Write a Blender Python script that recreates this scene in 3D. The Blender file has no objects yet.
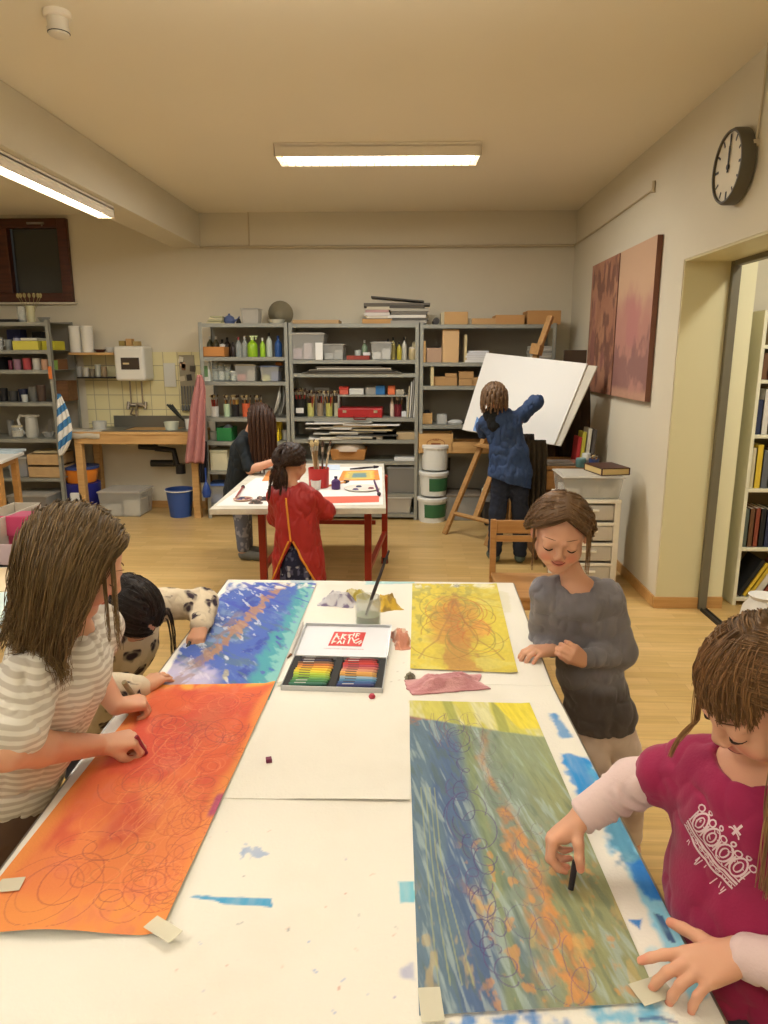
import bpy, bmesh, math, random
import numpy as np
from mathutils import Vector, Matrix
random.seed(7); RNG = np.random.default_rng(7)
SC = bpy.context.scene; COL = SC.collection
PI = math.pi
V = Vector
def R(d): return math.radians(d)
# ---------------- camera model (used to turn measured sight lines into places in the room) -------------
FPX, CAMH, PITCH, YAW = 705.0, 1.6, R(12.5), R(2.1)
def ray(px, py):
    x = (px-384)/FPX; y = -(py-512)/FPX
    Y = math.cos(PITCH)+y*math.sin(PITCH); Z = -math.sin(PITCH)+y*math.cos(PITCH)
    c, s = math.cos(YAW), math.sin(YAW)
    return (x*c-Y*s, x*s+Y*c, Z)
def at(px, py, X=None, Y=None, Z=None):
    r = ray(px, py)
    t = (Z-CAMH)/r[2] if Z is not None else (Y/r[1] if Y is not None else X/r[0])
    return V((r[0]*t, r[1]*t, CAMH+r[2]*t))
def s2l(c):
    return tuple((v/12.92 if v <= .04045 else ((v+.055)/1.055)**2.4) for v in c)
def rgb(*c):
    if len(c) == 1: c = c[0]
    if max(c) > 1.0: c = tuple(v/255 for v in c)
    return s2l(c)
# ---------------- materials ---------------------------------------------------------------------------
MATS = {}
def mat(name, color, rough=.6, metal=0, noise=0, nscale=8, bump=0, bscale=40, trans=0, ior=1.45, alpha=1, emit=0, sheen=0, spec=.5, sub=0, stretch=(1,1,1)):
    if name in MATS: return MATS[name]
    m = bpy.data.materials.new(name); m.use_nodes = True; MATS[name] = m
    nt = m.node_tree; b = nt.nodes['Principled BSDF']; col = rgb(color)
    b.inputs['Base Color'].default_value = (*col, 1); b.inputs['Roughness'].default_value = rough
    b.inputs['Metallic'].default_value = metal; b.inputs['IOR'].default_value = ior
    b.inputs['Transmission Weight'].default_value = trans; b.inputs['Alpha'].default_value = alpha
    b.inputs['Specular IOR Level'].default_value = spec
    if sheen: b.inputs['Sheen Weight'].default_value = sheen
    if sub:
        b.inputs['Subsurface Weight'].default_value = sub; b.inputs['Subsurface Radius'].default_value = (.012,.005,.003); b.inputs['Subsurface Scale'].default_value = 1
    if emit: b.inputs['Emission Color'].default_value = (*col, 1); b.inputs['Emission Strength'].default_value = emit
    if noise or bump:
        tc = nt.nodes.new('ShaderNodeTexCoord'); mp = nt.nodes.new('ShaderNodeMapping'); mp.inputs['Scale'].default_value = stretch
        nt.links.new(tc.outputs['Object'], mp.inputs['Vector'])
    if noise:
        n = nt.nodes.new('ShaderNodeTexNoise'); n.inputs['Scale'].default_value = nscale; n.inputs['Detail'].default_value = 5
        nt.links.new(mp.outputs[0], n.inputs['Vector'])
        r = nt.nodes.new('ShaderNodeMapRange'); r.inputs[1].default_value = .3; r.inputs[2].default_value = .7
        r.inputs[3].default_value = 1-noise; r.inputs[4].default_value = 1+noise
        nt.links.new(n.outputs[0], r.inputs[0])
        x = nt.nodes.new('ShaderNodeVectorMath'); x.operation = 'SCALE'; x.inputs[0].default_value = col
        nt.links.new(r.outputs[0], x.inputs['Scale']); nt.links.new(x.outputs[0], b.inputs['Base Color'])
    if bump:
        n = nt.nodes.new('ShaderNodeTexNoise'); n.inputs['Scale'].default_value = bscale; n.inputs['Detail'].default_value = 4
        nt.links.new(mp.outputs[0], n.inputs['Vector'])
        bp = nt.nodes.new('ShaderNodeBump'); bp.inputs['Strength'].default_value = bump; bp.inputs['Distance'].default_value = .01
        nt.links.new(n.outputs[0], bp.inputs['Height']); nt.links.new(bp.outputs[0], b.inputs['Normal'])
    return m
def vcmat(name, rough=.6, bump=0, bscale=60, sub=0, sheen=0, spec=.4, stretch=(1,1,1)):
    """material whose pigment comes from the mesh's colour attribute 'col'"""
    m = mat(name, (128,128,128), rough=rough, bump=bump, bscale=bscale, sub=sub, sheen=sheen, spec=spec, stretch=stretch)
    if not m.get('vc'):
        nt = m.node_tree; a = nt.nodes.new('ShaderNodeVertexColor'); a.layer_name = 'col'
        nt.links.new(a.outputs[0], nt.nodes['Principled BSDF'].inputs['Base Color']); m['vc'] = 1
    return m
def woodmat(name, c1, c2, rough=.45, scale=3, stretch=(1,14,14), bump=.05):
    if name in MATS: return MATS[name]
    m = mat(name, c1, rough=rough); nt = m.node_tree; b = nt.nodes['Principled BSDF']
    tc = nt.nodes.new('ShaderNodeTexCoord'); mp = nt.nodes.new('ShaderNodeMapping'); mp.inputs['Scale'].default_value = stretch
    n = nt.nodes.new('ShaderNodeTexNoise'); n.inputs['Scale'].default_value = scale; n.inputs['Detail'].default_value = 8; n.inputs['Distortion'].default_value = .6
    cr = nt.nodes.new('ShaderNodeValToRGB'); cr.color_ramp.elements[0].position = .3; cr.color_ramp.elements[1].position = .7
    cr.color_ramp.elements[0].color = (*rgb(c2), 1); cr.color_ramp.elements[1].color = (*rgb(c1), 1)
    nt.links.new(tc.outputs['Object'], mp.inputs['Vector']); nt.links.new(mp.outputs[0], n.inputs['Vector'])
    nt.links.new(n.outputs[0], cr.inputs[0]); nt.links.new(cr.outputs[0], b.inputs['Base Color'])
    return m
# ---------------- mesh builder ------------------------------------------------------------------------
class MB:
    def __init__(s): s.v = []; s.f = []; s.m = []; s.mi = 0
    def add(s, vs, fs, M=None):
        o = len(s.v)
        s.v += [tuple(M @ V(p)) if M is not None else tuple(p) for p in vs]
        s.f += [tuple(i+o for i in f) for f in fs]; s.m += [s.mi]*len(fs); return s
    def box(s, c, d, rot=None, M=None):
        x, y, z = d[0]/2, d[1]/2, d[2]/2
        vs = [V((a*x, b*y, e*z)) for a in (-1,1) for b in (-1,1) for e in (-1,1)]
        if rot: E = rot if isinstance(rot, Matrix) else Matrix.Rotation(rot[2],3,'Z') @ Matrix.Rotation(rot[1],3,'Y') @ Matrix.Rotation(rot[0],3,'X'); vs = [E @ v for v in vs]
        vs = [v+V(c) for v in vs]
        return s.add(vs, [(0,1,3,2),(4,6,7,5),(0,4,5,1),(2,3,7,6),(0,2,6,4),(1,5,7,3)], M)
    def lathe(s, prof, seg=20, c=(0,0,0), M=None, close=True):
        vs = []; fs = []; n = len(prof)
        for i in range(seg):
            a = 2*PI*i/seg
            for r, z in prof: vs.append((c[0]+r*math.cos(a), c[1]+r*math.sin(a), c[2]+z))
        for i in range(seg):
            j = (i+1) % seg
            for k in range(n-1): fs.append((i*n+k, j*n+k, j*n+k+1, i*n+k+1))
        if close:
            if prof[0][0] > 1e-6: fs.append(tuple(i*n for i in range(seg))[::-1])
            if prof[-1][0] > 1e-6: fs.append(tuple(i*n+n-1 for i in range(seg)))
        return s.add(vs, fs, M)
    def tube(s, pts, r, seg=8, M=None, flat=1.0):
        pts = [V(p) for p in pts]; n = len(pts); vs = []; fs = []
        rr = r if isinstance(r, (list, tuple)) else [r]*n
        up = V((0,0,1))
        t0 = (pts[1]-pts[0]).normalized()
        if abs(t0.dot(up)) > .9: up = V((1,0,0))
        a = t0.cross(up).normalized()
        for i, p in enumerate(pts):
            t = (pts[min(i+1,n-1)]-pts[max(i-1,0)]).normalized()
            a = (a - t*a.dot(t)).normalized(); b = t.cross(a)
            for k in range(seg):
                w = 2*PI*k/seg; vs.append(p+(a*math.cos(w)+b*math.sin(w)*flat)*rr[i])
        for i in range(n-1):
            for k in range(seg):
                l = (k+1) % seg; fs.append((i*seg+k, i*seg+l, (i+1)*seg+l, (i+1)*seg+k))
        fs.append(tuple(range(seg))[::-1]); fs.append(tuple((n-1)*seg+k for k in range(seg)))
        return s.add(vs, fs, M)
    def prism(s, poly, z0, z1, M=None):
        n = len(poly); vs = [(p[0], p[1], z0) for p in poly]+[(p[0], p[1], z1) for p in poly]
        fs = [tuple(range(n))[::-1], tuple(range(n, 2*n))]+[(i, (i+1) % n, n+(i+1) % n, n+i) for i in range(n)]
        return s.add(vs, fs, M)
    def hull8(s, q, M=None):  # 4 bottom + 4 top corners
        return s.add(q, [(3,2,1,0),(4,5,6,7),(0,1,5,4),(1,2,6,5),(2,3,7,6),(3,0,4,7)], M)
    def build(s, name, mats, parent=None, loc=None, rz=0, bevel=0, smooth=False, seg=2):
        me = bpy.data.meshes.new(name); me.from_pydata(s.v, [], s.f); me.validate()
        if not isinstance(mats, (list, tuple)): mats = [mats]
        for m in mats: me.materials.append(m)
        if len(mats) > 1 and len(me.polygons) == len(s.m): me.polygons.foreach_set('material_index', s.m)
        bm = bmesh.new(); bm.from_mesh(me); bmesh.ops.recalc_face_normals(bm, faces=bm.faces); bm.to_mesh(me); bm.free()
        if smooth:
            me.polygons.foreach_set('use_smooth', [True]*len(me.polygons)); 
            try: me.set_sharp_from_angle(angle=R(42))
            except Exception: pass
        o = bpy.data.objects.new(name, me); COL.objects.link(o)
        if parent is not None: o.parent = parent
        if loc is not None: o.location = loc
        o.rotation_euler.z = rz
        if bevel:
            b = o.modifiers.new('b', 'BEVEL'); b.width = bevel; b.segments = seg; b.limit_method = 'ANGLE'
        return o
def tag(o, label, cat, group=None):
    o['label'] = label; o['category'] = cat
    if group: o['group'] = group
    return o
def struct(o): o['kind'] = 'structure'; return o
def thing(name, label, cat, loc=(0,0,0), rz=0, group=None):
    o = bpy.data.objects.new(name, None); COL.objects.link(o); o.location = loc; o.rotation_euler.z = rz
    return tag(o, label, cat, group)
def kids(o): return [c for c in COL.objects if c.parent == o]
def dup(o, loc, rz=None, label=None, group=None):
    c = o.copy(); COL.objects.link(c); c.location = loc
    if rz is not None: c.rotation_euler.z = rz
    if label: c['label'] = label
    if group: c['group'] = group
    for k in kids(o):
        d = k.copy(); COL.objects.link(d); d.parent = c
        for g in kids(k):
            e = g.copy(); COL.objects.link(e); e.parent = d
    return c
def setcol(me, cols):
    a = me.color_attributes.new('col', 'FLOAT_COLOR', 'POINT')
    c = np.ones((len(me.vertices), 4), np.float32); c[:, :3] = cols; a.data.foreach_set('color', c.ravel())
# smooth pseudo-noise in numpy (sum of warped sines)
def _lat(ix, iy, iz, seed):
    h = (ix*374761393+iy*668265263+iz*2147483647+seed*974634777) & 0xffffffff
    h = ((h ^ (h >> 13))*1274126177) & 0xffffffff
    return ((h ^ (h >> 16)) & 0xffff)/65535.0
def vnoise(p, seed=0):
    """value noise 0..1 for an (N,3) array"""
    p = np.asarray(p, np.float64); i = np.floor(p).astype(np.int64); f = p-i; f = f*f*(3-2*f); out = 0
    for dx in (0,1):
        wx = f[:,0] if dx else 1-f[:,0]
        for dy in (0,1):
            wy = f[:,1] if dy else 1-f[:,1]
            for dz in (0,1):
                wz = f[:,2] if dz else 1-f[:,2]
                out = out+wx*wy*wz*_lat(i[:,0]+dx, i[:,1]+dy, i[:,2]+dz, seed)
    return out
def fbm(p, seed=0, oct=4):
    p = np.asarray(p, np.float64); a = .5; o = 0; t = 0
    for k in range(oct): o = o+a*vnoise(p*2**k, seed+k*17); t += a; a *= .5
    return o/t
def smooth01(x, a, b):
    t = np.clip((x-a)/(b-a), 0, 1); return t*t*(3-2*t)
# =====================================================================================================
# ROOM
# =====================================================================================================
XR, YB, HC, XL, YF = 1.60, 7.36, 2.97, -5.2, -2.6     # right wall, back wall, ceiling, left wall, wall behind the camera
BX0, BX1, BZ = -2.38, -2.09, 2.65                      # ceiling beam
DY1, DY0, DZ, DX = 4.42, 2.35, 2.15, 2.42               # doorway in the right wall
M_wall = mat('wall_paint', (216,208,186), rough=.9, noise=.02, nscale=1.5, bump=.12, bscale=90)
M_ceil = mat('ceiling_paint', (238,229,206), rough=.95, noise=.015, nscale=1)
M_cream = mat('cream_gloss_paint', (214,206,164), rough=.45)
def floor_mat():
    m = mat('oak_parquet', (205,160,100), rough=.32); nt = m.node_tree; b = nt.nodes['Principled BSDF']; L = nt.links
    tc = nt.nodes.new('ShaderNodeTexCoord')
    bk = nt.nodes.new('ShaderNodeTexBrick'); bk.offset = .37; bk.offset_frequency = 2; bk.squash = 1
    bk.inputs['Scale'].default_value = 1; bk.inputs['Brick Width'].default_value = .46; bk.inputs['Row Height'].default_value = .066
    bk.inputs['Mortar Size'].default_value = .0007; bk.inputs['Mortar Smooth'].default_value = .3; bk.inputs['Bias'].default_value = 0
    bk.inputs['Color1'].default_value = (*rgb(208,175,116),1); bk.inputs['Color2'].default_value = (*rgb(194,160,98),1); bk.inputs['Mortar'].default_value = (*rgb(160,122,76),1)
    L.new(tc.outputs['Object'], bk.inputs['Vector'])
    mp = nt.nodes.new('ShaderNodeMapping'); mp.inputs['Scale'].default_value = (1.6,22,1); L.new(tc.outputs['Object'], mp.inputs['Vector'])
    n = nt.nodes.new('ShaderNodeTexNoise'); n.inputs['Scale'].default_value = 2; n.inputs['Detail'].default_value = 7; L.new(mp.outputs[0], n.inputs['Vector'])
    r = nt.nodes.new('ShaderNodeMapRange'); r.inputs[1].default_value = .3; r.inputs[2].default_value = .7; r.inputs[3].default_value = .88; r.inputs[4].default_value = 1.1
    L.new(n.outputs[0], r.inputs[0])
    x = nt.nodes.new('ShaderNodeVectorMath'); x.operation = 'SCALE'; L.new(bk.outputs[0], x.inputs[0]); L.new(r.outputs[0], x.inputs['Scale'])
    L.new(x.outputs[0], b.inputs['Base Color'])
    return m
M_floor = floor_mat()
def slab(name, x0, x1, y0, y1, z0, z1, m, parent=None, **k):
    return MB().box(((x0+x1)/2, (y0+y1)/2, (z0+z1)/2), (x1-x0, y1-y0, z1-z0)).build(name, m, parent, **k)
struct(slab('floor', XL-.1, 4.6, YF-.1, YB+.1, -.1, 0, M_floor))
struct(slab('ceiling', XL-.1, 4.6, YF-.1, YB+.1, HC, HC+.1, M_ceil))
# back wall with the small window opening at the left
WX0, WX1, WZ0, WZ1 = -4.75, -3.42, 2.13, 2.93
w = MB()
w.box(((XL+WX0)/2, YB+.1, HC/2), (WX0-XL, .2, HC)); w.box(((WX1+4.6)/2, YB+.1, HC/2), (4.6-WX1, .2, HC))
w.box(((WX0+WX1)/2, YB+.1, WZ0/2), (WX1-WX0, .2, WZ0)); w.box(((WX0+WX1)/2, YB+.1, (WZ1+HC)/2), (WX1-WX0, .2, HC-WZ1))
struct(w.build('wall_back', M_wall))
struct(slab('wall_left', XL-.2, XL, YF, YB, 0, HC, M_wall)); struct(slab('wall_front', XL-.2, 4.6, YF-.2, YF, 0, HC, M_wall))
# right wall: thick wall with the doorway and a room beyond it
TH = .27
w = MB(); w.box((XR+TH/2, (DY1+YB)/2, HC/2), (TH, YB-DY1, HC)); w.box((XR+TH/2, (YF+DY0)/2, HC/2), (TH, DY0-YF, HC))
w.box((XR+TH/2, (DY0+DY1)/2, (DZ+HC)/2), (TH, DY1-DY0, HC-DZ)); struct(w.build('wall_right', M_wall))
w = MB(); w.box((XR+TH/2+.005, DY1-.006, DZ/2), (TH, .012, DZ)); w.box((XR+TH/2+.005, DY0+.006, DZ/2), (TH, .012, DZ)); w.box((XR+TH/2+.005, (DY0+DY1)/2, DZ-.006), (TH, DY1-DY0-.02, .012))
struct(w.build('door_1', M_cream))
M_frame = mat('door_frame_steel', (118,112,92), rough=.5, metal=.2)
w = MB(); fx = XR+TH+.025
w.box((fx, DY1-.022, DZ/2), (.05, .044, DZ)); w.box((fx, DY0+.022, DZ/2), (.05, .044, DZ)); w.box((fx, (DY0+DY1)/2, DZ-.02), (.05, DY1-DY0-.12, .04))
struct(w.build('trim_2', M_frame, bevel=.004))
M_dark = mat('dark_metal', (52,50,48), rough=.45, metal=.5)
w = MB(); w.box((fx, (DY0+DY1)/2, .006), (.045, DY1-DY0-.12, .012)); w.box((fx-.016, (DY0+DY1)/2, .014), (.008, DY1-DY0-.12, .01)); w.box((fx+.016, (DY0+DY1)/2, .014), (.008, DY1-DY0-.12, .01))
struct(w.build('trim_3', M_dark))
# side room seen through the doorway
struct(slab('wall_side_back', XR+TH, 2.03, DY1+.0, DY1+.4, 0, HC, mat('pale_cream_paint', (232,226,186), rough=.6)))
struct(slab('wall_side_far', 2.03, 3.3, 4.86, 4.96, 0, HC, M_wall)); struct(slab('wall_side_right', 3.2, 3.3, YF, YB, 0, HC, M_wall)); 
M_skirt = woodmat('beech_skirting', (205,160,98), (186,138,80), rough=.4)
struct(slab('baseboard_right', XR-.014, XR, DY1+.0, YB, 0, .075, M_skirt, bevel=.003)); struct(slab('baseboard_back', XL, XR, YB-.014, YB, 0, .075, M_skirt, bevel=.003))
struct(slab('baseboard_door', XR-.014, XR+TH, DY1-.026, DY1-.012, 0, .075, M_skirt, bevel=.003)); struct(slab('baseboard_side', XR+TH+.05, 2.03, DY1-.014, DY1, 0, .075, M_skirt))
struct(slab('ceiling_beam', BX0, BX1, YF, YB, BZ, HC, M_wall, bevel=.006))
# back wall downstand and conduit
struct(slab('trim_4', BX1, XR, YB-.035, YB, BZ+.012, HC, M_wall))
M_cond = mat('painted_conduit', (196,182,152), rough=.6)
w = MB(); w.tube([(BX1, YB-.05, BZ), (-.6, YB-.05, BZ-.004), (XR-.02, YB-.05, BZ-.002)], .011); 
w.tube([(-1.6, YB-.05, BZ), (-1.6, YB-.045, HC)], .006)
w.tube([(XR-.02, YB-.05, BZ), (XR-.012, 6.4, BZ+.006), (XR-.012, 5.05, BZ+.02)], .006); w.tube([(XR-.012, 5.05, BZ+.0), (XR-.012, 5.05, BZ+.07)], .012)
struct(w.build('trim_5', M_cond, smooth=True))
w = MB(); w.tube([(XR-.008, 3.62, 2.56), (XR-.008, 3.6, 2.75), (XR-.008, 3.6, HC)], .005); w.box((XR-.012, 3.62, 2.56), (.024, .03, .03)); struct(w.build('trim_6', M_cond))
w = MB(); w.tube([(BX1, 3.05, HC-.006), (XR, 2.8, HC-.006)], .007); struct(w.build('trim_7', M_cond))
# window at the back left
M_brown = woodmat('brown_window_wood', (88,44,24), (66,32,18), rough=.4)
w = MB()
for (x0, x1, z0, z1) in ((WX0,WX0+.07,WZ0,WZ1),(WX1-.1,WX1,WZ0,WZ1),(WX0+.07,WX1-.1,WZ0,WZ0+.09),(WX0+.07,WX1-.1,WZ1-.09,WZ1),(-4.19,-4.03,WZ0+.09,WZ1-.09)):
    w.box(((x0+x1)/2, YB-.01, (z0+z1)/2), (x1-x0, .08, z1-z0))
wf = struct(w.build('window_1', M_brown, bevel=.006))
w = MB(); w.box((-4.37, YB+.03, (WZ0+WZ1)/2), (.36+.0, .006, .62)); w.box((-3.76, YB+.03, (WZ0+WZ1)/2), (.5, .006, .62)); w.build('window_glass', mat('night_glass', (58,60,58), rough=.12, spec=.6), wf)
w = MB(); w.box((-3.72, YB-.065, WZ1-.05), (.17, .02, .018)); w.tube([(-3.65,YB-.07,WZ1-.05),(-3.64,YB-.1,WZ1-.08)], .007); w.build('window_latch', mat('aluminium', (150,146,138), rough=.35, metal=.8), wf, smooth=True)
struct(slab('window_sill_1', WX0-.02, WX1+.03, YB-.05, YB, WZ0-.02, WZ0, M_wall))
# tiled splashback
def tile_mat():
    m = mat('cream_wall_tile', (226,216,168), rough=.25); nt = m.node_tree; b = nt.nodes['Principled BSDF']; L = nt.links
    tc = nt.nodes.new('ShaderNodeTexCoord'); mp = nt.nodes.new('ShaderNodeMapping'); mp.inputs['Rotation'].default_value = (R(-90),0,0); L.new(tc.outputs['Object'], mp.inputs['Vector'])
    bk = nt.nodes.new('ShaderNodeTexBrick'); bk.offset = 0; bk.inputs['Scale'].default_value = 1; bk.inputs['Brick Width'].default_value = .15; bk.inputs['Row Height'].default_value = .15
    bk.inputs['Mortar Size'].default_value = .004; bk.inputs['Color1'].default_value = (*rgb(228,220,172),1); bk.inputs['Color2'].default_value = (*rgb(220,210,160),1); bk.inputs['Mortar'].default_value = (*rgb(176,168,140),1)
    L.new(mp.outputs[0], bk.inputs['Vector']); L.new(bk.outputs[0], b.inputs['Base Color']); return m
tl = at(83, 352, Y=YB); br = at(206, 445, Y=YB)
struct(slab('wall_tiles', tl.x, br.x, YB-.012, YB, br.z, tl.z, tile_mat()))
# ---------------- lamps -------------------------------------------------------------------------------
M_lamp_body = mat('white_lamp_housing', (235,225,205), rough=.5)
M_tube = mat('fluorescent_tube', (255,246,228), emit=9)
M_louvre = mat('lamp_louvre', (235,230,225), rough=.25, metal=.6)
def strip_lamp(label, x, y, z, L, W, rz, group, louvre=True, power=60, up=0):
    t = thing('ceiling_lamp', label, 'lamp', (x, y, z), rz, group)
    b = MB(); b.box((0,0,-.015), (L, W, .03)); b.box((0, W/2-.006, -.05), (L, .012, .07)); b.box((0, -W/2+.006, -.05), (L, .012, .07))
    b.box((-L/2+.006,0,-.05), (.012, W, .07)); b.box((L/2-.006,0,-.05), (.012, W, .07)); b.build('housing', M_lamp_body, t, bevel=.003)
    for s in (-1, 1): MB().tube([(-L/2+.03, s*W*.22, -.052), (L/2-.03, s*W*.22, -.052)], .013, seg=10).build('tube', M_tube, t, smooth=True)
    if louvre:
        g = MB()
        for k in range(24): g.box((-L/2+.03+(L-.06)*(k+.5)/24, 0, -.078), (.003, W-.03, .018))
        g.box((0,0,-.078), (L-.03, .003, .018)); g.build('louvre', M_louvre, t)
    ld = bpy.data.lights.new('tube_light', 'AREA'); ld.shape = 'RECTANGLE'; ld.size = L-.06; ld.size_y = W-.04; ld.energy = power; ld.color = (1, .985, .95)
    lo = bpy.data.objects.new('tube_light', ld); COL.objects.link(lo); lo.parent = t; lo.location = (0,0,-.092)
    if up:  # uplight added to brighten the ceiling, only on the unseen pendants
        l2 = ld.copy(); l2.energy = up; u_ = bpy.data.objects.new('tube_light', l2); COL.objects.link(u_); u_.parent = t; u_.location = (0,0,.03); u_.rotation_euler = (PI,0,0)
        for s in (-1,1): MB().tube([(s*L*.35,0,0),(s*L*.35,0,HC-z)], .004).build('suspension_rod', M_lamp_body, t)
    return t
LP = 33
strip_lamp('long white louvred ceiling lamp mounted crosswise above the far half of the room', -.23, 5.17, HC, 1.37, .27, R(1), None, True, LP*1.25)
# the lamp beneath the beam: a batten that throws light to the side and down
strip_lamp('glowing ceiling lamp strip fixed under the beam at the left edge', -2.20, 4.60, BZ, 1.5, .12, R(90), None, False, LP*.7)
# unseen lamps beyond the view; pendants with uplights are added to brighten the ceiling
for (x, y) in ((-.25, 2.05), (-.25, -.9)): strip_lamp('unseen white pendant lamp over the near work tables, added to brighten the ceiling' if y > 0 else 'unseen white pendant lamp at the end of the room, added to brighten the ceiling', x, y, 2.66, 1.5, .30, 0, None, True, LP*.28, LP*.85)
strip_lamp('ceiling lamp strip under the beam behind the viewer', -2.2, .9, BZ, 1.5, .12, R(90), None, False, LP*.7)
strip_lamp('ceiling lamp of the side room beyond the doorway', 2.55, 3.1, HC, 1.2, .3, R(90), None, True, LP*.8)
strip_lamp('ceiling lamp over the left bay by the sink', -3.8, 4.6, HC, 1.5, .3, 0, None, True, LP*.35)
# smoke detector
p = at(57, 12, Z=HC)
t = thing('smoke_detector', 'round white smoke detector on the ceiling near the beam', 'smoke detector', (p.x, p.y, HC))
MB().lathe([(.0,0),(.055,0),(.055,-.02),(.05,-.025),(0,-.025)], 28).build('base', M_lamp_body, t, smooth=True)
MB().lathe([(0,-.025),(.043,-.025),(.04,-.06),(.046,-.062),(.04,-.085),(.02,-.095),(0,-.096)], 28).build('sensor_head', mat('detector_plastic', (222,214,196), rough=.5), t, smooth=True)
MB().lathe([(.0405,-.075),(.0445,-.077),(.0405,-.08)], 28, close=False).build('slot', M_dark, t)
# camera
cd = bpy.data.cameras.new('camera'); cam = bpy.data.objects.new('camera', cd); COL.objects.link(cam)
cam.location = (0,0,CAMH); cam.rotation_euler = (R(90)-PITCH, 0, YAW); cd.sensor_fit = 'VERTICAL'; cd.sensor_height = 36; cd.sensor_width = 27; cd.lens = FPX/1024*36; cd.clip_start = .02
SC.camera = cam
SC.view_settings.view_transform = 'Standard'; SC.view_settings.look = 'None'; SC.view_settings.gamma = 1; SC.view_settings.exposure = 0.13
SC.view_settings.use_curve_mapping = False
wd = bpy.data.worlds.new('world'); SC.world = wd; wd.use_nodes = True; wd.node_tree.nodes['Background'].inputs[0].default_value = (.9,.85,.75,1); wd.node_tree.nodes['Background'].inputs[1].default_value = .02
# =====================================================================================================
# SHELVES, SINK BENCH AND EVERYTHING ON THEM
# =====================================================================================================
M_grey = mat('galvanised_shelf', (150,151,141), rough=.45, metal=.25, noise=.06, nscale=6)
M_panel = mat('shelf_back_panel', (158,152,138), rough=.7)
YS = 6.85
def X_(px, y=400, Y=YS): return at(px, y, Y=Y).x
def Z_(y, px=400, Y=YS): return at(px, y, Y=Y).z
def shelving(label, x0, x1, y0, y1, ztop, levels, partial=()):
    t = thing('shelving_unit', label, 'shelf', ((x0+x1)/2, y0, 0), 0, 'grey metal shelving units')
    W = x1-x0; D = y1-y0
    for sx in (-1, 1):
        for yy, sy in ((0, 1), (D, -1)):
            b = MB(); x = sx*(W/2)
            b.box((x-sx*.018, yy+sy*.0015, ztop/2), (.036, .003, ztop)); b.box((x-sx*.0015, yy+sy*.018, ztop/2), (.003, .036, ztop))
            b.build('post', M_grey, t)
    for z in levels:
        b = MB(); b.box((0, D/2, z-.002), (W-.008, D-.008, .004)); b.box((0, .006, z-.018), (W-.01, .003, .034)); b.box((0, D-.006, z-.018), (W-.01, .003, .034))
        b.build('shelf', M_grey, t)
    b = MB(); b.box((0, D+.004, (ztop+levels[-1])/2), (W-.01, .003, ztop-levels[-1])); b.build('back_panel', M_panel, t)
    return t
U1 = (X_(202), X_(290)-.004); U2 = (X_(290), X_(419)-.004); U3 = (X_(419), X_(548)+.05)
ZT = Z_(322)
L1 = [Z_(y) for y in (323, 357, 382, 418.5, 442.5, 472, 506)]
L2 = [Z_(y) for y in (323.5, 360, 373.5, 418, 440, 461.5, 494, 514)]
L3 = [Z_(y) for y in (324.5, 362.5, 386, 425, 452.5)]
shelving('grey metal shelving unit nearest the sink, holding green bottles and a yellow crate', U1[0], U1[1], YS, 7.31, L1[0]+.01, L1)
shelving('grey metal shelving unit in the middle with stacked papers and a red case', U2[0], U2[1], YS, 7.31, L2[0]+.01, L2)
shelving('grey metal shelving unit on the right behind the white board', U3[0], U3[1], YS, 7.31, L3[0]+.01, L3)
LX = at(48, 322, Y=6.8).x; 
L0 = [Z_(y, 20, 6.8) for y in (322, 350, 370, 402.5, 439, 478, 512)]
shelving('grey metal shelving unit at the far left below the window', LX-1.3, LX, 6.8, 7.3, L0[0]+.02, L0)
# small riser shelf inside the middle unit
zr = Z_(395.5); xa, xb = X_(337), X_(408)
t = thing('riser_shelf', 'low grey riser shelf inside the middle shelving unit carrying small boxes', 'shelf', ((xa+xb)/2, YS+.22, L2[3]))
MB().box((0,0,zr-L2[3]-.008), (xb-xa, .3, .016)).build('shelf_board', M_grey, t)
for sx in (-1,1): MB().box((sx*((xb-xa)/2-.008), 0, (zr-L2[3]-.016)/2), (.016, .3, zr-L2[3]-.016)).build('side_panel', M_grey, t)
PX = .0098
# ---- object builders: origin at the middle of the base ----
def M_of(c, rough=.5, **k): return mat('tint_%02x%02x%02x' % tuple(int(v) for v in c)+('' if rough == .5 and not k else '_r%d' % int(rough*100)), c, rough=rough, **k)
M_clear = mat('clear_plastic', (214,214,206), rough=.25, trans=.0, alpha=.38, spec=.5)
M_glass = mat('clear_glass', (225,232,225), rough=.06, alpha=.30, spec=.8)
M_milky = mat('milky_plastic', (206,200,186), rough=.4, alpha=.62)
M_white = mat('white_plastic', (228,226,218), rough=.45)
M_paper = mat('white_paper', (232,229,220), rough=.85)
M_card = mat('cardboard', (190,158,112), rough=.85, noise=.06, nscale=20)
M_pine = woodmat('pine_wood', (208,168,110), (188,146,90), rough=.55)
M_darkwood = woodmat('dark_wood', (120,82,48), (92,60,34), rough=.5)
M_black = mat('black_plastic', (30,30,32), rough=.4)
def bottle(name, label, loc, r, h, c, cap=(40,40,42), group=None, cat='bottle', spray=False, trans=False):
    m = M_glass if trans else M_of(c, .3)
    o = MB().lathe([(0,0),(r*.95,0),(r,.01),(r,h*.58),(r*.85,h*.68),(r*.32,h*.8),(r*.3,h*.86),(0,h*.86)], 16).build(name, m, loc=loc, smooth=True)
    b = MB().lathe([(r*.36,h*.85),(r*.36,h),(0,h)], 12)
    if spray: b.box((r*.3,0,h*1.02), (r*1.5, r*.5, h*.07)); b.tube([(r*.8,0,h),(r*.7,0,h*.86)], r*.13, seg=6)
    b.build('cap', M_of(cap), o, smooth=True)
    return tag(o, label, cat, group)
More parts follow.
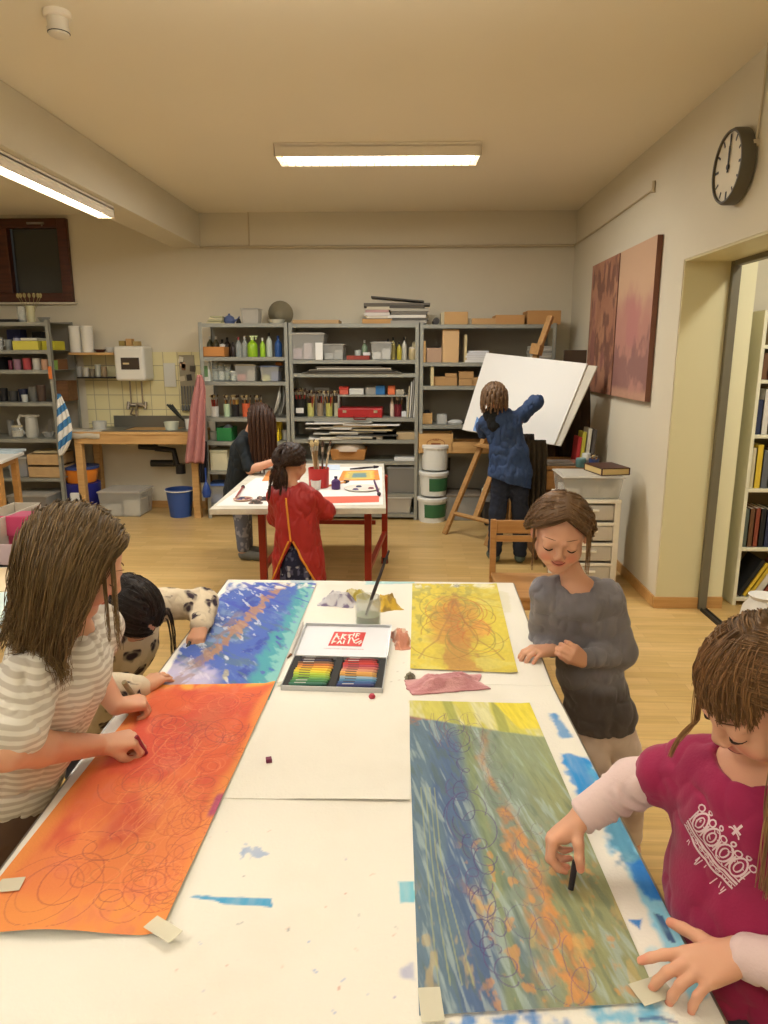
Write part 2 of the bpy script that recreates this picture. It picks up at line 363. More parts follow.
def jar(name, label, loc, r, h, c=None, lid=(200,196,186), fill=None, cat='jar', group=None):
    o = MB().lathe([(r*.9,0),(r,.006),(r,h*.84),(r*.86,h*.9),(r*.84,h*.9),(r*.93,h*.82),(r*.93,.01),(0,.01)], 18, close=False).build(name, M_of(c, .3) if c else M_glass, loc=loc, smooth=True)
    if fill: MB().lathe([(0,.012),(r*.92,.012),(r*.92,h*.55),(0,h*.55)], 16).build('contents', M_of(fill), o)
    if lid: MB().lathe([(0,h),(r*.9,h),(r*.92,h*.98),(r*.92,h*.87),(0,h*.87)], 18).build('lid', M_of(lid), o, smooth=True)
    return tag(o, label, cat, group)
def cup(name, label, loc, r, h, c, cat='cup', handle=False, group=None, taper=.85, hs=1):
    o = MB().lathe([(0,0),(r*taper,0),(r,h),(r*.93,h),(r*taper*.93,.008),(0,.008)], 18, close=False).build(name, M_of(c, .4), loc=loc, smooth=True)
    if handle: MB().tube([(hs*r*.85, 0, h*.8),(hs*r*1.5,0,h*.75),(hs*r*1.55,0,h*.4),(hs*r*.85,0,h*.25)], r*.12, seg=8).build('handle', M_of(c, .4), o, smooth=True)
    return tag(o, label, cat, group)
def carton(name, label, loc, w, d, h, c, rz=0, cat='box', lid=None, band=None, group=None, m=None):
    mm = m or M_of(c, .75)
    o = MB().box((0,0,h/2), (w,d,h)).build(name, mm, loc=loc, rz=rz, bevel=.003)
    if lid: MB().box((0,0,h-.0125*1), (w+.008, d+.008, .03)).build('lid', M_of(lid, .6), o, bevel=.002)
    if band: MB().box((0,-d/2-.0012,h/2), (w*.55, .002, h*.55)).build('label_sticker', M_of(band, .6), o)
    return tag(o, label, cat, group)
def openbox(name, label, loc, w, d, h, c, rz=0, cat='box', m=None, th=.008, flare=0, group=None, hand=False):
    b = MB(); b.box((0,0,th/2), (w,d,th))
    for s in (-1,1): b.box((s*(w/2-th/2),0,h/2), (th,d,h)); b.box((0,s*(d/2-th/2),h/2), (w-2*th,th,h))
    o = b.build(name, m or M_of(c, .55), loc=loc, rz=rz, bevel=.002)
    if hand: MB().box((0,-d/2-.002,h*.72), (w*.22,.004,h*.12)).build('handle', M_dark, o)
    return tag(o, label, cat, group)
def tub(name, label, loc, w, d, h, m=None, lid=M_white, rz=0, cat='plastic box', group=None, fill=None, taper=.9, latch=None):
    hw, hd = w/2, d/2; k = taper
    q = [(-hw*k,-hd*k,0),(hw*k,-hd*k,0),(hw*k,hd*k,0),(-hw*k,hd*k,0),(-hw,-hd,h*.93),(hw,-hd,h*.93),(hw,hd,h*.93),(-hw,hd,h*.93)]
    o = MB().hull8(q).build(name, m or M_clear, loc=loc, rz=rz, bevel=.008)
    b = MB(); b.box((0,0,h*.94), (w+.014,d+.014,h*.05)); b.box((0,0,h*.975), (w-.03,d-.03,h*.04)); b.build('lid', lid, o, bevel=.004)
    if latch:
        for s in (-1,1): MB().box((s*w*.3,-hd-.008,h*.9), (w*.12,.012,h*.16)).build('latch', M_of(latch), o, bevel=.003)
    if fill:
        for i, c in enumerate(fill):
            n = len(fill); MB().box((-hw*k+w*k*(i+.5)/n, 0, h*(.22+.1*(i % 2))), (w*k/n*.86, d*.7, h*(.4+.2*(i % 2)))).build('contents', M_of(c, .6), o, bevel=.006)
    return tag(o, label, cat, group)
def book(name, label, loc, w, d, h, c, rz=0, cat='book', group=None, tilt=None, pages=(226,218,196)):
    o = MB(); o.box((0,0,.0015), (w,d,.003)); o.box((0,0,h-.0015), (w,d,.003)); o.box((0,-d/2+.0015,h/2), (w,.003,h))
    o = o.build(name, M_of(c, .5), loc=loc, rz=rz)
    MB().box((0,.002,h/2), (w-.008,d-.008,h-.006)).build('pages', M_of(pages, .9), o)
    if tilt: o.rotation_euler = tilt
    return tag(o, label, cat, group)
def brushes_in(loc, r, h, n, label, group, lmin=.2, lmax=.3, cols=((170,120,60),(60,40,30),(150,40,30))):
    """long brushes standing in a jar: one brush built, the rest copied"""
    first = None
    for i in range(n):
        a = 2*PI*i/n+.3; L = random.uniform(lmin, lmax); lean = random.uniform(.08, .22)
        if first is None or i % 3 == 0:
            c = cols[(i//3) % len(cols)]
            o = MB().tube([(0,0,0),(0,0,lmin*.5),(0,0,lmin*.78)], [.004,.007,.006], seg=6).build('paintbrush', M_of(c, .4), smooth=True)
            MB().tube([(0,0,lmin*.78),(0,0,lmin*.88)], .009, seg=6).build('ferrule', mat('brush_ferrule', (190,186,172), rough=.3, metal=.8), o)
            MB().tube([(0,0,lmin*.88),(0,0,lmin*.96),(0,0,lmin*1.02)], [.009,.018,.004], seg=6, flat=.5).build('bristles', M_of((196,176,130) if i % 2 else (70,50,36), .8), o)
            first = o
        else: o = dup(first, (0,0,0))
        tag(o, label, 'brush', group)
        o.location = (loc[0]+math.cos(a)*r*.4, loc[1]+math.sin(a)*r*.4, loc[2]+.012); o.rotation_euler = (-math.sin(a)*lean, math.cos(a)*lean, a)
YI = YS+.17
def P1(px, z, dy=0): return (X_(px, 400, YI+dy), YI+dy, z+.001)
# ---------------- unit 1 ------------------------------------------------------------------------------
z = L1[0]
for k in range(4): carton('paper_pad', 'yellowish paper pad in the small pile on top of the shelving beside the blue teapot', (X_(217), YI, z+.001+k*.018), .15-.01*k, .2, .016, ((205,196,150),(188,182,140),(212,206,170),(178,176,140))[k], rz=.1*k-.15, cat='paper', group='pads on top of the first shelving unit')
p = P1(233, z); o = MB().lathe([(0,0),(.045,0),(.058,.03),(.045,.065),(.02,.08),(0,.082)], 18).build('teapot', M_of((92,106,146), .3), loc=p, smooth=True)
MB().tube([(.05,0,.03),(.085,0,.045),(.1,0,.07)], [.012,.009,.006]).build('spout', M_of((92,106,146), .3), o, smooth=True); MB().lathe([(0,.08),(.012,.082),(.012,.095),(0,.1)],10).build('lid_knob', M_of((92,106,146), .3), o)
tag(o, 'small blue teapot on top of the shelving nearest the sink', 'teapot')
tag(MB().lathe([(0,0),(.03,0),(.02,.03),(.012,.05),(0,.055)], 14).build('paperweight', M_black, loc=P1(242, z), smooth=True), 'small black weight beside the blue teapot on top of the shelving', 'weight')
tub('plastic_box', 'square translucent box on top of the shelving between teapot and basket', P1(255, z), .17, .17, .145, M_milky, M_milky)
o = MB().lathe([(.0,0),(.03,0),(.05,.01),(.12,.115),(.125,.12),(.118,.118),(.045,.015),(0,.012)], 24, close=False).build('basket_bowl', M_of((128,120,96), .8), smooth=True); o.location = (X_(277), YI+.06, z+.085); o.rotation_euler = (R(-80),0,0)
tag(o, 'round grey basket bowl propped upright on top of the shelving', 'bowl')
tag(MB().lathe([(0,0),(.06,0),(.085,.035),(.08,.035),(.055,.006),(0,.006)], 20, close=False).build('saucer', M_of((205,205,190), .3), loc=P1(279, z, -.1), smooth=True), 'pale dish lying in front of the upright round basket', 'dish')
z = L1[1]
openbox('wooden_tray_box', 'orange brown wooden box on the second shelf of the unit nearest the sink', P1(217, z, -.04), .24, .2, .095, (196,132,66))
for i, (px, h, c, cap) in enumerate(((213,.20,(60,64,40),(190,190,180)),(219,.2,(90,84,60),(210,206,196)),(225,.17,(40,34,30),(30,24,22)),(230,.19,(48,36,30),(24,22,22)))):
    bottle('bottle', ('olive bottle','brown bottle with pale cap','squat black bottle','dark brown bottle')[i]+' behind the orange wooden box on the upper shelf', P1(px, z, .17), .035, h, c, cap)
bottle('bottle', 'small dark bottle with white label right of the orange wooden box', P1(235.5, z), .026, .14, (44,34,32), (36,30,28))
tag(MB().lathe([(0,0),(.025,0),(.03,.02),(0,.03)],10).build('cap_dish', M_white, loc=P1(225, z+.096, -.04)), 'white cap lying in the orange wooden box', 'cap')
bottle('bottle', 'clear spirit bottle left of the lime green spray bottle', P1(241, z), .03, .19, (200,200,190), (150,60,60), trans=True)
bottle('bottle', 'tall clear bottle with white cap beside the lime green spray bottle', P1(247, z), .028, .2, (212,210,200), (220,220,214), trans=True)
bottle('spray_bottle', 'wide lime green spray bottle on the second shelf', P1(254.5, z, -.03), .05, .19, (150,190,40), (205,220,160), spray=True)
bottle('spray_bottle', 'slim lime green bottle with pale cap, right of the wider lime one', P1(264.5, z, -.03), .026, .18, (158,200,50), (224,224,210))
bottle('spray_bottle', 'whitish bottle with black cap between the lime and blue bottles', P1(271, z), .03, .23, (196,202,186), (32,32,32))
bottle('bottle', 'bright blue bottle at the right end of the second shelf', P1(280, z), .036, .2, (44,86,150), (36,70,140))
z = L1[2]
carton('milk_carton', 'white and green drink carton standing at the left end of the third shelf', P1(208.5, z, -.03), .065, .07, .19, (222,224,214), band=(120,160,110), cat='carton')
for i, px in enumerate((217, 223, 229.5)): jar('preserving_jar', ('tall olive tinted','empty clear','greenish clear')[i]+' jar on the third shelf between carton and clear box', P1(px, z), .035, (.2,.17,.16)[i], None, (176,170,150), fill=((130,128,96),(190,186,168),(170,176,140))[i])
jar('preserving_jar', 'low clear jar in front of the taller jars on the third shelf', P1(235, z, -.08), .032, .1, None, (206,206,196), fill=(196,200,180))
tub('plastic_box', 'clear plastic box with a pink cloth inside on the third shelf', P1(249.5, z), .2, .28, .165, M_clear, mat('brown_lid', (150,136,108), rough=.5), fill=((200,120,108),(178,170,150)))
tub('plastic_box', 'clear plastic box with yellow sponge and blue rag inside on the third shelf', P1(273, z), .18, .28, .15, M_clear, mat('bluish_lid', (120,132,156), rough=.4, alpha=.7), fill=((208,204,120),(84,104,160)))
carton('sponge', 'orange sponge on the lid of the right clear box of the third shelf', (X_(277), YI, z+.152), .06, .06, .03, (206,124,60), cat='sponge')
z = L1[3]
def brushjar(label, px, r, h, c, n, z, bl, grp, dy=0, **k):
    p = P1(px, z, dy); cup('brush_pot', label, p, r, h, c, cat='pot', taper=.95); brushes_in((p[0], p[1], p[2]), r, h, n, bl, grp, **k)
brushjar('white mug with a dark mark holding brushes on the fourth shelf', 214, .042, .1, (222,218,210), 6, z, 'brush standing in the white mug on the fourth shelf', 'brushes in the white mug', cols=((120,60,40),(150,50,40),(60,40,30)))
carton('mug_print', 'dark patch', P1(214, z, -.05), .001, .001, .001, (40,40,40)) if False else None
brushjar('green and white tin of brushes on the fourth shelf', 226.5, .032, .125, (190,210,170), 6, z, 'brush standing in the green and white tin', 'brushes in the green tin')
brushjar('black pot of brushes with a white band on the fourth shelf', 235, .04, .12, (34,32,32), 7, z, 'brush standing in the black pot of the fourth shelf', 'brushes in the black pot', cols=((190,150,60),(150,100,50),(200,160,70)))
brushjar('orange pot of brushes on the fourth shelf beside the girl in dark', 246, .042, .13, (206,96,58), 6, z, 'brush standing in the orange pot', 'brushes in the orange pot')
brushjar('dark brown pot of short brushes behind the girl in the dark smock', 258, .04, .12, (60,44,36), 5, z, 'short brush standing in the dark brown pot', 'brushes in the brown pot')
p = P1(278, z); o = MB().lathe([(0,0),(.06,0),(.15,.03),(.155,.036),(.06,.01),(0,.01)], 26, close=False).build('plate', M_of((216,214,204), .3), smooth=True); o.location = (p[0]+.06, p[1], p[2]+.155); o.rotation_euler = (R(20), R(-82), 0)
tag(o, 'large white plate leaning upright at the right end of the fourth shelf', 'plate')
o = dup(o, (p[0]+.02, p[1], p[2]+.15), label='second white plate leaning against the large upright one'); o.rotation_euler = (R(10), R(-75), 0); 
z = L1[4]
openbox('storage_crate', 'green open crate on the fifth shelf behind the girl in the dark smock', P1(225.5, z), .15, .24, .13, (34,120,62), th=.006)
cup('white_pot', 'white plastic pot left of the green crate', P1(213, z), .05, .08, (206,208,196), cat='pot')
tag(MB().lathe([(0,0),(.05,0),(.055,.03),(.02,.06),(0,.065)], 9).build('rag_bundle', M_of((170,190,216), .9), loc=P1(227, z+.09), smooth=True), 'pale blue rag bundle lying in the green crate', 'rag')
b = MB(); w_, h_ = .17, .125; b.box((0,.11,h_*.75), (w_,.008,h_*1.5)); b.box((0,0,.004), (w_,.23,.008)); b.box((0,-.11,h_*.35), (w_,.008,h_*.7))
for s in (-1,1): b.box((s*w_/2,0,h_*.5), (.008,.23,h_)); 
b.box((w_/2+.002,-.02,h_*.9),(.02,.05,h_*1.6))
tag(b.build('storage_bin', M_of((226,196,30), .4), loc=P1(271, z), bevel=.003), 'bright yellow open front storage bin on the fifth shelf', 'bin')
cup('white_cup', 'white cup at the right end of the fifth shelf by the yellow bin', P1(284, z), .035, .1, (190,190,184))
z = L1[5]
carton('carton_box', 'cream cardboard box on the sixth shelf behind the dark smock', P1(219, z), .17, .25, .17, (206,200,168)); carton('carton_box', 'flat cream box lid lying on the cream cardboard box', (P1(219, z)[0], YI, z+.172), .18, .26, .03, (186,182,150))
carton('carton_box', 'brown box in the shadow right of the cream box on the sixth shelf', P1(262, z), .22, .25, .14, (120,104,84))
tub('plastic_box', 'clear box with blue lid near the floor beside the hanging pink smock', (X_(216), YI, L1[6]+.002), .3, .3, .2, M_clear, mat('blue_lid', (80,110,170), rough=.4), fill=((90,120,180),(200,200,196)))
tub('plastic_box', 'clear box behind the legs of the girl in dark on the lowest shelf', (X_(255), YI, L1[6]+.002), .32, .3, .22, M_clear, M_white, fill=((180,170,150),(160,150,130)))
# ---------------- unit 2 ------------------------------------------------------------------------------
z = L2[0]
carton('cardboard_sleeve', 'long flat cardboard box on top of the middle shelving unit', P1(319, z), .44, .3, .035, (180,150,108))
zz = z+.001
for k, (w_, h_, c) in enumerate(((.30,.045,(186,140,80)),(.25,.025,(206,196,176)),(.24,.03,(214,206,196)),(.22,.022,(190,150,146)),(.24,.03,(196,186,160)),(.27,.03,(92,84,70)))):
    book('art_book', ('wide tan','cream','pale grey','dusty pink','beige','dark')[k]+' book, '+('lowest','second lowest','third lowest','fourth lowest','second highest','highest')[k]+' in the left pile on the middle unit', (X_(378)+.01*math.sin(k*2), YI, zz), w_, .26, h_, c, rz=.06*math.sin(k*1.7)); zz += h_+.001
zz = z+.001
for k, (w_, h_, c) in enumerate(((.34,.03,(150,146,136)),(.34,.02,(90,86,76)),(.36,.028,(222,218,206)),(.34,.028,(110,104,92)),(.36,.03,(168,162,146)),(.33,.025,(76,70,60)),(.38,.02,(100,92,80)))):
    book('art_book', ('grey','thin dark','white','slate','stone coloured','blackish','wide brown')[k]+' book, '+('lowest','second lowest','third lowest','fourth lowest','fifth lowest','second highest','highest')[k]+' in the right pile on the middle unit', (X_(408)+.012*math.sin(k*2.3), YI, zz), w_, .27, h_, c, rz=.05*math.sin(k*2.1)); zz += h_+.001
o = book('magazine', 'thin dark folder bridging the two book piles on top of the middle unit', (X_(397)+.0, YI-.02, zz-.0), .5, .22, .014, (84,78,68), cat='folder'); o.rotation_euler = (0,R(5),0); o.location.z += .028
z = L2[1]
tub('plastic_box', 'large clear box with a yellow tag and pinkish contents on the upper middle shelf', P1(310.5, z), .33, .33, .255, M_clear, M_milky, fill=((196,176,186),(200,186,190),(226,222,216)))
carton('note_card', 'white paper card standing against the large clear box', P1(320, z, -.17), .07, .006, .16, (226,226,222), cat='card')
tub('plastic_box', 'middle sized clear box of grey tubes beside the large clear box', P1(335.5, z), .2, .3, .15, M_clear, M_milky, fill=((190,190,184),(170,170,164)))
carton('tin_box', 'low red tin box on the upper middle shelf', P1(359, z), .22, .2, .04, (150,66,52))
cup('glass_cup', 'clear glass cup in the red tin box', (X_(357), YI, z+.042), .035, .05, (190,200,190)); carton('paper_packet', 'white paper packet lying in the red tin box', (X_(366), YI, z+.042), .07, .06, .03, (226,226,220), cat='packet')
bottle('bottle', 'greenish bottle with a round white stopper behind the red tin box', P1(365, z, .1), .03, .19, (130,150,120), (230,228,220), trans=False)
tub('plastic_box', 'clear box of paper towels in the upper middle shelf, left of black capped bottles', P1(382, z), .2, .3, .17, M_clear, M_milky, fill=((220,220,216),(206,206,200)))
for i, (px, h, c) in enumerate(((388,.2,(140,140,128)),(393,.215,(170,156,90)),(399,.17,(196,180,60)),(404,.215,(200,196,180)))):
    b_ = bottle('bottle', ('grey','ochre','short yellow','cream')[i]+' bottle with a black cap on the upper middle shelf', P1(px, z, .03*(i % 2)), .024, h, c, (18,18,20))
jar('preserving_jar', 'yellowish jar at the right end of the upper middle shelf', P1(412.5, z), .04, .12, (196,176,130), (200,190,170)); carton('small_box', 'beige box behind the yellowish jar at the shelf end', P1(415, z, .12), .07,.1,.17,(190,178,140))
z = L2[2]
for k in range(5): carton('drawing_board', ('dark grey','black','stone grey','pale edged','brownish')[k]+' flat board lying in the narrow shelf gap of the middle unit', (X_(352)+.05*math.sin(k*3), YI, z+.001+k*.013), .95-.08*k, .36, .011, ((90,86,78),(60,56,50),(120,114,100),(196,190,176),(104,96,80))[k], rz=.03*math.sin(k), cat='board')
z = zr+.0
for i, (px, w_, h_, c, n_) in enumerate(((344.5,.085,.075,(206,96,76),'red topped white'),(357,.14,.06,(206,204,196),'long white'),(371,.1,.075,(150,146,136),'grey'),(380.5,.09,.085,(46,106,160),'blue'),(391.5,.07,.085,(214,110,66),'orange'),(400,.08,.05,(170,160,140),'beige'))):
    carton('small_box', n_+' small box on the riser shelf of the middle unit', P1(px, z, .02), w_, .12, h_, c, lid=(196,60,44) if i == 0 else None)
z = L2[3]
cup('brush_pot', 'big black brush pot with white label in the middle unit', P1(300.5, z), .06, .17, (26,28,26), cat='pot', taper=.97); brushes_in(P1(300.5, z), .06, .2, 9, 'brush standing in the big black pot of the middle unit', 'brushes in the big black pot', .26, .36)
MB().box((0,-.061,.06), (.075,.004,.05)).build('label_sticker', M_paper, [o for o in COL.objects if o.get('label') == 'big black brush pot with white label in the middle unit'][0])
for i, (px, c, n_) in enumerate(((310.5,(190,186,110),'yellowish'),(320,(150,130,104),'brownish'),(329,(176,170,90),'olive'),(337,(206,200,170),'cream'))):
    brushjar(n_+' glass jar full of brushes in the middle unit', px, .034, .13, c, 7, z, 'brush standing in the '+n_+' jar of the middle unit', 'brushes in the '+n_+' jar', lmin=.24, lmax=.34, dy=.03*(i % 2))
carton('paper_card', 'white card standing behind the jars of brushes in the middle unit', P1(322, z, .22), .15, .01, .27, (226,226,222), cat='card')
o = MB().box((0,0,.045), (.43,.3,.09)).build('carry_case', M_of((168,34,36), .4), loc=P1(361, z, -.02), bevel=.008)
MB().tube([(-.06,-.155,.01),(-.055,-.19,-.012),(.055,-.19,-.012),(.06,-.155,.01)], .008).build('handle', M_of((110,30,30)), o, smooth=True)
for s in (-1,1): MB().box((s*.15,-.153,.06), (.035,.006,.025)).build('latch', mat('brass_latch', (200,190,160), rough=.3, metal=.7), o)
tag(o, 'flat red case with handle lying on the shelf of the middle unit', 'case')
brushjar('dark red pot of brushes beside the red case', 398, .038, .12, (110,30,38), 5, z, 'brush standing in the dark red pot beside the red case', 'brushes in the dark red pot', lmin=.2, lmax=.26)
bottle('bottle', 'thin clear bottle with pale top between red case and dark red pot', P1(392, z), .02, .2, (220,200,180), (216,206,196)); carton('small_box', 'small white cube box at the right end beside the dark red pot', P1(404.5, z), .055,.06,.05,(228,226,222))
for i in range(4):
    o = carton('picture_frame', ('white edged','grey','white','beige')[i]+' flat frame leaning upright against the right post of the middle unit', (X_(414)-.02*i, YI+.02, z+.001), .012, .3, .42-.04*i, ((226,224,214),(150,148,140),(214,212,204),(190,180,150))[i], cat='frame'); o.rotation_euler = (0, R(3), 0)
z = L2[4]; random.seed(11)
names = ['white','cream','grey','black','pale grey','ivory','dark grey','beige','off white','stone','brown edged','snow white','curled white','thin grey']
cl = [(226,224,216),(214,206,182),(150,148,140),(56,54,50),(190,188,180),(222,216,196),(92,90,84),(196,180,140),(216,214,208),(164,158,142),(150,126,90),(232,232,228),(230,228,222),(170,170,166)]
for k in range(14):
    w_ = random.uniform(.42, .62); x = X_(352)+(k % 4-1.5)*.13+random.uniform(-.04,.04)
    x = max(U2[0]+w_/2+.06, min(U2[1]-w_/2-.06, x))
    o = carton('drawing_sheet_stack', names[k]+' drawings '+('low','halfway up','high')[min(2,k//5)]+' in the paper heap of the middle unit', (x, YI-.01, z+.001+k*.0125), w_, .34, .0115, cl[k], rz=random.uniform(-.12,.12), cat='papers', group=None)
carton('cardboard_box', 'flat cardboard box at the right of the paper heap', P1(407, z), .2, .3, .07, (176,156,120)); carton('paint_tube_box', 'tiny white box with dark marks on the shelf edge under the paper heap', P1(379.5, z, -.12), .06, .05, .025, (230,228,224))
z = L2[5]
o = MB(); w_, h_ = .36, .11
for i in range(1): o.hull8([(-.16,-.12,0),(.16,-.12,0),(.16,.12,0),(-.16,.12,0),(-.18,-.14,h_),(.18,-.14,h_),(.18,.14,h_),(-.18,.14,h_)])
o = o.build('wicker_basket', mat('wicker', (190,134,74), rough=.8, bump=1, bscale=160), loc=(X_(347), YI, z+.001), bevel=.01)
MB().lathe([(.0,.09),(.165,.09),(.165,.11),(.14,.15),(.08,.175),(0,.18)], 20).build('cloth_cover', mat('linen_cover', (206,190,170), rough=.9, bump=.6, bscale=30), o, smooth=True)
tag(o, 'wicker basket with a pale cloth cover on the lower shelf of the middle unit', 'basket')
carton('paper_pad', 'white pad of paper on the lower shelf right of the wicker basket', P1(406, z), .22, .26, .03, (222,220,214), cat='paper')
z = L2[6]
tub('plastic_box', 'big grey storage box with lid on the lower middle shelf', P1(402, z, .03), .28, .36, .27, mat('grey_tub', (120,118,112), rough=.5), mat('grey_lid', (140,138,132), rough=.5), taper=.93)
z = L2[7]
tub('plastic_box', 'long white storage box on the lowest shelf of the middle unit', (X_(394), YI+.02, z+.002), .36, .36, .17, M_milky, M_white, fill=((206,196,176),(190,186,170)))
tub('plastic_box', 'clear low box with white contents under the red legged table on the lowest shelf', (X_(350), YI+.02, z+.002), .27, .34, .12, M_clear, M_milky, fill=((210,210,200),(200,190,180)))
carton('carton_box', 'dark carton on the lowest shelf behind the girl in the red smock', (X_(312), YI+.02, z+.002), .3, .34, .15, (96,90,80))
# ---------------- unit 3 ------------------------------------------------------------------------------
z = L3[0]
tag(MB().tube([(0,-.14,.032),(0,.14,.032)], .032, seg=16).build('poster_tube', M_of((50,48,46), .5), loc=P1(434.5, z), smooth=True), 'dark cardboard tube lying end on on top of the right unit', 'tube')
for i, (px, w_, h_, c, n_) in enumerate(((453.5,.22,.115,(190,152,100),'tall brown'),(480,.22,.055,(186,148,98),'low brown'),(505,.27,.085,(188,142,88),'long orange brown'),(537.5,.31,.125,(184,138,84),'big brown'))):
    carton('cardboard_box', n_+' cardboard box on top of the right shelving unit', P1(px, z), w_, .3, h_, c)
carton('paper_roll_end', 'pale paper packet left of the tall brown box on top', P1(441.5, z), .05, .2, .11, (196,184,150), cat='packet'); carton('paper_packet', 'small pale packet between the cardboard boxes on top', P1(467.5, z), .04, .15, .06, (206,196,170), cat='packet')
z = L3[1]
carton('wood_board', 'thin pale board standing at the left end of the right unit', P1(423.5, z), .025, .3, .2, (214,196,140), m=M_pine); carton('carton_box', 'pinkish carton standing beside the tall board', P1(433, z), .145, .25, .135, (176,146,120))
carton('carton_box', 'tall pale wooden box standing in the right unit', P1(449, z), .155, .25, .305, (208,172,124)); carton('wood_board', 'slim upright board right of the tall pale box', P1(463.5, z), .025, .25, .255, (200,184,140))
for k in range(5): carton('paper_pad', ('lowest','second','third','fourth','topmost')[k]+' white pad in the pile behind the top left corner of the white board', (X_(477)+.01*math.sin(k*2), YI-.02, z+.001+k*.022), .24-.012*k, .22, .02, (226-3*k,224-2*k,220), cat='paper', rz=.04*math.sin(k*3))
for k in range(7): carton('paper_pad', ('lowest','second','third','fourth','fifth','sixth','topmost')[k]+' grey pad in the pile at the right end of the right unit', (X_(540), YI, z+.001+k*.022), .2, .22, .02, ((176,172,160),(150,146,136),(196,190,176))[k % 3], cat='paper', rz=.05*math.sin(k*2))
tag(MB().tube([(-.08,0,.012),(0,.05,.012),(.08,0,.012),(0,-.05,.012),(-.07,-.01,.02)], .01).build('cable_coil', M_black, loc=P1(523, z)), 'black coiled cable on the shelf above the white board', 'cable')
z = L3[2]
carton('wood_board', 'narrow board standing at the left of the small cartons', P1(431.5, z), .03, .3, .18, (204,188,140)); 
for i, (px, w_, h_, zz, n_) in enumerate(((439,.115,.085,0,'left lower'),(450,.12,.08,0,'middle lower'),(450,.11,.035,.082,'flat middle upper'),(465,.14,.065,0,'right lower'),(465,.14,.07,.067,'right upper'),(477,.12,.08,0,'far right lower'))):
    carton('cardboard_box', n_+' small brown carton in the row on the right unit', P1(px, z+zz), w_, .2, h_, (182,142,92))
z = L3[3]
openbox('wooden_box', 'small open wooden box with dark things on the right unit', P1(426.5, z), .115, .16, .105, (206,166,96), m=M_pine)
tag(MB().lathe([(0,0),(.04,0),(.045,.03),(.02,.06),(0,.05)], 7).build('black_cloth', M_black, loc=P1(427, z+.07), smooth=True), 'crumpled black cloth in the small wooden box', 'cloth')
openbox('plastic_tray', 'clear plastic tray standing right of the small wooden box', P1(442, z), .1, .14, .09, (206,208,204), m=M_clear)
tag(MB().lathe([(0,0),(.07,0),(.085,.02),(.04,.04),(0,.035)], 9).build('paint_rag', M_of((200,200,196), .9), loc=P1(456, z-.0, -.05)), 'white crumpled rag on the right unit beside the clear tray', 'rag')
carton('cardboard_box', 'flat black case on the right unit left of the white board', P1(470, z), .16, .2, .03, (50,48,46))
# drawer boxes below: wooden wine crate and long pine drawer
z = L3[4]; zt = Z_(433)
o = openbox('wine_crate', 'pale wooden crate with a printed oval emblem on the right unit', P1(436, z, -.1), .33, .28, zt-z, (206,160,96), m=M_pine)
b = MB(); 
for k in range(20):
    a = 2*PI*k/20; b.box((math.cos(a)*.085, -.142, .095+math.sin(a)*.045), (.02,.003,.005), rot=(0,-a*1+PI/2,0))
b.box((0,-.142,.095), (.09,.003,.016)); b.box((0,-.142,.06),(.05,.003,.008)); b.box((0,-.142,.13),(.05,.003,.006)); b.build('emblem', M_of((140,84,44), .7), o)
zt2 = Z_(441)
openbox('pine_box', 'long shallow pine box right of the wooden crate', P1(472, z, -.1), .4, .28, zt2-z, (200,156,92), m=M_pine)
openbox('pine_box', 'pine box behind the legs of the easel', P1(510, z, -.05), .33, .28, zt2-z, (190,146,86), m=M_pine)
struct(slab('wall_panel_back', U3[0], U3[1], 7.2, 7.24, .12, L3[4]-.04, mat('grey_panel', (150,148,138), rough=.8)))
p = at(441, 464, Y=7.18); o = MB()
for (dx, dz, w_, h_) in ((0,.055,.19,.02),(0,-.055,.19,.02),(-.085,0,.02,.13),(.085,0,.02,.13)): o.box((dx,0,dz),(w_,.02,h_))
o = o.build('picture_frame', M_of((70,66,52), .6), loc=(p.x, 7.186, p.z)); MB().box((0,.004,0),(.15,.004,.09)).build('frame_backing', M_of((128,124,108)), o); tag(o, 'small dark frame hanging under the wooden crate', 'frame')
# three stacked white tubs with green labels
px_ = at(432, 521, Z=0)
for i, (zz, h_, r_) in enumerate(((0,.255,.15),(.265,.245,.148),(.52,.255,.145))):
    o = MB().lathe([(0,0),(r_*.84,0),(r_*.93,h_*.86),(0,h_*.86)], 30).build('paint_tub', M_of((220,222,216), .45), loc=(px_.x+.01*i, px_.y+.03, zz), smooth=True)
    MB().lathe([(r_*.93,h_*.82),(r_,h_*.82),(r_,h_*.93),(r_*.95,h_*.96),(0,h_*.95)], 30).build('lid', M_of((224,224,218), .45), o, smooth=True)
    if i < 2:
        b = MB(); n = 12
        pr_ = [(r_*.885, h_*.2),(r_*.935, h_*.72)]
        vs = []; fs = []
        for k in range(n+1):
            a = R(-125+(105 if i == 1 else 115)*k/n+(15 if i else 0)); vs += [(math.cos(a)*pr_[0][0], math.sin(a)*pr_[0][0], pr_[0][1]), (math.cos(a)*pr_[1][0], math.sin(a)*pr_[1][0], pr_[1][1])]
        for k in range(n): fs.append((2*k,2*k+2,2*k+3,2*k+1))
        b.add(vs, fs); b.build('label_sticker', M_of((52,104,66), .5), o, smooth=True)
    tag(o, ('bottom white paint tub with a green label in the stack of three','middle white paint tub with a green label in the stack of three','plain white lidded tub on top of the stack of three')[i], 'tub')
tub('plastic_box', 'clear storage box on the floor behind the easel legs', (X_(463), 7.0, 0), .42, .36, .27, M_clear, mat('brown_grey_lid', (128,116,100), rough=.5), fill=((110,104,96),(150,140,128),(96,92,88)))
tub('plastic_box', 'dark crate of odds and ends on the floor behind the boy', (X_(510), 6.8, 0), .5, .36, .26, mat('dark_crate', (50,48,48), rough=.6), mat('grey_lid', (140,138,132)), fill=None)
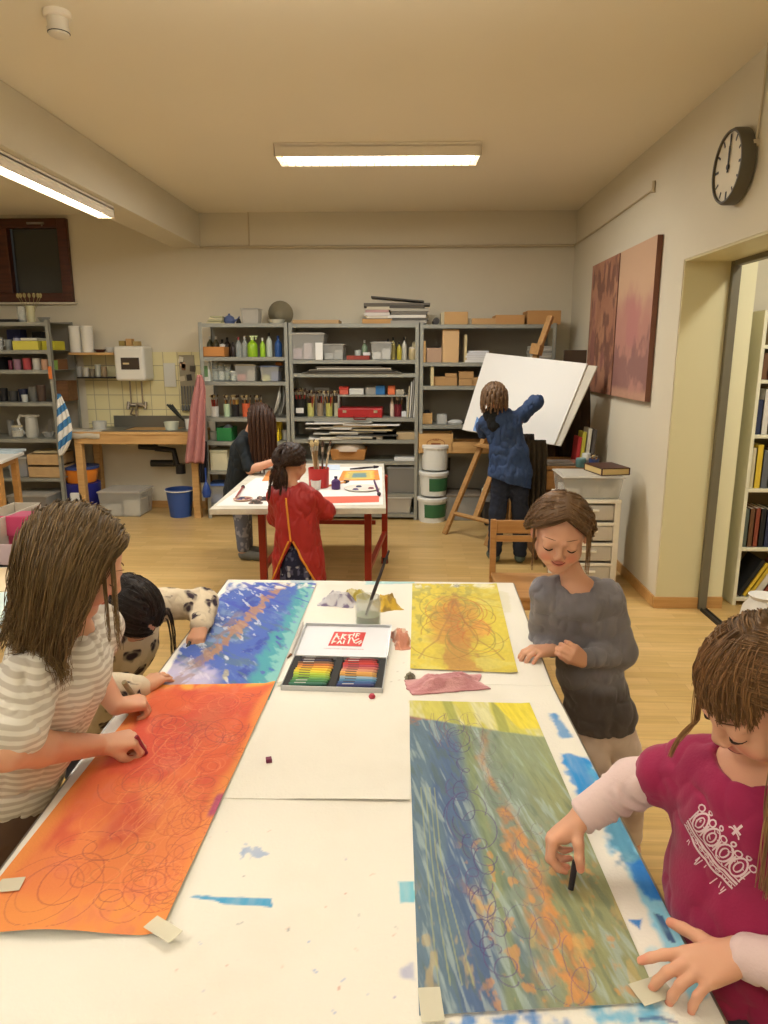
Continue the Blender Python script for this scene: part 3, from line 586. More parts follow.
bottle('bottle', 'white and green tube lying on the dark crate behind the boy', (X_(487), 6.8, .27), .03, .1, (190,206,196), (220,220,216))
# ---------------- left unit ---------------------------------------------------------------------------
YL = 6.98
def PL(px, z, dy=0): return (at(px, 400, Y=YL+dy).x, YL+dy, z+.001)
z = L0[0]
p = PL(40, z); cup('vase', 'pale slim vase of dried flowers on top of the far left shelving', p, .04, .16, (206,202,160), cat='vase', taper=.9)
for i in range(7):
    a = -1.2+.4*i; o = MB(); o.tube([(0,0,.01),(math.sin(a)*.05,0,.12),(math.sin(a)*.12,0,.24)], .0022, seg=5); o.lathe([(0,-.01),(.012,.0),(.016,.02),(.008,.035),(0,.04)], 7, c=(math.sin(a)*.12,0,.24)); tag(o.build('dried_flower', M_of((164,152,104), .9), loc=p), 'dried flower stalk standing in the pale vase', 'flower', 'dried flowers in the pale vase')
jar('jar', 'clear glass jar left of the pale vase', PL(31, z), .04, .17, None, None); carton('book', 'flat black book lying on top of the far left unit', PL(22, z), .16,.2,.03,(40,38,36), cat='book'); carton('frame_stack', 'grey flat frame lying at the left end of the top', PL(8, z), .16,.2,.02,(92,88,80), cat='frame')
cup('glass_bowl', 'shallow grey glass dish right of the vase', PL(52, z), .06,.05,(150,150,140), cat='dish', taper=.5)
z = L0[1]
cup('mug', 'white mug at the left end of the second shelf', PL(5, z), .042, .12, (214,212,202), handle=True, hs=1)
cup('mug', 'grey patterned mug right of the white mug', PL(15, z), .034, .1, (150,154,150)); jar('jar', 'lavender jar with dark lid in front of the yellow box', PL(23.5, z), .035, .13, (166,168,190), (50,50,80))
carton('carton_box', 'dark blue carton behind the lavender jar', PL(24, z, .14), .14, .12, .2, (50,54,96)); 
carton('carton_box', 'long yellow box on the second shelf of the far left unit', PL(37, z, -.05), .25, .22, .085, (208,200,84)); carton('carton_box', 'short yellow box right of the post on the second shelf', PL(59, z, -.02), .12, .22, .085, (190,184,50))
carton('paper_pad', 'white papers lying on the long yellow box', PL(40, z+.088, -.03), .16,.18,.025,(210,208,196), cat='paper'); carton('carton_box', 'black box at the back of the second shelf', PL(46, z, .2), .1,.1,.18,(40,40,40))
z = L0[2]
for i, (px, r_, h_, c, n_) in enumerate(((14.5,.02,.09,(120,50,66),'thin maroon'),(21.5,.036,.1,(160,120,136),'mauve'),(31,.04,.11,(178,70,74),'crimson'),(40.5,.038,.11,(206,204,190),'white'),(48.5,.034,.1,(206,160,128),'peach'),(58,.034,.09,(120,150,70),'green'))):
    cup('paint_pot', n_+' paint pot on the third shelf of the far left unit', PL(px, z, -.05), r_, h_, c, cat='paint pot', taper=.93)
carton('carton_box', 'black box at the left end of the third shelf', PL(4, z), .12,.25,.12,(30,28,30)); carton('carton_box', 'brown box at the right end of the third shelf', PL(63, z, .05), .07,.2,.1,(120,84,54))
o = carton('price_tag', 'orange paper tag hanging over the shelf edge on the left post', (at(50,372,Y=6.79).x, 6.79, Z_(379,20,6.79)), .035, .003, .12, (214,120,60), cat='tag')
z = L0[3]
for i, px in enumerate((4, 14, 24, 34, 42)): cup('dark_pot', ('black','charcoal','navy','grey','brown')[i]+' pot on the fourth shelf of the far left unit', PL(px, z), .045, (.13,.1,.12,.14,.16)[i], ((24,24,26),(60,60,60),(30,36,60),(110,110,104),(84,66,54))[i], cat='pot')
cup('glass_cup', 'clear tumbler in front of the dark pots', PL(25, z, -.1), .03,.07,(190,194,188)); openbox('wooden_box', 'dark brown wooden box on the fourth shelf at the right', PL(66, z, .1), .16,.2,.2,(84,58,38), m=M_darkwood)
z = L0[4]
o = MB().lathe([(0,0),(.058,0),(.062,.02),(.055,.18),(.05,.2),(0,.205)], 22).build('electric_kettle', M_of((190,188,176), .35), loc=PL(29, z), smooth=True)
MB().tube([(-.04,0,.205),(-.11,0,.215),(-.135,0,.17),(-.115,0,.08),(-.075,0,.03)], .013).build('handle', M_white, o, smooth=True); MB().box((.01,0,.213),(.13,.06,.02)).build('lid', M_white, o, bevel=.005)
tag(o, 'white electric kettle on the worktop level shelf at the far left', 'kettle')
jar('jar', 'glass jar of tan biscuits left of the kettle', PL(14, z, -.05), .055, .12, None, (190,180,150), fill=(190,160,110)); cup('glass_cup', 'clear glass at the back left of the biscuit jar', PL(8, z, .1), .035, .16, (150,150,146)); cup('glass_bowl', 'clear glass dish of cutlery right of the kettle', PL(45, z), .06,.05,(160,160,156), cat='dish', taper=.6)
for k in range(4):
    o = MB().tube([(0,0,0),(.02,0,.09),(.03+.012*k,0,.16)], .004, seg=5).build('spoon', mat('aluminium', (150,146,138)), loc=(PL(44+k, z)[0], YL, z+.02)); tag(o, 'spoon sticking out of the glass dish right of the kettle', 'spoon', 'spoons in the glass dish')
z = L0[5]
for k in range(2): openbox('cardboard_tray', ('lower','upper')[k]+' brown cardboard tray box under the kettle shelf', PL(45, z+k*.125, -.02), .33, .3, .11, (170,134,98), m=M_card)
carton('paper_pad', 'loose papers on the upper cardboard tray box', PL(47, z+.24, 0), .25,.26,.02,(196,176,130), cat='paper')
tub('plastic_box', 'clear box left of the cardboard tray boxes', PL(18, z), .2, .3, .2, M_clear, M_milky, fill=((206,206,200),(110,120,150)))
z = 0
tub('plastic_box', 'large clear box with pink and cream contents on the floor at the far left', PL(27, 0, -.1), .4, .4, .26, M_clear, M_milky, fill=((190,176,130),(196,130,130),(206,196,150)))
tub('plastic_box', 'grey blue shallow tub on the floor left of the sink bench leg', PL(58, 0, -.1), .26, .36, .15, mat('blue_grey_tub', (150,160,166), rough=.5), M_milky)
# ---------------- sink bench --------------------------------------------------------------------------
bx0, bx1 = at(73,440,Y=6.85).x, at(197,440,Y=6.85).x; bz = Z_(432, 130, 6.85)
t = thing('sink_bench', 'wooden bench with a built-in metal sink against the tiled wall', 'sink', ((bx0+bx1)/2, 6.85, 0))
W_ = bx1-bx0
MB().box((0, .24, bz-.015), (W_, .5, .03)).build('worktop', M_pine, t, bevel=.004); MB().box((0, .012, bz-.075), (W_-.02, .03, .09)).build('front_rail', M_pine, t, bevel=.003)
b = MB(); b.box((-.36,.26,bz+.004),(.38,.44,.006)); b.box((.47,.26,bz+.004),(.2,.44,.006)); b.box((.1,.08,bz+.004),(.55,.09,.006)); b.box((.1,.3,bz-.12),(.55,.36,.006))
for s in (-1,1): b.box((.1+s*.275,.3,bz-.06),(.006,.36,.12)); b.box((.1,.3+s*.18,bz-.06),(.55,.006,.12))
b.box((.1,.49,bz+.06),(1.0,.008,.12)); b.build('steel_basin', mat('brushed_steel', (128,128,120), rough=.35, metal=.7), t)
for s, yy in ((-1,.04),(1,.04),(-1,.44),(1,.44)): MB().box((s*(W_/2-.04), yy, (bz-.03)/2), (.07,.07,bz-.03)).build('leg', M_pine, t, bevel=.004)
b = MB(); b.tube([(.1,.3,bz-.12),(.1,.3,bz-.2),(.28,.3,bz-.22),(.3,.3,bz-.36),(.36,.3,bz-.42)], .032, seg=12); b.tube([(-.08,.3,bz-.18),(.1,.3,bz-.19)], .03, seg=12); b.tube([(.02,.34,bz-.36),(.26,.34,bz-.36)], .036, seg=12); b.tube([(.34,.3,bz-.36),(.34,.3,bz-.46)], .05, seg=12); b.build('drain_pipe', M_dark, t, smooth=True)
# boiler
p0_, p1_ = at(113,346,Y=7.1), at(146,381,Y=7.1)
w_, h_ = p1_.x-p0_.x, p0_.z-p1_.z
t = thing('water_heater', 'small white wall water heater above the sink', 'water heater', ((p0_.x+p1_.x)/2, 7.22, p1_.z))
MB().box((0,0,h_/2),(w_,.26,h_)).build('casing', M_of((222,220,208), .4), t, bevel=.03, seg=4)
MB().box((.01,-.132,h_*.5),(w_*.6,.006,h_*.34)).build('control_panel', M_of((60,50,40), .4), t, bevel=.002); MB().box((-.03,-.137,h_*.5),(w_*.2,.003,h_*.05)).build('display', M_of((206,186,140)), t)
for s in (-1,1): MB().tube([(s*.06,0,0),(s*.06,0,-.24)], .009).build('water_pipe', mat('copper_chrome', (150,140,124), rough=.3, metal=.8), t, smooth=True)
p = at(137, 405, Y=7.3)
t = thing('wall_tap', 'chrome mixer tap on the tiles below the water heater', 'tap', (p.x, 7.34, p.z))
mc = mat('copper_chrome', (150,140,124)); MB().tube([(-.09,-.02,0),(.09,-.02,0)], .022).build('tap_body', mc, t, smooth=True); MB().tube([(.0,-.03,0),(.02,-.12,-.03),(.05,-.2,-.06),(.05,-.2,-.1)], .012).build('spout', mc, t, smooth=True)
for s in (-1,1): MB().tube([(s*.09,-.03,.03),(s*.09,-.06,-.04)], .018).build('knob', mc, t, smooth=True); 
MB().tube([(-.04,-.05,-.03),(-.05,-.1,-.09),(.0,-.12,-.1)], .009).build('hose', mc, t, smooth=True)
# wall shelves left of the heater
zs = Z_(352.5, 90, 7.1); xa, xb = at(68,352,Y=7.1).x, at(113,352,Y=7.1).x
tag(MB().box(((xa+xb)/2, 7.23, zs-.012), (xb-xa, .25, .024)).build('wall_shelf', M_pine, bevel=.003), 'short wooden wall shelf with two paper towel rolls', 'shelf')
for i, px in enumerate((75.5, 87.5)):
    o = MB().lathe([(.02,0),(.058,0),(.058,.26),(.02,.26)], 24, close=False).build('paper_towel_roll', M_of((222,220,210), .9), loc=(at(px,340,Y=7.2).x, 7.2, zs+.001), smooth=True); tag(o, ('left','right')[i]+' one of the two white paper towel rolls standing on the wooden wall shelf', 'paper roll')
cup('soap_dish', 'dark dish right of the paper towel rolls', (at(100,350,Y=7.2).x,7.2,zs+.001), .06,.03,(80,44,40), cat='dish', taper=.6); cup('white_pot', 'white lidded pot on the wall shelf beside the water heater', (at(110,350,Y=7.25).x,7.25,zs+.001), .05,.05,(206,206,196), cat='pot')
for i, (px, c) in enumerate(((123,(150,130,70)),(130,(190,150,96)),(137,(176,150,96)))):
    carton('small_box', ('olive','tan','pale brown')[i]+' little box on top of the water heater', (at(px,342,Y=7.2).x, 7.2, p0_.z+.002), .06,.08,(.05,.07,.045)[i], c)
zs2 = Z_(377, 90, 7.1)
tag(MB().box((xa+(xb-xa)*.6, 7.25, zs2-.008), (xb-xa, .2, .016)).build('glass_shelf', M_dark), 'thin dark wall shelf with glasses below the paper rolls', 'shelf')
for i, px in enumerate((79, 86, 92, 98, 104)):
    cup('drinking_glass', ('first','second','third','fourth','fifth')[i]+' glass from the left on the thin dark wall shelf', (at(px,370,Y=7.22).x, 7.22, zs2+.001), .03, (.1,.09,.08,.12,.1)[i], ((150,150,144),(190,186,170),(120,110,90),(176,176,160),(150,130,100))[i], cat='glass')
# things on the bench
p = at(90, 440, Y=6.95)
b = MB(); n = 14; vs = []; fs = []
for i in range(n+1):
    for j in range(5): vs.append((-.2+.4*i/n, [.28,.14,.02,-.022,-.026][j], [.004,.006,.004,-.02,-.07][j]+.004*math.sin(i*1.1+j)))
for i in range(n):
    for j in range(4): fs.append((i*5+j,(i+1)*5+j,(i+1)*5+j+1,i*5+j+1))
b.add(vs, fs); o = b.build('dish_cloth', mat('grey_cloth', (206,200,184), rough=.95), loc=(p.x-.05, 6.86, bz+.004), smooth=True); md = o.modifiers.new('s','SOLIDIFY'); md.thickness = .004; tag(o, 'pale cloth draped over the left front edge of the sink bench', 'cloth')
cup('enamel_pot', 'white enamel pot on the bench behind the pale cloth', (at(100,430,Y=7.05).x,7.05,bz+.008), .07,.08,(190,190,180), cat='pot', taper=.9)
cup('plastic_bowl', 'white plastic bowl at the right of the sink', (at(172,432,Y=7.0).x,7.0,bz+.008), .075,.08,(210,216,196), cat='bowl', taper=.8)
p = at(180, 428, Y=7.1)
t = thing('tool_pot', 'low white pot with dark handled tools at the right end of the bench', 'pot', (p.x+.1, 7.1, bz+.008)); MB().lathe([(0,0),(.04,0),(.045,.1),(.04,.1),(.035,.01),(0,.01)], 16, close=False).build('pot_body', M_white, t, smooth=True)
for k in range(3):
    o = MB().tube([(0,0,.02),(-.09-.02*k,0,.13),(-.17-.03*k,0,.24)], [.006,.01,.012]).build('palette_knife', M_of((40,44,34), .4), loc=(p.x+.1, 7.1+.02*k, bz+.01), smooth=True); tag(o, 'dark handled tool leaning out of the white pot at the end of the bench', 'tool', 'tools in the white pot')
# under the bench
p = at(100, 508, Z=0)
o = MB().lathe([(0,0),(.15,0),(.17,.03),(.18,.33),(0,.33)], 28).build('water_barrel', M_of((32,36,120), .4), loc=(p.x-.05, 7.05, 0), smooth=True); MB().box((.02,-.18,.14),(.14,.03,.22)).build('white_label', M_of((226,224,214)), o, bevel=.02); MB().lathe([(0,-.01),(.02,-.01),(.02,.01),(0,.01)],12,M=Matrix.Translation((.02,-.2,.17)) @ Matrix.Rotation(PI/2,4,'X')).build('bung', M_black, o)
tag(o, 'dark blue barrel with a white front under the sink bench', 'barrel')
o = MB().lathe([(0,0),(.14,0),(.165,.1),(.165,.14),(0,.14)], 28).build('plastic_basin', M_of((222,130,40), .45), loc=(p.x-.05, 7.05, .335), smooth=True); MB().lathe([(.155,.14),(.18,.14),(.18,.165),(0,.17)], 28).build('lid', M_of((56,76,130), .45), o, smooth=True); tag(o, 'orange basin with a blue lid standing on the dark blue barrel', 'basin')
tub('plastic_box', 'large clear storage box on the floor under the sink', (at(130,512,Z=0).x, 7.05, 0), .44,.36,.27, M_clear, M_milky, fill=((190,190,180),(200,196,180)))
MB().lathe([(0,0),(.02,0),(.022,.003),(0,.004)],14).lathe([(0,0),(.02,0)],4)
p = at(178, 518, Z=0)
o = MB().lathe([(0,0),(.105,0),(.135,.27),(.142,.272),(.142,.285),(.13,.285),(.1,.008),(0,.008)], 30, close=False).build('bucket', M_of((52,82,146), .4), loc=(p.x, p.y+.1, 0), smooth=True)
MB().tube([(math.cos(a)*.142, math.sin(a)*.142-.0, .272+.0*a) for a in [R(180+18*k) for k in range(11)]], .006).build('rim_handle', M_white, o, smooth=True); tag(o, 'blue bucket with a white handle on the floor under the bench end', 'bucket')
# cloths: towel and smocks -----------------------------------------------------------------------------
def cloth_sheet(name, outline_l, outline_r, zs_, y, m, label, cat, folds=5, amp=.02, depth=0, seed=0, th=.006, hook=None, group=None):
    """hanging cloth from matching left/right edge x per height z"""
    nx = 28; vs = []; fs = []; nz = len(zs_)
    for j in range(nz):
        for i in range(nx+1):
            u = i/nx; a = amp*(.25+.75*j/(nz-1)); vs.append((outline_l[j]+(outline_r[j]-outline_l[j])*u, y-depth*math.sin(u*PI)+a*math.sin(u*PI*2*folds+seed+.35*j), zs_[j]))
    for j in range(nz-1):
        for i in range(nx): k = j*(nx+1)+i; fs.append((k,k+1,k+nx+2,k+nx+1))
    o = MB().add(vs, fs).build(name, m, smooth=True); md = o.modifiers.new('s','SOLIDIFY'); md.thickness = th; sb = o.modifiers.new('u','SUBSURF'); sb.levels = 1; sb.render_levels = 1
    return tag(o, label, cat, group)
def edge(pts, Y): q = [at(x, y, Y=Y) for x, y in pts]; return [v.x for v in q], [v.z for v in q]
def stripe_mat():
    m = mat('striped_towel', (240,238,230), rough=.9); nt = m.node_tree; b = nt.nodes['Principled BSDF']
    tc = nt.nodes.new('ShaderNodeTexCoord'); mp = nt.nodes.new('ShaderNodeMapping'); mp.inputs['Rotation'].default_value = (0,R(38),0)
    w = nt.nodes.new('ShaderNodeTexWave'); w.wave_type = 'BANDS'; w.bands_direction = 'Z'; w.inputs['Scale'].default_value = 2.6; w.inputs['Phase Offset'].default_value = 1.4; w.inputs['Distortion'].default_value = .6; w.inputs['Detail Scale'].default_value = .6
    cr = nt.nodes.new('ShaderNodeValToRGB'); cr.color_ramp.interpolation = 'CONSTANT'; cr.color_ramp.elements[0].color = (*rgb(232,230,222),1); cr.color_ramp.elements[1].position = .55; cr.color_ramp.elements[1].color = (*rgb(70,130,180),1)
    L = nt.links; L.new(tc.outputs['Object'], mp.inputs['Vector']); L.new(mp.outputs[0], w.inputs['Vector']); L.new(w.outputs[0], cr.inputs[0]); L.new(cr.outputs[0], b.inputs['Base Color']); return m
el, ez = edge([(57,393),(56,410),(57,430),(57,446),(60,456)], 6.76); er, _ = edge([(60,393),(68,410),(73,424),(69,446),(62,462)], 6.76)
cloth_sheet('tea_towel', el, er, ez, 6.76, stripe_mat(), 'blue and white striped tea towel hanging from the left shelf post', 'towel', folds=3, amp=.02)
M_pink = mat('faded_pink_smock', (184,126,122), rough=.95, noise=.08, nscale=6)
pts_l = [(197,374),(194,388),(190,405),(188,425),(186,445),(184,464)]; pts_r = [(202,374),(207,386),(206,405),(206,425),(206,445),(205,466)]
el, ez = edge(pts_l, 6.74); er, _ = edge(pts_r, 6.74)
cloth_sheet('painting_smock', el, er, ez, 6.74, M_pink, 'faded pink painting smock hanging from the end of the shelving', 'smock', folds=2.6, amp=.03)
el, ez = edge([(198,440),(198,470),(200,483)], 6.8); er, _ = edge([(207,440),(208,470),(206,483)], 6.8); cloth_sheet('painting_smock', el, er, ez, 6.8, M_of((34,30,34), .95), 'black smock hanging behind the faded pink one', 'smock', folds=3)
o = MB().lathe([(0,0),(.035,.01),(.045,.06),(.03,.12),(.012,.16),(0,.17)], 14).build('scoop', M_of((40,70,140), .4), loc=(at(205,495,Y=6.7).x, 6.76, Z_(492,205,6.76)-.06), smooth=True); MB().tube([(0,0,.16),(0,0,.3)], .008).build('handle', M_of((40,70,140), .4), o); tag(o, 'blue plastic scoop hanging under the black smock', 'scoop')
# utensil rack on the tiles
p = at(187, 374, Y=7.33)
t = thing('pin_board', 'narrow board of hanging tools on the tiles left of the pink smock', 'board', (p.x, 7.34, p.z)); MB().box((0,0,-.06),(.16,.01,.5)).build('board_panel', M_of((150,142,120), .8), t)
random.seed(3)
for k in range(6): MB().box((random.uniform(-.06,.06), -.008, random.uniform(-.05,.17)), (random.uniform(.03,.06),.003,random.uniform(.04,.08)), rot=(0,random.uniform(-.3,.3),0)).build('photo', M_of([(120,84,60),(196,186,160),(84,76,64),(180,150,120),(60,56,50),(206,200,180)][k], .7), t)
for k in range(5): o = MB().tube([(0,0,0),(0,-.004,-.2)], [.006,.004]).lathe([(0,-.26),(.014,-.25),(.012,-.2),(0,-.19)], 8).build('spatula', M_of((110,112,110), .4), loc=(p.x-.06+.03*k, 7.31, p.z-.12)); tag(o, 'grey tool hanging on the narrow board by the tiles', 'tool', 'tools hanging on the narrow board')
p = at(170, 375, Y=7.34); tag(MB().box((0,0,0),(.12,.004,.24)).build('notice_sheet', M_of((206,206,196), .8), loc=(p.x,7.335,p.z)), 'white notice sheet fixed to the tiles right of the water heater', 'notice')
# =====================================================================================================
# TABLES, ART, EASEL, CHAIR, DRAWERS, WALL THINGS
# =====================================================================================================
TZ = .76
M_tabletop = mat('white_laminate', (226,224,216), rough=.45); M_alu = mat('aluminium', (150,146,138))
def quadtable(name, label, q, ztop, th, mtop, mleg, inset=.08, leg=.04, round_=False, rail=True, edge=None):
    c = sum((V((a,b,0)) for a, b in q), V())/4
    t = thing(name, label, 'table', (c.x, c.y, 0))
    l = [(a-c.x, b-c.y) for a, b in q]
    MB().prism(l, ztop-th, ztop).build('tabletop', mtop, t, bevel=.003)
    if edge:
        b = MB()
        for i in range(4):
            p, r = V((*l[i],0)), V((*l[(i+1) % 4],0)); d = (r-p).normalized(); n = V((d.y,-d.x,0))
            m_ = (p+r)/2+n*.002; b.box((m_.x,m_.y,ztop-th/2), ((r-p).length,.005,th*1.02), rot=(0,0,math.atan2(d.y,d.x)))
        b.build('edge_trim', edge, t)
    ls = []
    for i in range(4):
        p = V((*l[i],0)); k = 1-inset/max(.2,p.length)*1.4; x, y = p.x*k, p.y*k; ls.append((x,y))
        if round_: MB().tube([(x,y,ztop-th),(x,y,0)], leg/2, seg=12).build('leg', mleg, t, smooth=True)
        else: MB().box((x,y,(ztop-th)/2), (leg,leg,ztop-th)).build('leg', mleg, t, bevel=.003)
    if rail:
        b = MB()
        for i in range(4):
            p, r = V((*ls[i],0)), V((*ls[(i+1) % 4],0)); d = r-p; m_ = (p+r)/2
            b.box((m_.x,m_.y,ztop-th-.03), (d.length,.025,.05), rot=(0,0,math.atan2(d.y,d.x)))
        b.build('apron', mleg, t)
    return t, c
NT = [(-.655,.42),(.425,.42),(.374,1.709),(-.705,1.709)]      # near table, counter-clockwise
FT = [(-.672,1.712),(.374,1.712),(.394,2.562),(-.692,2.562)]
quadtable('work_table', 'near white work table holding the orange and the green painting', NT, TZ, .028, M_tabletop, M_alu, edge=M_alu, leg=.035)
quadtable('work_table', 'far white work table holding the blue and the yellow painting', FT, TZ, .028, M_tabletop, M_alu, edge=M_alu, leg=.035)
# ---- colour-field sheets ------------------------------------------------------------------------------
def sheet(name, q, z, nu, nv, colfn, label, cat, th=.0012, lift=None, rough=.7, matname=None, group=None):
    """thin sheet over a quad (near-left, near-right, far-right, far-left); colfn(u, v, x, y) -> pigments"""
    u, v = np.meshgrid(np.linspace(0,1,nu+1), np.linspace(0,1,nv+1)); u = u.ravel(); v = v.ravel()
    A, B, C, D = [np.array(p, float) for p in q]
    P = ((1-u)*(1-v))[:,None]*A+(u*(1-v))[:,None]*B+(u*v)[:,None]*C+((1-u)*v)[:,None]*D
    zz = np.full(len(u), z)
    if lift is not None: zz = zz+lift(u, v)
    cols = colfn(u, v, P[:,0], P[:,1])
    me = bpy.data.meshes.new(name); n = (nu+1)*(nv+1)
    top = np.column_stack([P, zz+th]); bot = np.column_stack([P, zz])
    i, j = np.meshgrid(np.arange(nu), np.arange(nv)); k = (j*(nu+1)+i).ravel()
    f = np.column_stack([k, k+1, k+nu+2, k+nu+1])
    rim = list(range(nu+1))+[r*(nu+1)+nu for r in range(1, nv+1)]+[nv*(nu+1)+c for c in range(nu-1, -1, -1)]+[r*(nu+1) for r in range(nv-1, 0, -1)]
    rim = np.array(rim); rn = np.roll(rim, -1); side = np.column_stack([rim+n, rn+n, rn, rim])
    V_ = np.vstack([top, bot]); F = np.vstack([f, f[:, ::-1]+n, side])
    me.vertices.add(len(V_)); me.vertices.foreach_set('co', V_.ravel().astype(np.float32))
    me.loops.add(F.size); me.loops.foreach_set('vertex_index', F.ravel().astype(np.int32)); me.polygons.add(len(F)); me.polygons.foreach_set('loop_start', np.arange(0, F.size, 4, dtype=np.int32)); me.update(calc_edges=True); me.validate()
    white = np.tile(np.array(rgb(226,222,212)), (n,1))
    setcol(me, np.vstack([cols, white])); me.polygons.foreach_set('use_smooth', [True]*len(me.polygons)); 
    try: me.set_sharp_from_angle(angle=R(50))
    except Exception: pass
    me.materials.append(vcmat(matname or 'painted_paper', rough=rough, bump=.15, bscale=180))
    o = bpy.data.objects.new(name, me); COL.objects.link(o)
    return tag(o, label, cat, group)
def C_(*c): return np.array(rgb(*c))
def mix(a, b, t): t = np.clip(t,0,1)[:,None]; return a*(1-t)+b*t
def N2(x, y, sx, sy, seed, oct=4): return fbm(np.column_stack([x*sx, y*sy, np.full_like(x, seed*3.1)]), seed, oct)
def poly_dist(x, y, pts):
    """distance of every (x, y) to a polyline, computed block-wise on nearby points only"""
    d = np.full(len(x), 9.0)
    for (ax, ay), (bx, by) in zip(pts[:-1], pts[1:]):
        m = (np.abs(x-(ax+bx)/2) < abs(ax-bx)/2+.012) & (np.abs(y-(ay+by)/2) < abs(ay-by)/2+.012)
        if not m.any(): continue
        vx, vy = bx-ax, by-ay; L = vx*vx+vy*vy+1e-9
        t = np.clip(((x[m]-ax)*vx+(y[m]-ay)*vy)/L, 0, 1); d[m] = np.minimum(d[m], np.hypot(x[m]-ax-t*vx, y[m]-ay-t*vy))
    return d
def loops(cx, cy, r, n, seed, drift=(0,0), wob=.25, sq=1.0):
    rg = random.Random(seed); a = rg.uniform(0,6.28); pts = []
    m = int(26*n); rr = r; ph = rg.uniform(0,6)
    for i in range(m):
        t = i/26; k = 1+wob*math.sin(t*2.3+ph)+.12*math.sin(t*7+ph)
        pts.append((cx+drift[0]*i/m+math.cos(a+t*2*PI)*rr*k, cy+drift[1]*i/m+math.sin(a+t*2*PI)*rr*k*sq))
    return pts
def stroke(cols, x, y, pts, c, w, a): return mix(cols, C_(*c), a*smooth01(-poly_dist(x, y, pts), -w, -w*.35))
def pxy(*pts): return [tuple(at(px, py, Z=TZ+.004)[:2]) for px, py in pts]
def inpoly(x, y, poly, soft=.008, nz=.012, seed=3):
    """soft noisy-edged patch: signed distance to a polygon"""
    n = len(poly); ins = np.zeros(len(x), bool); d = np.full(len(x), 9.0)
    for i in range(n):
        (ax, ay), (bx, by) = poly[i], poly[(i+1) % n]
        c = ((ay > y) != (by > y)) & (x < (bx-ax)*(y-ay)/(by-ay+1e-12)+ax); ins ^= c
        vx, vy = bx-ax, by-ay; t = np.clip(((x-ax)*vx+(y-ay)*vy)/(vx*vx+vy*vy+1e-9),0,1); d = np.minimum(d, np.hypot(x-ax-t*vx, y-ay-t*vy))
    s = np.where(ins, d, -d)+nz*(N2(x,y,60,60,seed,3)-.5)*2
    return smooth01(s, -soft/2, soft/2)
# ---- white protective paper on the tables, with paint marks ---------------------------------------------
def cover_near(u, v, x, y):
    c = np.tile(C_(230,227,218), (len(u),1)); c = mix(c, C_(214,208,194), .35*smooth01(N2(x,y,5,5,4),.5,.8))
    st = N2(x, y, 90, 14, 21)
    P = lambda pts, col, a=1, seed=3, soft=.01, nz=.008: (inpoly(x, y, pxy(*pts), soft, nz, seed)*a, C_(*col))
    for m_, col in (P([(548,712),(556,712),(572,736),(562,738)],(64,142,206),.9,5),
        P([(560,752),(588,757),(612,792),(598,812),(580,800),(568,775)],(40,140,214),.95,6,.01,.012), P([(590,765),(622,815),(640,850),(612,850),(600,800)],(96,180,222),.9,7,.02,.012),
        P([(596,800),(626,806),(690,928),(716,988),(692,1000),(654,925),(624,860)],(132,200,226),.95,8,.01,.006), P([(600,818),(624,818),(644,862),(620,864)],(70,136,176),.85,9,.02,.02),
        P([(628,862),(650,856),(670,896),(650,902),(636,884)],(24,120,210),.95,10), P([(628,918),(642,918),(640,928)],(24,126,206),.9,11,.004,.004),
        P([(652,945),(690,960),(700,992),(672,972)],(150,208,226),.7,12,.02,.02),
        P([(598,1008),(660,1003),(668,1024),(600,1024)],(110,180,216),.95,13,.02,.02), P([(470,1016),(520,1014),(560,1024),(455,1024)],(24,120,200),.9,14,.02,.03),
        P([(398,880),(414,880),(416,902),(400,902)],(112,190,212),.9,15,.003,.003), P([(190,895),(271,897),(271,905),(225,902)],(72,160,206),.95,16,.003,.004),
        P([(402,968),(412,962),(414,978),(404,976)],(90,110,190),.5,17), P([(244,848),(258,845),(262,852),(248,862)],(104,150,206),.6,18,.004,.02),
        P([(198,838),(214,836),(185,915),(172,925)],(228,222,206),.0,19)):
        c = mix(c, col, m_*(.72+.5*st))
    for i in range(4):
        c = stroke(c, x, y, pxy((655+i*2.2,912+i),(662+i*2.6,926+i),(668+i*2.2,938+i)), (30,40,120), .0022, .8)
    c = stroke(c, x, y, pxy((640,1018),(660,1016),(676,1021)), (30,60,130), .004, .7)
    rg = random.Random(5)
    for i in range(34):
        px, py = rg.uniform(170,400), rg.uniform(820,1020); c = stroke(c, x, y, pxy((px,py),(px+rg.uniform(-5,5),py+rg.uniform(-3,3))), rg.choice([(120,150,210),(150,140,190),(90,100,120),(200,140,120)]), rg.uniform(.001,.0022), rg.uniform(.2,.7))
    return c
def cover_far(u, v, x, y):
    c = np.tile(C_(231,228,219), (len(u),1)); c = mix(c, C_(216,210,196), .3*smooth01(N2(x,y,5,5,9),.5,.8))
    for pts, col, a in (([(366,580),(414,579),(414,583),(366,584)],(150,200,206),.8),([(290,578),(314,578),(316,584),(290,584)],(90,160,200),.5),([(498,590),(508,592),(512,612),(504,612)],(210,206,170),.4)):
        c = mix(c, C_(*col), inpoly(x, y, pxy(*pts), .01, .008, 4)*a)
    rg = random.Random(9)
    for i in range(16):
        px, py = rg.uniform(385,410), rg.uniform(640,690); c = stroke(c, x, y, pxy((px,py),(px+rg.uniform(-2,2),py+rg.uniform(-1,1))), (120,110,100), .001, .5)
    return c
z0 = TZ+.0004
sheet('table_paper', [(-.655,.42),(.425,.42),(.374,1.708),(-.704,1.708)], z0, 330, 400, cover_near, 'large white protective paper with blue paint marks covering the near table', 'paper', matname='cover_paper')
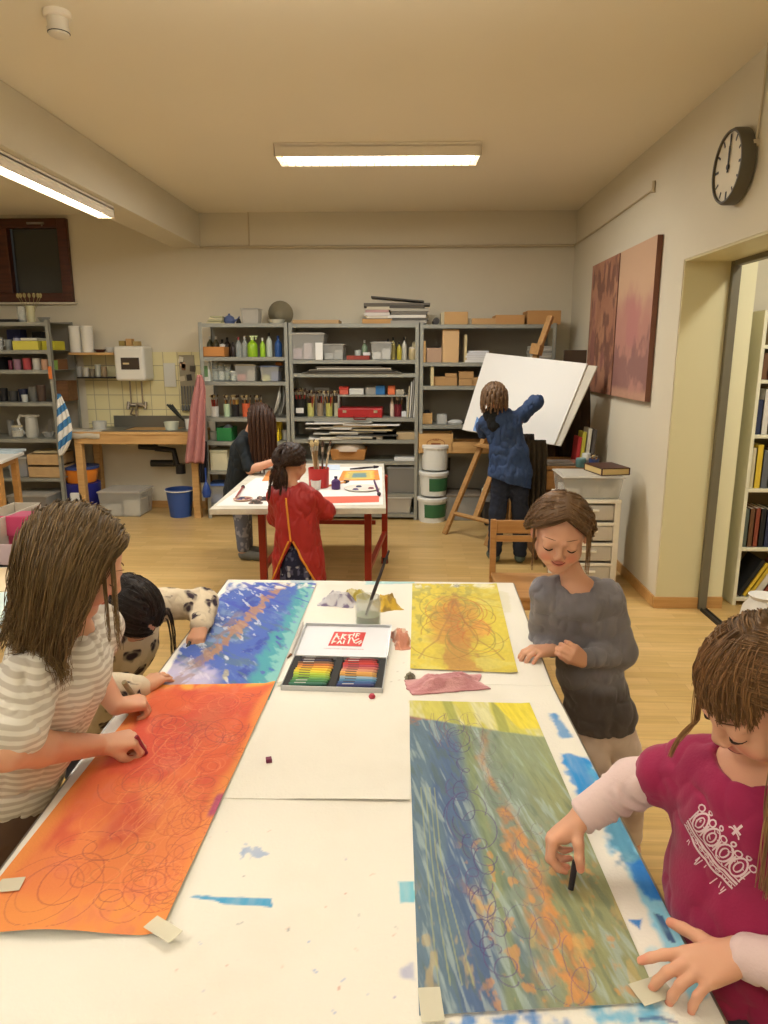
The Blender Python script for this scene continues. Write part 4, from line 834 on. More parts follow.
# the long sheet whose near edge curls across the middle of the near table, and the far cover
def cover_mid(u, v, x, y): 
    c = cover_near(u, v, x, y); return mix(c, C_(214,208,196), .25*smooth01(N2(x,y,7,7,31),.5,.8))
sheet('table_paper', [(-.68,1.20),(.006,1.205),(.004,1.71),(-.702,1.71)], z0+.0016, 200, 120, cover_mid, 'white paper sheet taped across the middle of the tables left of the green painting', 'paper', lift=lambda u, v: .004*np.exp(-v*14)*(.4+.6*np.sin(u*5)**2)*smooth01(u,.62,.7), matname='cover_paper')
sheet('table_paper', [(-.672,1.7095),(.374,1.7095),(.394,2.56),(-.692,2.56)], z0, 200, 150, cover_far, 'white protective paper covering the far work table', 'paper', matname='cover_paper')
# ---- the four paintings ----------------------------------------------------------------------------------
def art_orange(u, v, x, y):
    a = N2(x,y,5,3,1); b = N2(x,y,16,9,2); s = N2(x,y,34,20,8)
    c = mix(np.tile(C_(214,98,62),(len(u),1)), C_(224,130,76), smooth01(a+.55*(.6-v)*1.3, .45, .8))
    c = mix(c, C_(202,78,62), .75*smooth01(b+.3*np.exp(-((u-.45)**2+(v-.72)**2)*9), .55, .8))
    c = mix(c, C_(228,146,76), .8*smooth01(np.maximum(np.abs(u-.5)*2.15, (.14-v)*3+.8)+.25*(b-.5), .86, 1.05))
    c = mix(c, C_(240,176,74), .8*smooth01(v+.05*(b-.5), .955, .99)*smooth01(N2(x,y,30,10,5),.3,.6))
    c = mix(c, C_(216,120,92), .45*smooth01(s,.55,.75))
    c = mix(c, C_(190,120,80), .35*np.exp(-((u-.62)**2*90+(v-.78)**2*60)))
    rg = random.Random(4)
    X0 = -.62; W = .29; Y0 = .88; H = .78
    for i in range(110):
        cu, cv = rg.uniform(.12,.88), rg.uniform(.05,.95); cx = X0+W*cu; cy = Y0+H*cv; r = rg.uniform(.010,.042)*(1.2 if cv < .5 else 1)
        col = rg.choice([(150,50,60),(170,60,50),(196,74,60),(130,50,70),(234,140,96),(236,150,100),(220,104,84),(160,96,60),(186,84,56),(150,60,70)])
        c = stroke(c, x, y, loops(cx, cy, r, rg.uniform(1.1,2.6), i, (rg.uniform(-.04,.04), rg.uniform(-.05,.05)), .4, rg.uniform(.6,1.4)), col, rg.uniform(.0009,.0016), rg.uniform(.25,.55))
    for i in range(14):
        cx = X0+W*rg.uniform(.1,.6); cy = Y0+H*rg.uniform(.02,.5); c = stroke(c, x, y, [(cx,cy),(cx+.02,cy+.06),(cx+.03,cy+.14)], (238,160,100), .002, .3)
    m_ = smooth01(u, .94,.97)*smooth01(-np.abs(v-.37),-.05,-.03); return mix(c, C_(160,60,120), .8*m_)
def art_blue(u, v, x, y):
    a = N2(x,y,7,5,11); b = N2(x+y*.5,y,30,14,12); s = N2(x+y*.55,y-x*.5,70,20,13); h = N2(x-y*.3,y,52,26,16); m = N2(x,y,18,12,17)
    c = mix(np.tile(C_(120,148,196),(len(u),1)), C_(74,102,186), smooth01(a+.3*(s-.5),.42,.56)); c = mix(c, C_(56,74,168), .8*smooth01(m+.35*(s-.5),.52,.62)); c = mix(c, C_(86,110,176), .6*smooth01(h,.55,.62))
    c = mix(c, C_(92,120,120), .55*smooth01(N2(x+y,y,34,16,18),.56,.64)*smooth01(.62-v,0,.1)); c = mix(c, C_(206,214,228), .75*smooth01(s-.2*np.abs(u-.3),.56,.66)*smooth01(.8-u,0,.1))
    c = mix(c, C_(206,196,220), .75*smooth01(.26-v+.4*(m-.5),0,.12)*smooth01(.6-u,0,.2)); c = mix(c, C_(74,160,170), .9*smooth01(u+.22*(b-.5), .74,.84)*smooth01(s,.30,.42)); c = mix(c, C_(150,206,200), .6*smooth01(u+.3*(s-.5),.88,.95))
    d = np.abs((u-.40)-.42*(v-.45)); c = mix(c, C_(174,130,96), .85*smooth01(.07+.26*(s-.5)-d,0,.04)*smooth01(v,.15,.3)); c = mix(c, C_(150,120,110), .6*smooth01(.05+.3*(h-.5)-np.abs(u-.2-.25*v),0,.04)*smooth01(.7-v,0,.1))
    c = mix(c, C_(200,186,90), .5*smooth01(.04-np.hypot(u-.55,(v-.16)*.8)+.1*(s-.5),0,.03)); c = mix(c, C_(232,230,226), .9*smooth01(v+.12*(m-.5),.90,.95)*smooth01(N2(x,y,30,14,6),.40,.55)); c = mix(c, C_(66,84,186), .85*smooth01(N2(x+y,y,40,10,15),.58,.66)*smooth01(v,.6,.7))
    return mix(c, C_(236,234,228), smooth01(.05+.10*(m-.5)-u,0,.03))
def art_yellow(u, v, x, y):
    a = N2(x,y,7,7,21); b = N2(x,y,18,18,22); s = N2(x*1.2,y,46,26,23)
    c = mix(np.tile(C_(214,196,76),(len(u),1)), C_(196,176,76), smooth01(a,.45,.65)); c = mix(c, C_(214,208,120), .5*smooth01(b,.52,.7))
    r = np.hypot((u-.45)*1.0,(v-.50)*.9)
    c = mix(c, C_(196,140,66), .75*smooth01(.34+.3*(b-.5)-r,0,.15)); c = mix(c, C_(150,146,84), .55*smooth01(s+.25*v-.1,.55,.7)*smooth01(.9-u,0,.3))
    d = np.abs(u-.46-.02*np.sin(v*9)); c = mix(c, C_(180,122,72), .65*smooth01(.05+.16*(.8-v)+.25*(s-.5)-d,-.02,.06)*smooth01(.9-v,0,.1))
    c = mix(c, C_(216,150,80), .7*smooth01(.12-np.hypot(u-.75,v-.42)+.1*(s-.5),0,.05))
    c = mix(c, C_(110,120,150), .8*smooth01(.04-np.hypot((u-.52)*.7,(v-.97)),0,.03)); c = mix(c, C_(116,126,146), .7*smooth01(.035-np.hypot((u-.78)*.7,(v-.97)),0,.03))
    c = mix(c, C_(236,232,200), .8*smooth01(v+.15*(b-.5),.93,.98)*smooth01(s,.45,.6))
    rg = random.Random(3)
    for i in range(16):
        cx = .01+.30*rg.uniform(.25,.75); cy = 1.79+.74*rg.uniform(.25,.7); c = stroke(c, x, y, loops(cx,cy,rg.uniform(.05,.1),rg.uniform(.8,1.6),i+60,(0,0),.25,1.6), rg.choice([(150,100,50),(170,120,50),(140,130,70),(190,110,50)]), .003, .5)
    for k in (-1,1): c = stroke(c, x, y, [(.16+k*.002,2.36),(.155+k*.02,2.2),(.15+k*.045,2.08),(.15+k*.06,2.0),(.15+k*.10,1.93),(.15+k*.12,1.86)], (156,116,70), .005, .5)
    c = c*(.88+.24*N2(x,y,120,80,24,3))[:,None]
    return c
def art_green(u, v, x, y):
    a = N2(x,y,6,4,31); b = N2(x+y*.15,y,40,9,32); s = N2(x+y*.22,y,120,16,33,3); k_ = N2(x,y,30,22,34)
    U = u
    c = mix(np.tile(C_(126,142,130),(len(u),1)), C_(96,120,140), smooth01(.5-U+.5*(a-.5),-.05,.25)); c = mix(c, C_(74,98,140), .8*smooth01(.13+.22*(b-.4)-np.abs(U-.24-.05*(1-v)),0,.1)*smooth01(.86-v,0,.1))
    c = mix(c, C_(150,152,96), .65*smooth01(U+.55*(.5-v)+.4*(b-.5), .62,.95)); c = mix(c, C_(134,148,92), .6*smooth01(.07+.1*(b-.5)-np.abs(U-.42-.0*(v)),0,.06))
    c = mix(c, C_(168,186,186), .55*smooth01(s,.55,.72)); c = mix(c, C_(92,110,96), .45*smooth01(.42-s,0,.1)); c = mix(c, C_(148,160,120), .55*smooth01(U-.55+.3*(k_-.5),0,.2)*smooth01(v,.5,.7))
    # orange river running down and to the right
    path = np.interp(v, [0,.05,.2,.32,.52,.70,.82,.9], [.62,.63,.65,.63,.55,.50,.58,.66]); w_ = np.interp(v, [0,.2,.5,.75,.9,1], [.13,.12,.06,.035,.025,.0])
    d = np.abs(U-path); riv = smooth01(w_*.8+.18*(b-.5)+.12*(k_-.5)-d,-.02,.08)*smooth01(.97-v,0,.05)
    fine = N2(x+y*.2,y,90,34,40,3); c = mix(c, C_(176,120,80), .7*riv*smooth01(k_*.6+fine*.5+.28*v,.50,.72)); c = mix(c, C_(206,144,84), .75*riv*smooth01(N2(x,y,64,46,39)*.6+fine*.45+.04,.52,.66)*smooth01(.8-v,0,.2))
    c = mix(c, C_(206,146,82), .65*smooth01(N2(x,y,70,50,36)*.7+fine*.4,.62,.74)*smooth01(.48-v,0,.15)*smooth01(.42-np.abs(U-.62),0,.15))
    c = mix(c, C_(196,170,110), .5*smooth01(N2(x,y,48,16,37),.6,.68)*smooth01(.3-v,0,.1)); c = mix(c, C_(182,112,60), .6*smooth01(N2(x,y,20,30,38),.55,.65)*smooth01(v,.84,.88)*smooth01(.95-v,0,.03)*smooth01(.5-U,0,.1))
    # yellow band at the far end
    yb = smooth01(v+.04*(a-.5)+.11*U, .90,.915); c = mix(c, mix(np.tile(C_(200,194,90),(len(u),1)), C_(212,210,160), smooth01(b,.45,.65)), .95*yb)
    c = mix(c, C_(150,156,80), .8*yb*smooth01(.05-np.abs(U-.33-.3*(.97-v)),0,.02)); c = mix(c, C_(156,160,86), .8*yb*smooth01(.05-np.abs(U-.72),0,.02)); c = mix(c, C_(222,206,60), .9*smooth01(U-.72-.9*(.97-v)+.03*(b-.5),0,.02)*smooth01(v,.84,.86))
    rg = random.Random(12)
    X0, W, Y0, H = .015, .31, .78, .83
    cx = X0+.26*W; cy = 1.50
    for i in range(17):
        rr = rg.uniform(.014,.032); c = stroke(c, x, y, loops(cx+rg.uniform(-.02,.02), cy-.040*i, rr, rg.uniform(1.0,2.2), i+7, (rg.uniform(0,.02),-rg.uniform(.03,.08)), .45, rg.uniform(1.1,1.9)), (76,64,116) if i % 2 else (92,78,124), .0014, .75); cx += .0015
    for i in range(12): c = stroke(c, x, y, loops(X0+rg.uniform(.36,.54)*W+.006*i, 1.52-.045*i, rg.uniform(.010,.022), rg.uniform(.8,1.8), i+31, (.01,-rg.uniform(.03,.07)), .45, 1.5), (108,88,110), .0009, .5)
    for i in range(6): c = stroke(c, x, y, loops(X0+(.15+.11*i)*W, 1.06-.04*i, .024, 1.4, i+80, (.02,-.08), .45, 1.9), (90,78,124), .0010, .55)
    for i in range(4): c = stroke(c, x, y, [(X0+.03+.016*i,.80),(X0+.022+.011*i,.95),(X0+.02+.008*i,1.05),(X0+.012+.009*i,1.25)], (160,168,124), .0016, .3)
    for i in range(10):
        px = X0+W*rg.uniform(.1,.5); c = stroke(c, x, y, [(px,1.55),(px+rg.uniform(-.02,.02),1.48),(px+rg.uniform(-.03,.03),1.4)], (120,96,96), .0012, .5)
    for i in range(4): c = stroke(c, x, y, [(X0+.03+.016*i,.80),(X0+.022+.011*i,.95),(X0+.02+.008*i,1.05),(X0+.012+.009*i,1.25)], (170,176,124), .0016, .35)
    gr = N2(x+y*.22,y,190,30,41,3); c = c*(.86+.30*gr)[:,None]
    return c
def curl(u, v): return .010*np.exp(-v*9)*np.sin(u*PI*1.1)**2+.004*smooth01(np.abs(u-.5),.4,.5)
sheet('painting', [(-.664,.858),(-.362,.868),(-.345,1.690),(-.660,1.668)], TZ+.0046, 190, 400, art_orange, 'long orange painting with red scribbled loops on the near table', 'painting', th=.0006, lift=lambda u, v: curl(u,v)+.002*np.sin(v*11)**2*smooth01(u,.9,1))
sheet('painting', [(-.665,1.585),(-.345,1.600),(-.346,2.525),(-.688,2.522)], TZ+.0036, 170, 380, art_blue, 'blue, teal and brown painting on the far table at the left', 'painting', th=.0006, lift=lambda u, v: .004*smooth01(u,.9,1)*np.sin(v*8)**2)
sheet('painting', [(.006,1.790),(.296,1.772),(.330,2.540),(.014,2.536)], TZ+.0022, 170, 340, art_yellow, 'yellow painting with a brown tree shape on the far table', 'painting', th=.0006, lift=lambda u, v: .003*np.exp(-v*12)+.003*smooth01(u,.9,1))
sheet('painting', [(.018,.752),(.336,.784),(.300,1.607),(.001,1.612)], TZ+.0026, 230, 460, art_green, 'long green, blue and orange painting on the near table at the right', 'painting', th=.0006, lift=lambda u, v: .002*np.exp(-v*16)+.002*smooth01(u,.92,1))
# masking tape pieces
M_tape = mat('masking_tape', (226,222,200), rough=.6, alpha=.72)
def tape(label, px, py, w, h, rz, z=TZ+.0075): p = at(px, py, Z=z); return tag(MB().box((0,0,0), (w,h,.0006)).build('tape_strip', M_tape, loc=(p.x,p.y,z), rz=rz), label, 'tape')
tape('tape on the near right corner of the orange painting', 163, 929, .055, .026, R(-30), TZ+.0145); tape('tape on the near left end of the orange painting', 6, 885, .05, .03, R(10), TZ+.0085)
tape('tape on the near left corner of the green painting', 431, 1004, .03, .05, R(5)); tape('tape on the near right corner of the green painting', 652, 990, .05, .035, R(20))
tape('tape at the far right corner of the orange painting', 283, 683, .03, .02, R(20))
# ---- crayon tin ------------------------------------------------------------------------------------------
tb = at(336, 676, Z=TZ); TX, TY = -.192, 1.745
t = thing('crayon_tin', 'open flat metal tin of wax crayons with a red emblem in its white lid', 'tin', (TX, TY, TZ+.001), R(-1.5))
W_, D_ = .262, .19
M_tin = mat('tin_silver', (196,198,200), rough=.35, metal=.35); b = MB(); b.box((0,0,.001),(W_,D_,.002))
for s in (-1,1): b.box((s*(W_/2-.001),0,.008),(.002,D_,.016)); b.box((0,s*(D_/2-.001),.008),(W_,.002,.016))
b.build('tray', M_tin, t, bevel=.0008)
b = MB(); b.box((0,0,.0035),(W_-.006,D_-.006,.003)); b.box((0,0,.008),(.018,D_-.006,.011)); 
for s in (-1,1): b.box((s*(W_/2-.012),0,.008),(.018,D_-.006,.011))
b.build('insert', mat('black_foam', (30,30,30), rough=.7), t)
lidM = Matrix.Translation((0, D_/2+.003, .008)) @ Matrix.Rotation(R(4),4,'X')
b = MB(); b.box((0,.1,.001),(W_+.004,.198,.002),M=lidM)
for s in (-1,1): b.box((s*(W_/2+.001),.1,.006),(.002,.198,.01),M=lidM)
b.box((0,.198,.006),(W_+.004,.002,.01),M=lidM); b.build('lid', M_tin, t)
MB().box((0,.1,.0028),(W_-.008,.188,.0012),M=lidM).build('lid_lining', M_of((222,224,232), .5), t)
b = MB(); b.hull8([(-.045,.066,.0036),(.052,.066,.0036),(.058,.156,.0036),(-.038,.156,.0036),(-.045,.066,.0044),(.052,.066,.0044),(.058,.156,.0044),(-.038,.156,.0044)], M=lidM); e_ = b.build('emblem', M_of((206,44,36), .5), t)
b = MB(); rg = random.Random(2)     # the white brush-lettered emblem: strokes like hand-drawn letters in two rows
def ink(pts, w=.0042):
    for (ax, ay), (bx, by) in zip(pts[:-1], pts[1:]):
        d = math.hypot(bx-ax, by-ay); b.box(((ax+bx)/2, (ay+by)/2, .0049), (d+w*.7, w, .0008), rot=(0,0,math.atan2(by-ay,bx-ax)), M=lidM)
for pts in ([(-.034,.102),(-.028,.142)],[(-.030,.140),(-.018,.106)],[(-.030,.120),(-.020,.122)],[(-.012,.106),(-.010,.14)],[(-.011,.138),(.0,.136),(-.010,.122)],[(-.010,.122),(.001,.106)],[(.006,.134),(.018,.138)],[(.012,.137),(.010,.118)],
    [(.022,.128),(.024,.146)],[(.03,.12),(.032,.146),(.040,.143)],[(.031,.132),(.038,.131)],[(-.036,.078),(-.034,.096)],[(-.036,.095),(-.026,.090),(-.034,.086)],[(-.02,.078),(-.014,.096),(-.008,.078)],[(-.002,.078),(-.001,.097)],[(.012,.080),(.014,.116)],[(.02,.118),(.03,.086)],[(.028,.098),(.04,.112)],[(.034,.082),(.048,.100)],[(.044,.078),(.05,.092)]): ink(pts)
b.build('emblem_strokes', M_of((244,240,234), .6), e_)
b = MB(); 
for k in range(20): b.box((-.052+k*.0058, .048, .0038), (.0036 if k % 4 else .002, .0028, .0006), M=lidM)
b.build('lid_lettering', M_of((206,150,160), .6), t)
LC = [(60,46,40),(50,44,70),(126,90,60),(206,120,60),(224,160,60),(232,196,50),(226,214,60),(190,206,60),(150,190,70),(100,160,80),(60,130,80),(50,110,90),(40,80,110),(196,120,60),(206,70,50)]
RC = [(120,30,34),(180,40,40),(206,60,50),(190,70,90),(206,110,100),(216,150,120),(226,170,90),(206,150,70),(150,180,200),(80,140,180),(60,100,160),(50,60,120),(70,60,110),(210,216,226),(180,110,140)]
cr0 = None
for side, cs in ((-1, LC), (1, RC)):
    for k in range(12):
        c = cs[k]; L = .098 if k > 1 else .088
        o = MB().tube([(-L/2,0,0),(L/2-.012,0,0)], .0052, seg=8).build('wax_crayon', M_of(c, .5), smooth=True)
        MB().tube([(L/2-.013,0,0),(L/2-.006,0,0),(L/2,0,0)], [.0045,.0042,.0022], seg=8).build('tip', M_of([min(255,int(v*.9)) for v in c], .45), o, smooth=True)
        MB().box((-.02,0,.005),(.03,.003,.0008)).build('label_strip', M_of((60,50,44) if sum(c) > 300 else (200,196,190)), o)
        w2 = Matrix.Rotation(R(-1.5),3,'Z') @ V((side*.062+.002*math.sin(k*5), .080-k*.0142, .012)); o.location = (TX+w2.x, TY+w2.y, TZ+.001+w2.z); o.rotation_euler = (0,0,R(-1.5)+.05*math.sin(k*7))
        nm = {-1:['black','dark violet','brown','orange','amber','golden yellow','yellow','lime','light green','green','dark green','blue green'],1:['maroon','crimson','red','pink red','salmon','peach','light orange','ochre','pale blue','sky blue','blue','navy']}[side][k]
        tag(o, nm+' wax crayon in the '+('left' if side < 0 else 'right')+' compartment of the open tin', 'crayon', 'wax crayons in the tin')
# ---- glass jar with brush, rags, crumbs --------------------------------------------------------------------
jp = at(367.5, 632, Z=TZ); jp = V((jp.x, jp.y+.035, TZ+.001))
o = MB().lathe([(0,0),(.036,0),(.040,.006),(.040,.085),(.036,.094),(.038,.104),(.035,.104),(.033,.094),(.037,.084),(.037,.008),(0,.006)], 32, close=False).build('water_jar', M_glass, loc=jp, smooth=True)
MB().lathe([(0,.0065),(.0365,.008),(.0365,.044),(0,.044)], 32).build('paint_water', mat('green_paint_water', (126,146,112), rough=.1, spec=.6), o, smooth=True)
tag(o, 'glass jar of greenish paint water on the far table', 'jar')
o = MB().tube([(-.018,-.012,.012),(.02,.01,.12),(.065,.03,.245)], [.0035,.0062,.0035], seg=10).build('paintbrush', M_of((56,50,52), .35), loc=jp, smooth=True)
MB().tube([(-.024,-.016,.004),(-.018,-.012,.014)], [.008,.007], seg=10).build('ferrule', mat('brush_ferrule', (190,186,172)), o); tag(o, 'long dark paintbrush leaning in the glass jar', 'brush')
def rag(name, label, loc, w, d, h, c1, c2, seed, mat_name, squash=1.0, rz=0, cat='rag'):
    nu, nv = 60, 36; u, v = np.meshgrid(np.linspace(0,1,nu+1), np.linspace(0,1,nv+1)); u = u.ravel(); v = v.ravel()
    x = (u-.5)*w; y = (v-.5)*d; n1 = N2(u*3,v*2,1,1,seed); n2 = N2(u*6+v*2,v*9,1,1,seed+1)
    edge = smooth01(.5-np.abs(u-.5),0,.30)*smooth01(.5-np.abs(v-.5),0,.36)
    rim = 1-.35*N2(np.cos(np.arctan2(y,x))*2, np.sin(np.arctan2(y,x))*2, 1,1,seed+5)
    x *= rim; y *= rim
    z = edge*h*(.35+.9*n1)+h*.55*(np.abs(n2-.5)*2)*edge+.002; x = x+.012*(n2-.5); 
    me = bpy.data.meshes.new(name); i, j = np.meshgrid(np.arange(nu), np.arange(nv)); k = (j*(nu+1)+i).ravel()
    me.from_pydata(np.column_stack([x,y,z]).tolist(), [], np.column_stack([k,k+1,k+nu+2,k+nu+1]).tolist())
    setcol(me, mix(np.tile(C_(*c1),(len(u),1)), C_(*c2), smooth01(N2(u*5,v*4,1,1,seed+9),.45,.6))); me.polygons.foreach_set('use_smooth', [True]*len(me.polygons))
    me.materials.append(vcmat(mat_name, rough=.95, bump=.4, bscale=300, sheen=.2)); o = bpy.data.objects.new(name, me); COL.objects.link(o); o.location = loc; o.rotation_euler.z = rz
    md = o.modifiers.new('s','SOLIDIFY'); md.thickness = .003; return tag(o, label, cat)
p = at(336, 603, Z=TZ); rag('paint_rag', 'white and violet crumpled rag left of the glass jar', (p.x+.01,p.y,TZ+.001), .15, .11, .032, (206,204,210), (120,106,140), 3, 'rag_cloth', rz=R(-10))
p = at(357, 604, Z=TZ); rag('paint_rag', 'dark yellow rag behind the left side of the glass jar', (p.x-.01,p.y+.05,TZ+.001), .12, .10, .034, (176,160,70), (206,196,150), 5, 'rag_cloth')
p = at(386, 606, Z=TZ); rag('paint_rag', 'mustard yellow rag right of the glass jar', (p.x+.0,p.y,TZ+.001), .10, .14, .03, (206,170,60), (160,130,60), 7, 'rag_cloth', rz=R(20))
p = at(401, 641, Z=TZ); rag('paint_tissue', 'salmon stained crumpled tissue left of the yellow painting', (p.x,p.y,TZ+.001), .062, .17, .03, (206,140,116), (226,196,176), 9, 'rag_cloth', rz=R(8), cat='tissue')
p = at(446, 686, Z=TZ); rag('painting_cloth', 'dusty pink folded cloth between the yellow and the green painting', (p.x,p.y+.0,TZ+.0035), .25, .10, .024, (214,160,164), (196,136,142), 11, 'rag_cloth', rz=R(12), cat='cloth')
p = at(410, 679, Z=TZ); rag('rag_scrap', 'small grey scrap beside the pink cloth', (p.x,p.y,TZ+.001), .032, .03, .014, (120,116,100), (150,146,120), 13, 'rag_cloth', cat='scrap')
p = at(269, 763, Z=TZ); tag(MB().box((0,0,.005),(.012,.012,.010),rot=(0,0,.3)).build('crayon_stub', M_of((120,36,74), .5), loc=(p.x,p.y,TZ+.002), bevel=.001), 'tiny maroon cube of crayon lying alone on the white paper', 'crayon')
p = at(372, 699, Z=TZ); tag(MB().lathe([(0,0),(.007,.001),(.009,.006),(.006,.011),(0,.012)],9).build('crayon_stub', M_of((190,60,80), .5), loc=(p.x,p.y,TZ+.002), smooth=True), 'small pinkish red crayon crumb in front of the tin', 'crayon')
# crayon-stained slim brush between the blue painting and the tin
p, q_ = at(291,657,Z=TZ), at(303,625,Z=TZ); o = MB().tube([(p.x,p.y,TZ+.008),((p.x+q_.x)/2,(p.y+q_.y)/2,TZ+.01),(q_.x,q_.y,TZ+.008)], [.003,.006,.0035]).build('paintbrush', M_of((206,200,190), .5), smooth=True); MB().tube([(p.x,p.y,TZ+.008),(p.x-.006,p.y-.02,TZ+.006)], [.004,.002]).build('bristles', M_of((120,80,50), .8), o); tag(o, 'slim white paintbrush lying between the blue painting and the tin', 'brush')
p = at(330, 678, Z=TZ)
# ---- far red-legged table -----------------------------------------------------------------------------------
M_red = mat('red_steel', (150,44,26), rough=.4)
q4 = [tuple(at(x, y, Z=.74)[:2]) for x, y in ((209,509),(386,508),(384,463.5),(262,463.5))]
c4 = V((sum(p[0] for p in q4)/4, sum(p[1] for p in q4)/4, 0))
RT = thing('work_table', 'far work table with red steel legs where two girls paint', 'table', (c4.x, c4.y, 0))
MB().prism([(a-c4.x, b-c4.y) for a, b in q4], .705, .74).build('tabletop', mat('stained_white_edge', (204,198,182), rough=.6, noise=.1, nscale=14), RT, bevel=.003)
yfr, ybk = 4.35, 5.35
xl_, xr_ = at(262,520,Y=yfr).x, at(368,520,Y=yfr).x
for (x, y) in ((xl_, yfr), (xr_, yfr), (xr_+.07, ybk), (xl_, ybk)): o = MB().box((x-c4.x, y-c4.y, .3525), (.045,.045,.705)).build('leg', M_red, RT, bevel=.003)
for (x, y) in ((xl_, yfr), (xr_, yfr), (xr_+.07, ybk), (xl_, ybk)): MB().lathe([(0,0),(.028,0),(.028,.05),(0,.05)], 12, c=(x-c4.x, y-c4.y, 0)).build('foot_cap', M_black, RT)
b = MB(); b.box(((xl_+xr_)/2-c4.x, ybk-c4.y, .33), (xr_-xl_,.03,.03)); b.box((xr_+.035-c4.x, (yfr+ybk)/2-c4.y, .25), (.03,ybk-yfr,.03), rot=(0,0,-.07)); b.box((xl_-c4.x, (yfr+ybk)/2-c4.y, .25), (.03,ybk-yfr,.03)); b.box(((xl_+xr_)/2-c4.x, yfr-c4.y, .67), (xr_-xl_,.03,.05)); b.build('cross_bar', M_red, RT)
Z4 = .7405
def flat4(name, pts, c, label, cat, dz=0, th=.002, m=None): q = [tuple(at(x, y, Z=Z4+dz)[:2]) for x, y in pts]; return tag(MB().prism(q, Z4+dz, Z4+dz+th).build(name, m or M_of(c, .8)), label, cat)
flat4('table_paper', ((216,506),(290,506),(300,478),(256,478)), (230,228,222), 'white paper under the palettes at the left of the red legged table', 'paper')
flat4('table_paper', ((318,506),(383,505),(382,467),(320,467)), (228,226,222), 'white paper at the right half of the red legged table', 'paper')
flat4('painting_sheet', ((318,503.5),(379,502),(379,496),(318,497)), (222,106,84), 'salmon red painted strip at the front of the red legged table', 'painting', .0025)
def art_small(u, v, x, y):
    r = np.maximum(np.abs(u-.5), np.abs(v-.5)*.9)+.08*(N2(x,y,14,14,51)-.5); c = mix(np.tile(C_(196,196,150),(len(u),1)), C_(110,140,140), smooth01(.3-r,0,.06)); c = mix(c, C_(214,140,60), smooth01(r,.30,.36)); c = mix(c, C_(220,190,80), .7*smooth01(.12-np.abs(r-.28),0,.04)); return mix(c, C_(150,90,140), .5*smooth01(N2(x,y,20,20,52),.6,.7))
sheet('painting', [tuple(at(x,y,Z=Z4+.003)[:2]) for x, y in ((338,481),(380,480),(378,470),(343,471))], Z4+.003, 60, 50, art_small, 'small orange bordered painting at the far end of the red legged table', 'painting')
flat4('painting', ((262,481),(292,480),(294,470),(268,471)), (214,140,80), 'orange painting in front of the girl in the dark smock', 'painting', .003)
flat4('pale_sheet', ((322,470),(340,470),(340,465),(322,465)), (196,210,226), 'pale blue sheet at the back of the red legged table', 'paper', .003)
def at4(px, py, z=Z4+.003): return at(px, py, Z=z)
for (px, py, r, c, n_) in ((243,500,.06,(196,160,140),'stained oval palette at the left end'),(362,489,.12,(222,216,206),'large white oval palette with dark paint')):
    p = at4(px, py); o = MB().lathe([(0,0),(r*.9,0),(r,.01),(r*.92,.012),(r*.85,.005),(0,.005)], 24, close=False).build('palette', M_of(c, .5), loc=p, smooth=True)
    for i, cc in enumerate(((120,30,40),(40,40,80),(60,30,90))): MB().lathe([(0,.004),(.022,.005),(.015,.012),(0,.014)], 9, c=(r*.5*math.cos(i*2),r*.5*math.sin(i*2),0)).build('paint_blob', M_of(cc, .3), o, smooth=True)
    tag(o, n_+' on the red legged table', 'palette')
for (px, py, c, n_) in ((256,503,(90,84,80),'grey'),(262,500,(60,56,60),'dark')): p = at4(px, py); rag('paint_rag', n_+' paint tube scrap beside the stained palette', (p.x,p.y,Z4+.002), .10,.07,.02, c, (150,120,110), px, 'rag_cloth')
for (px, py, c, n_) in ((277,489,(84,84,92),'grey bundle of brushes'),(283,486,(110,130,110),'green grey bundle')): p = at4(px, py); rag('paint_rag', n_+' in the middle of the red legged table', (p.x,p.y,Z4+.003), .14,.1,.035, c, (190,190,186), px, 'rag_cloth')
for (px, py, r, h, c, n_) in ((336,489,.03,.085,(80,50,110),'violet paint bottle on the right half'),(285,476,.05,.06,(226,226,220),'white water tub beside the bun haired girl'),(316,489,.035,.06,(226,220,216),'white cup held between brushes')):
    p = at4(px, py); (bottle('paint_bottle', n_+' of the red legged table', p, r, h, c, (40,36,60)) if r == .03 else cup('water_tub', n_+' on the red legged table', p, r, h, c, cat='tub'))
p = at4(319, 487); cup('brush_pot', 'red pot with tall brushes on the red legged table', p, .07, .13, (190,50,48), cat='pot', taper=.95); brushes_in(p, .07, .2, 7, 'tall brush in the red pot on the red legged table', 'brushes in the red pot', lmin=.3, lmax=.4, cols=((206,190,160),(150,120,80),(90,80,70)))
for (a_, b_, c, n_) in (((350,469),(374,467),(40,36,44),'black brush at the back edge'),((374,480),(379,494),(80,40,90),'violet brush near the right edge'),((236,497),(243,487),(150,70,70),'red brush on the stained palette'),((327,486),(345,482),(206,150,80),'tan brush in the middle')):
    p, q_ = at4(*a_, z=Z4+.012), at4(*b_, z=Z4+.012); o = MB().tube([p, (p+q_)/2, q_], [.005,.008,.006]).build('paintbrush', M_of(c, .4), smooth=True); d = (q_-p).normalized(); MB().tube([q_, q_+d*.04], [.013,.006]).build('bristles', M_of((50,40,50), .8), o); tag(o, n_+' of the red legged table', 'brush')
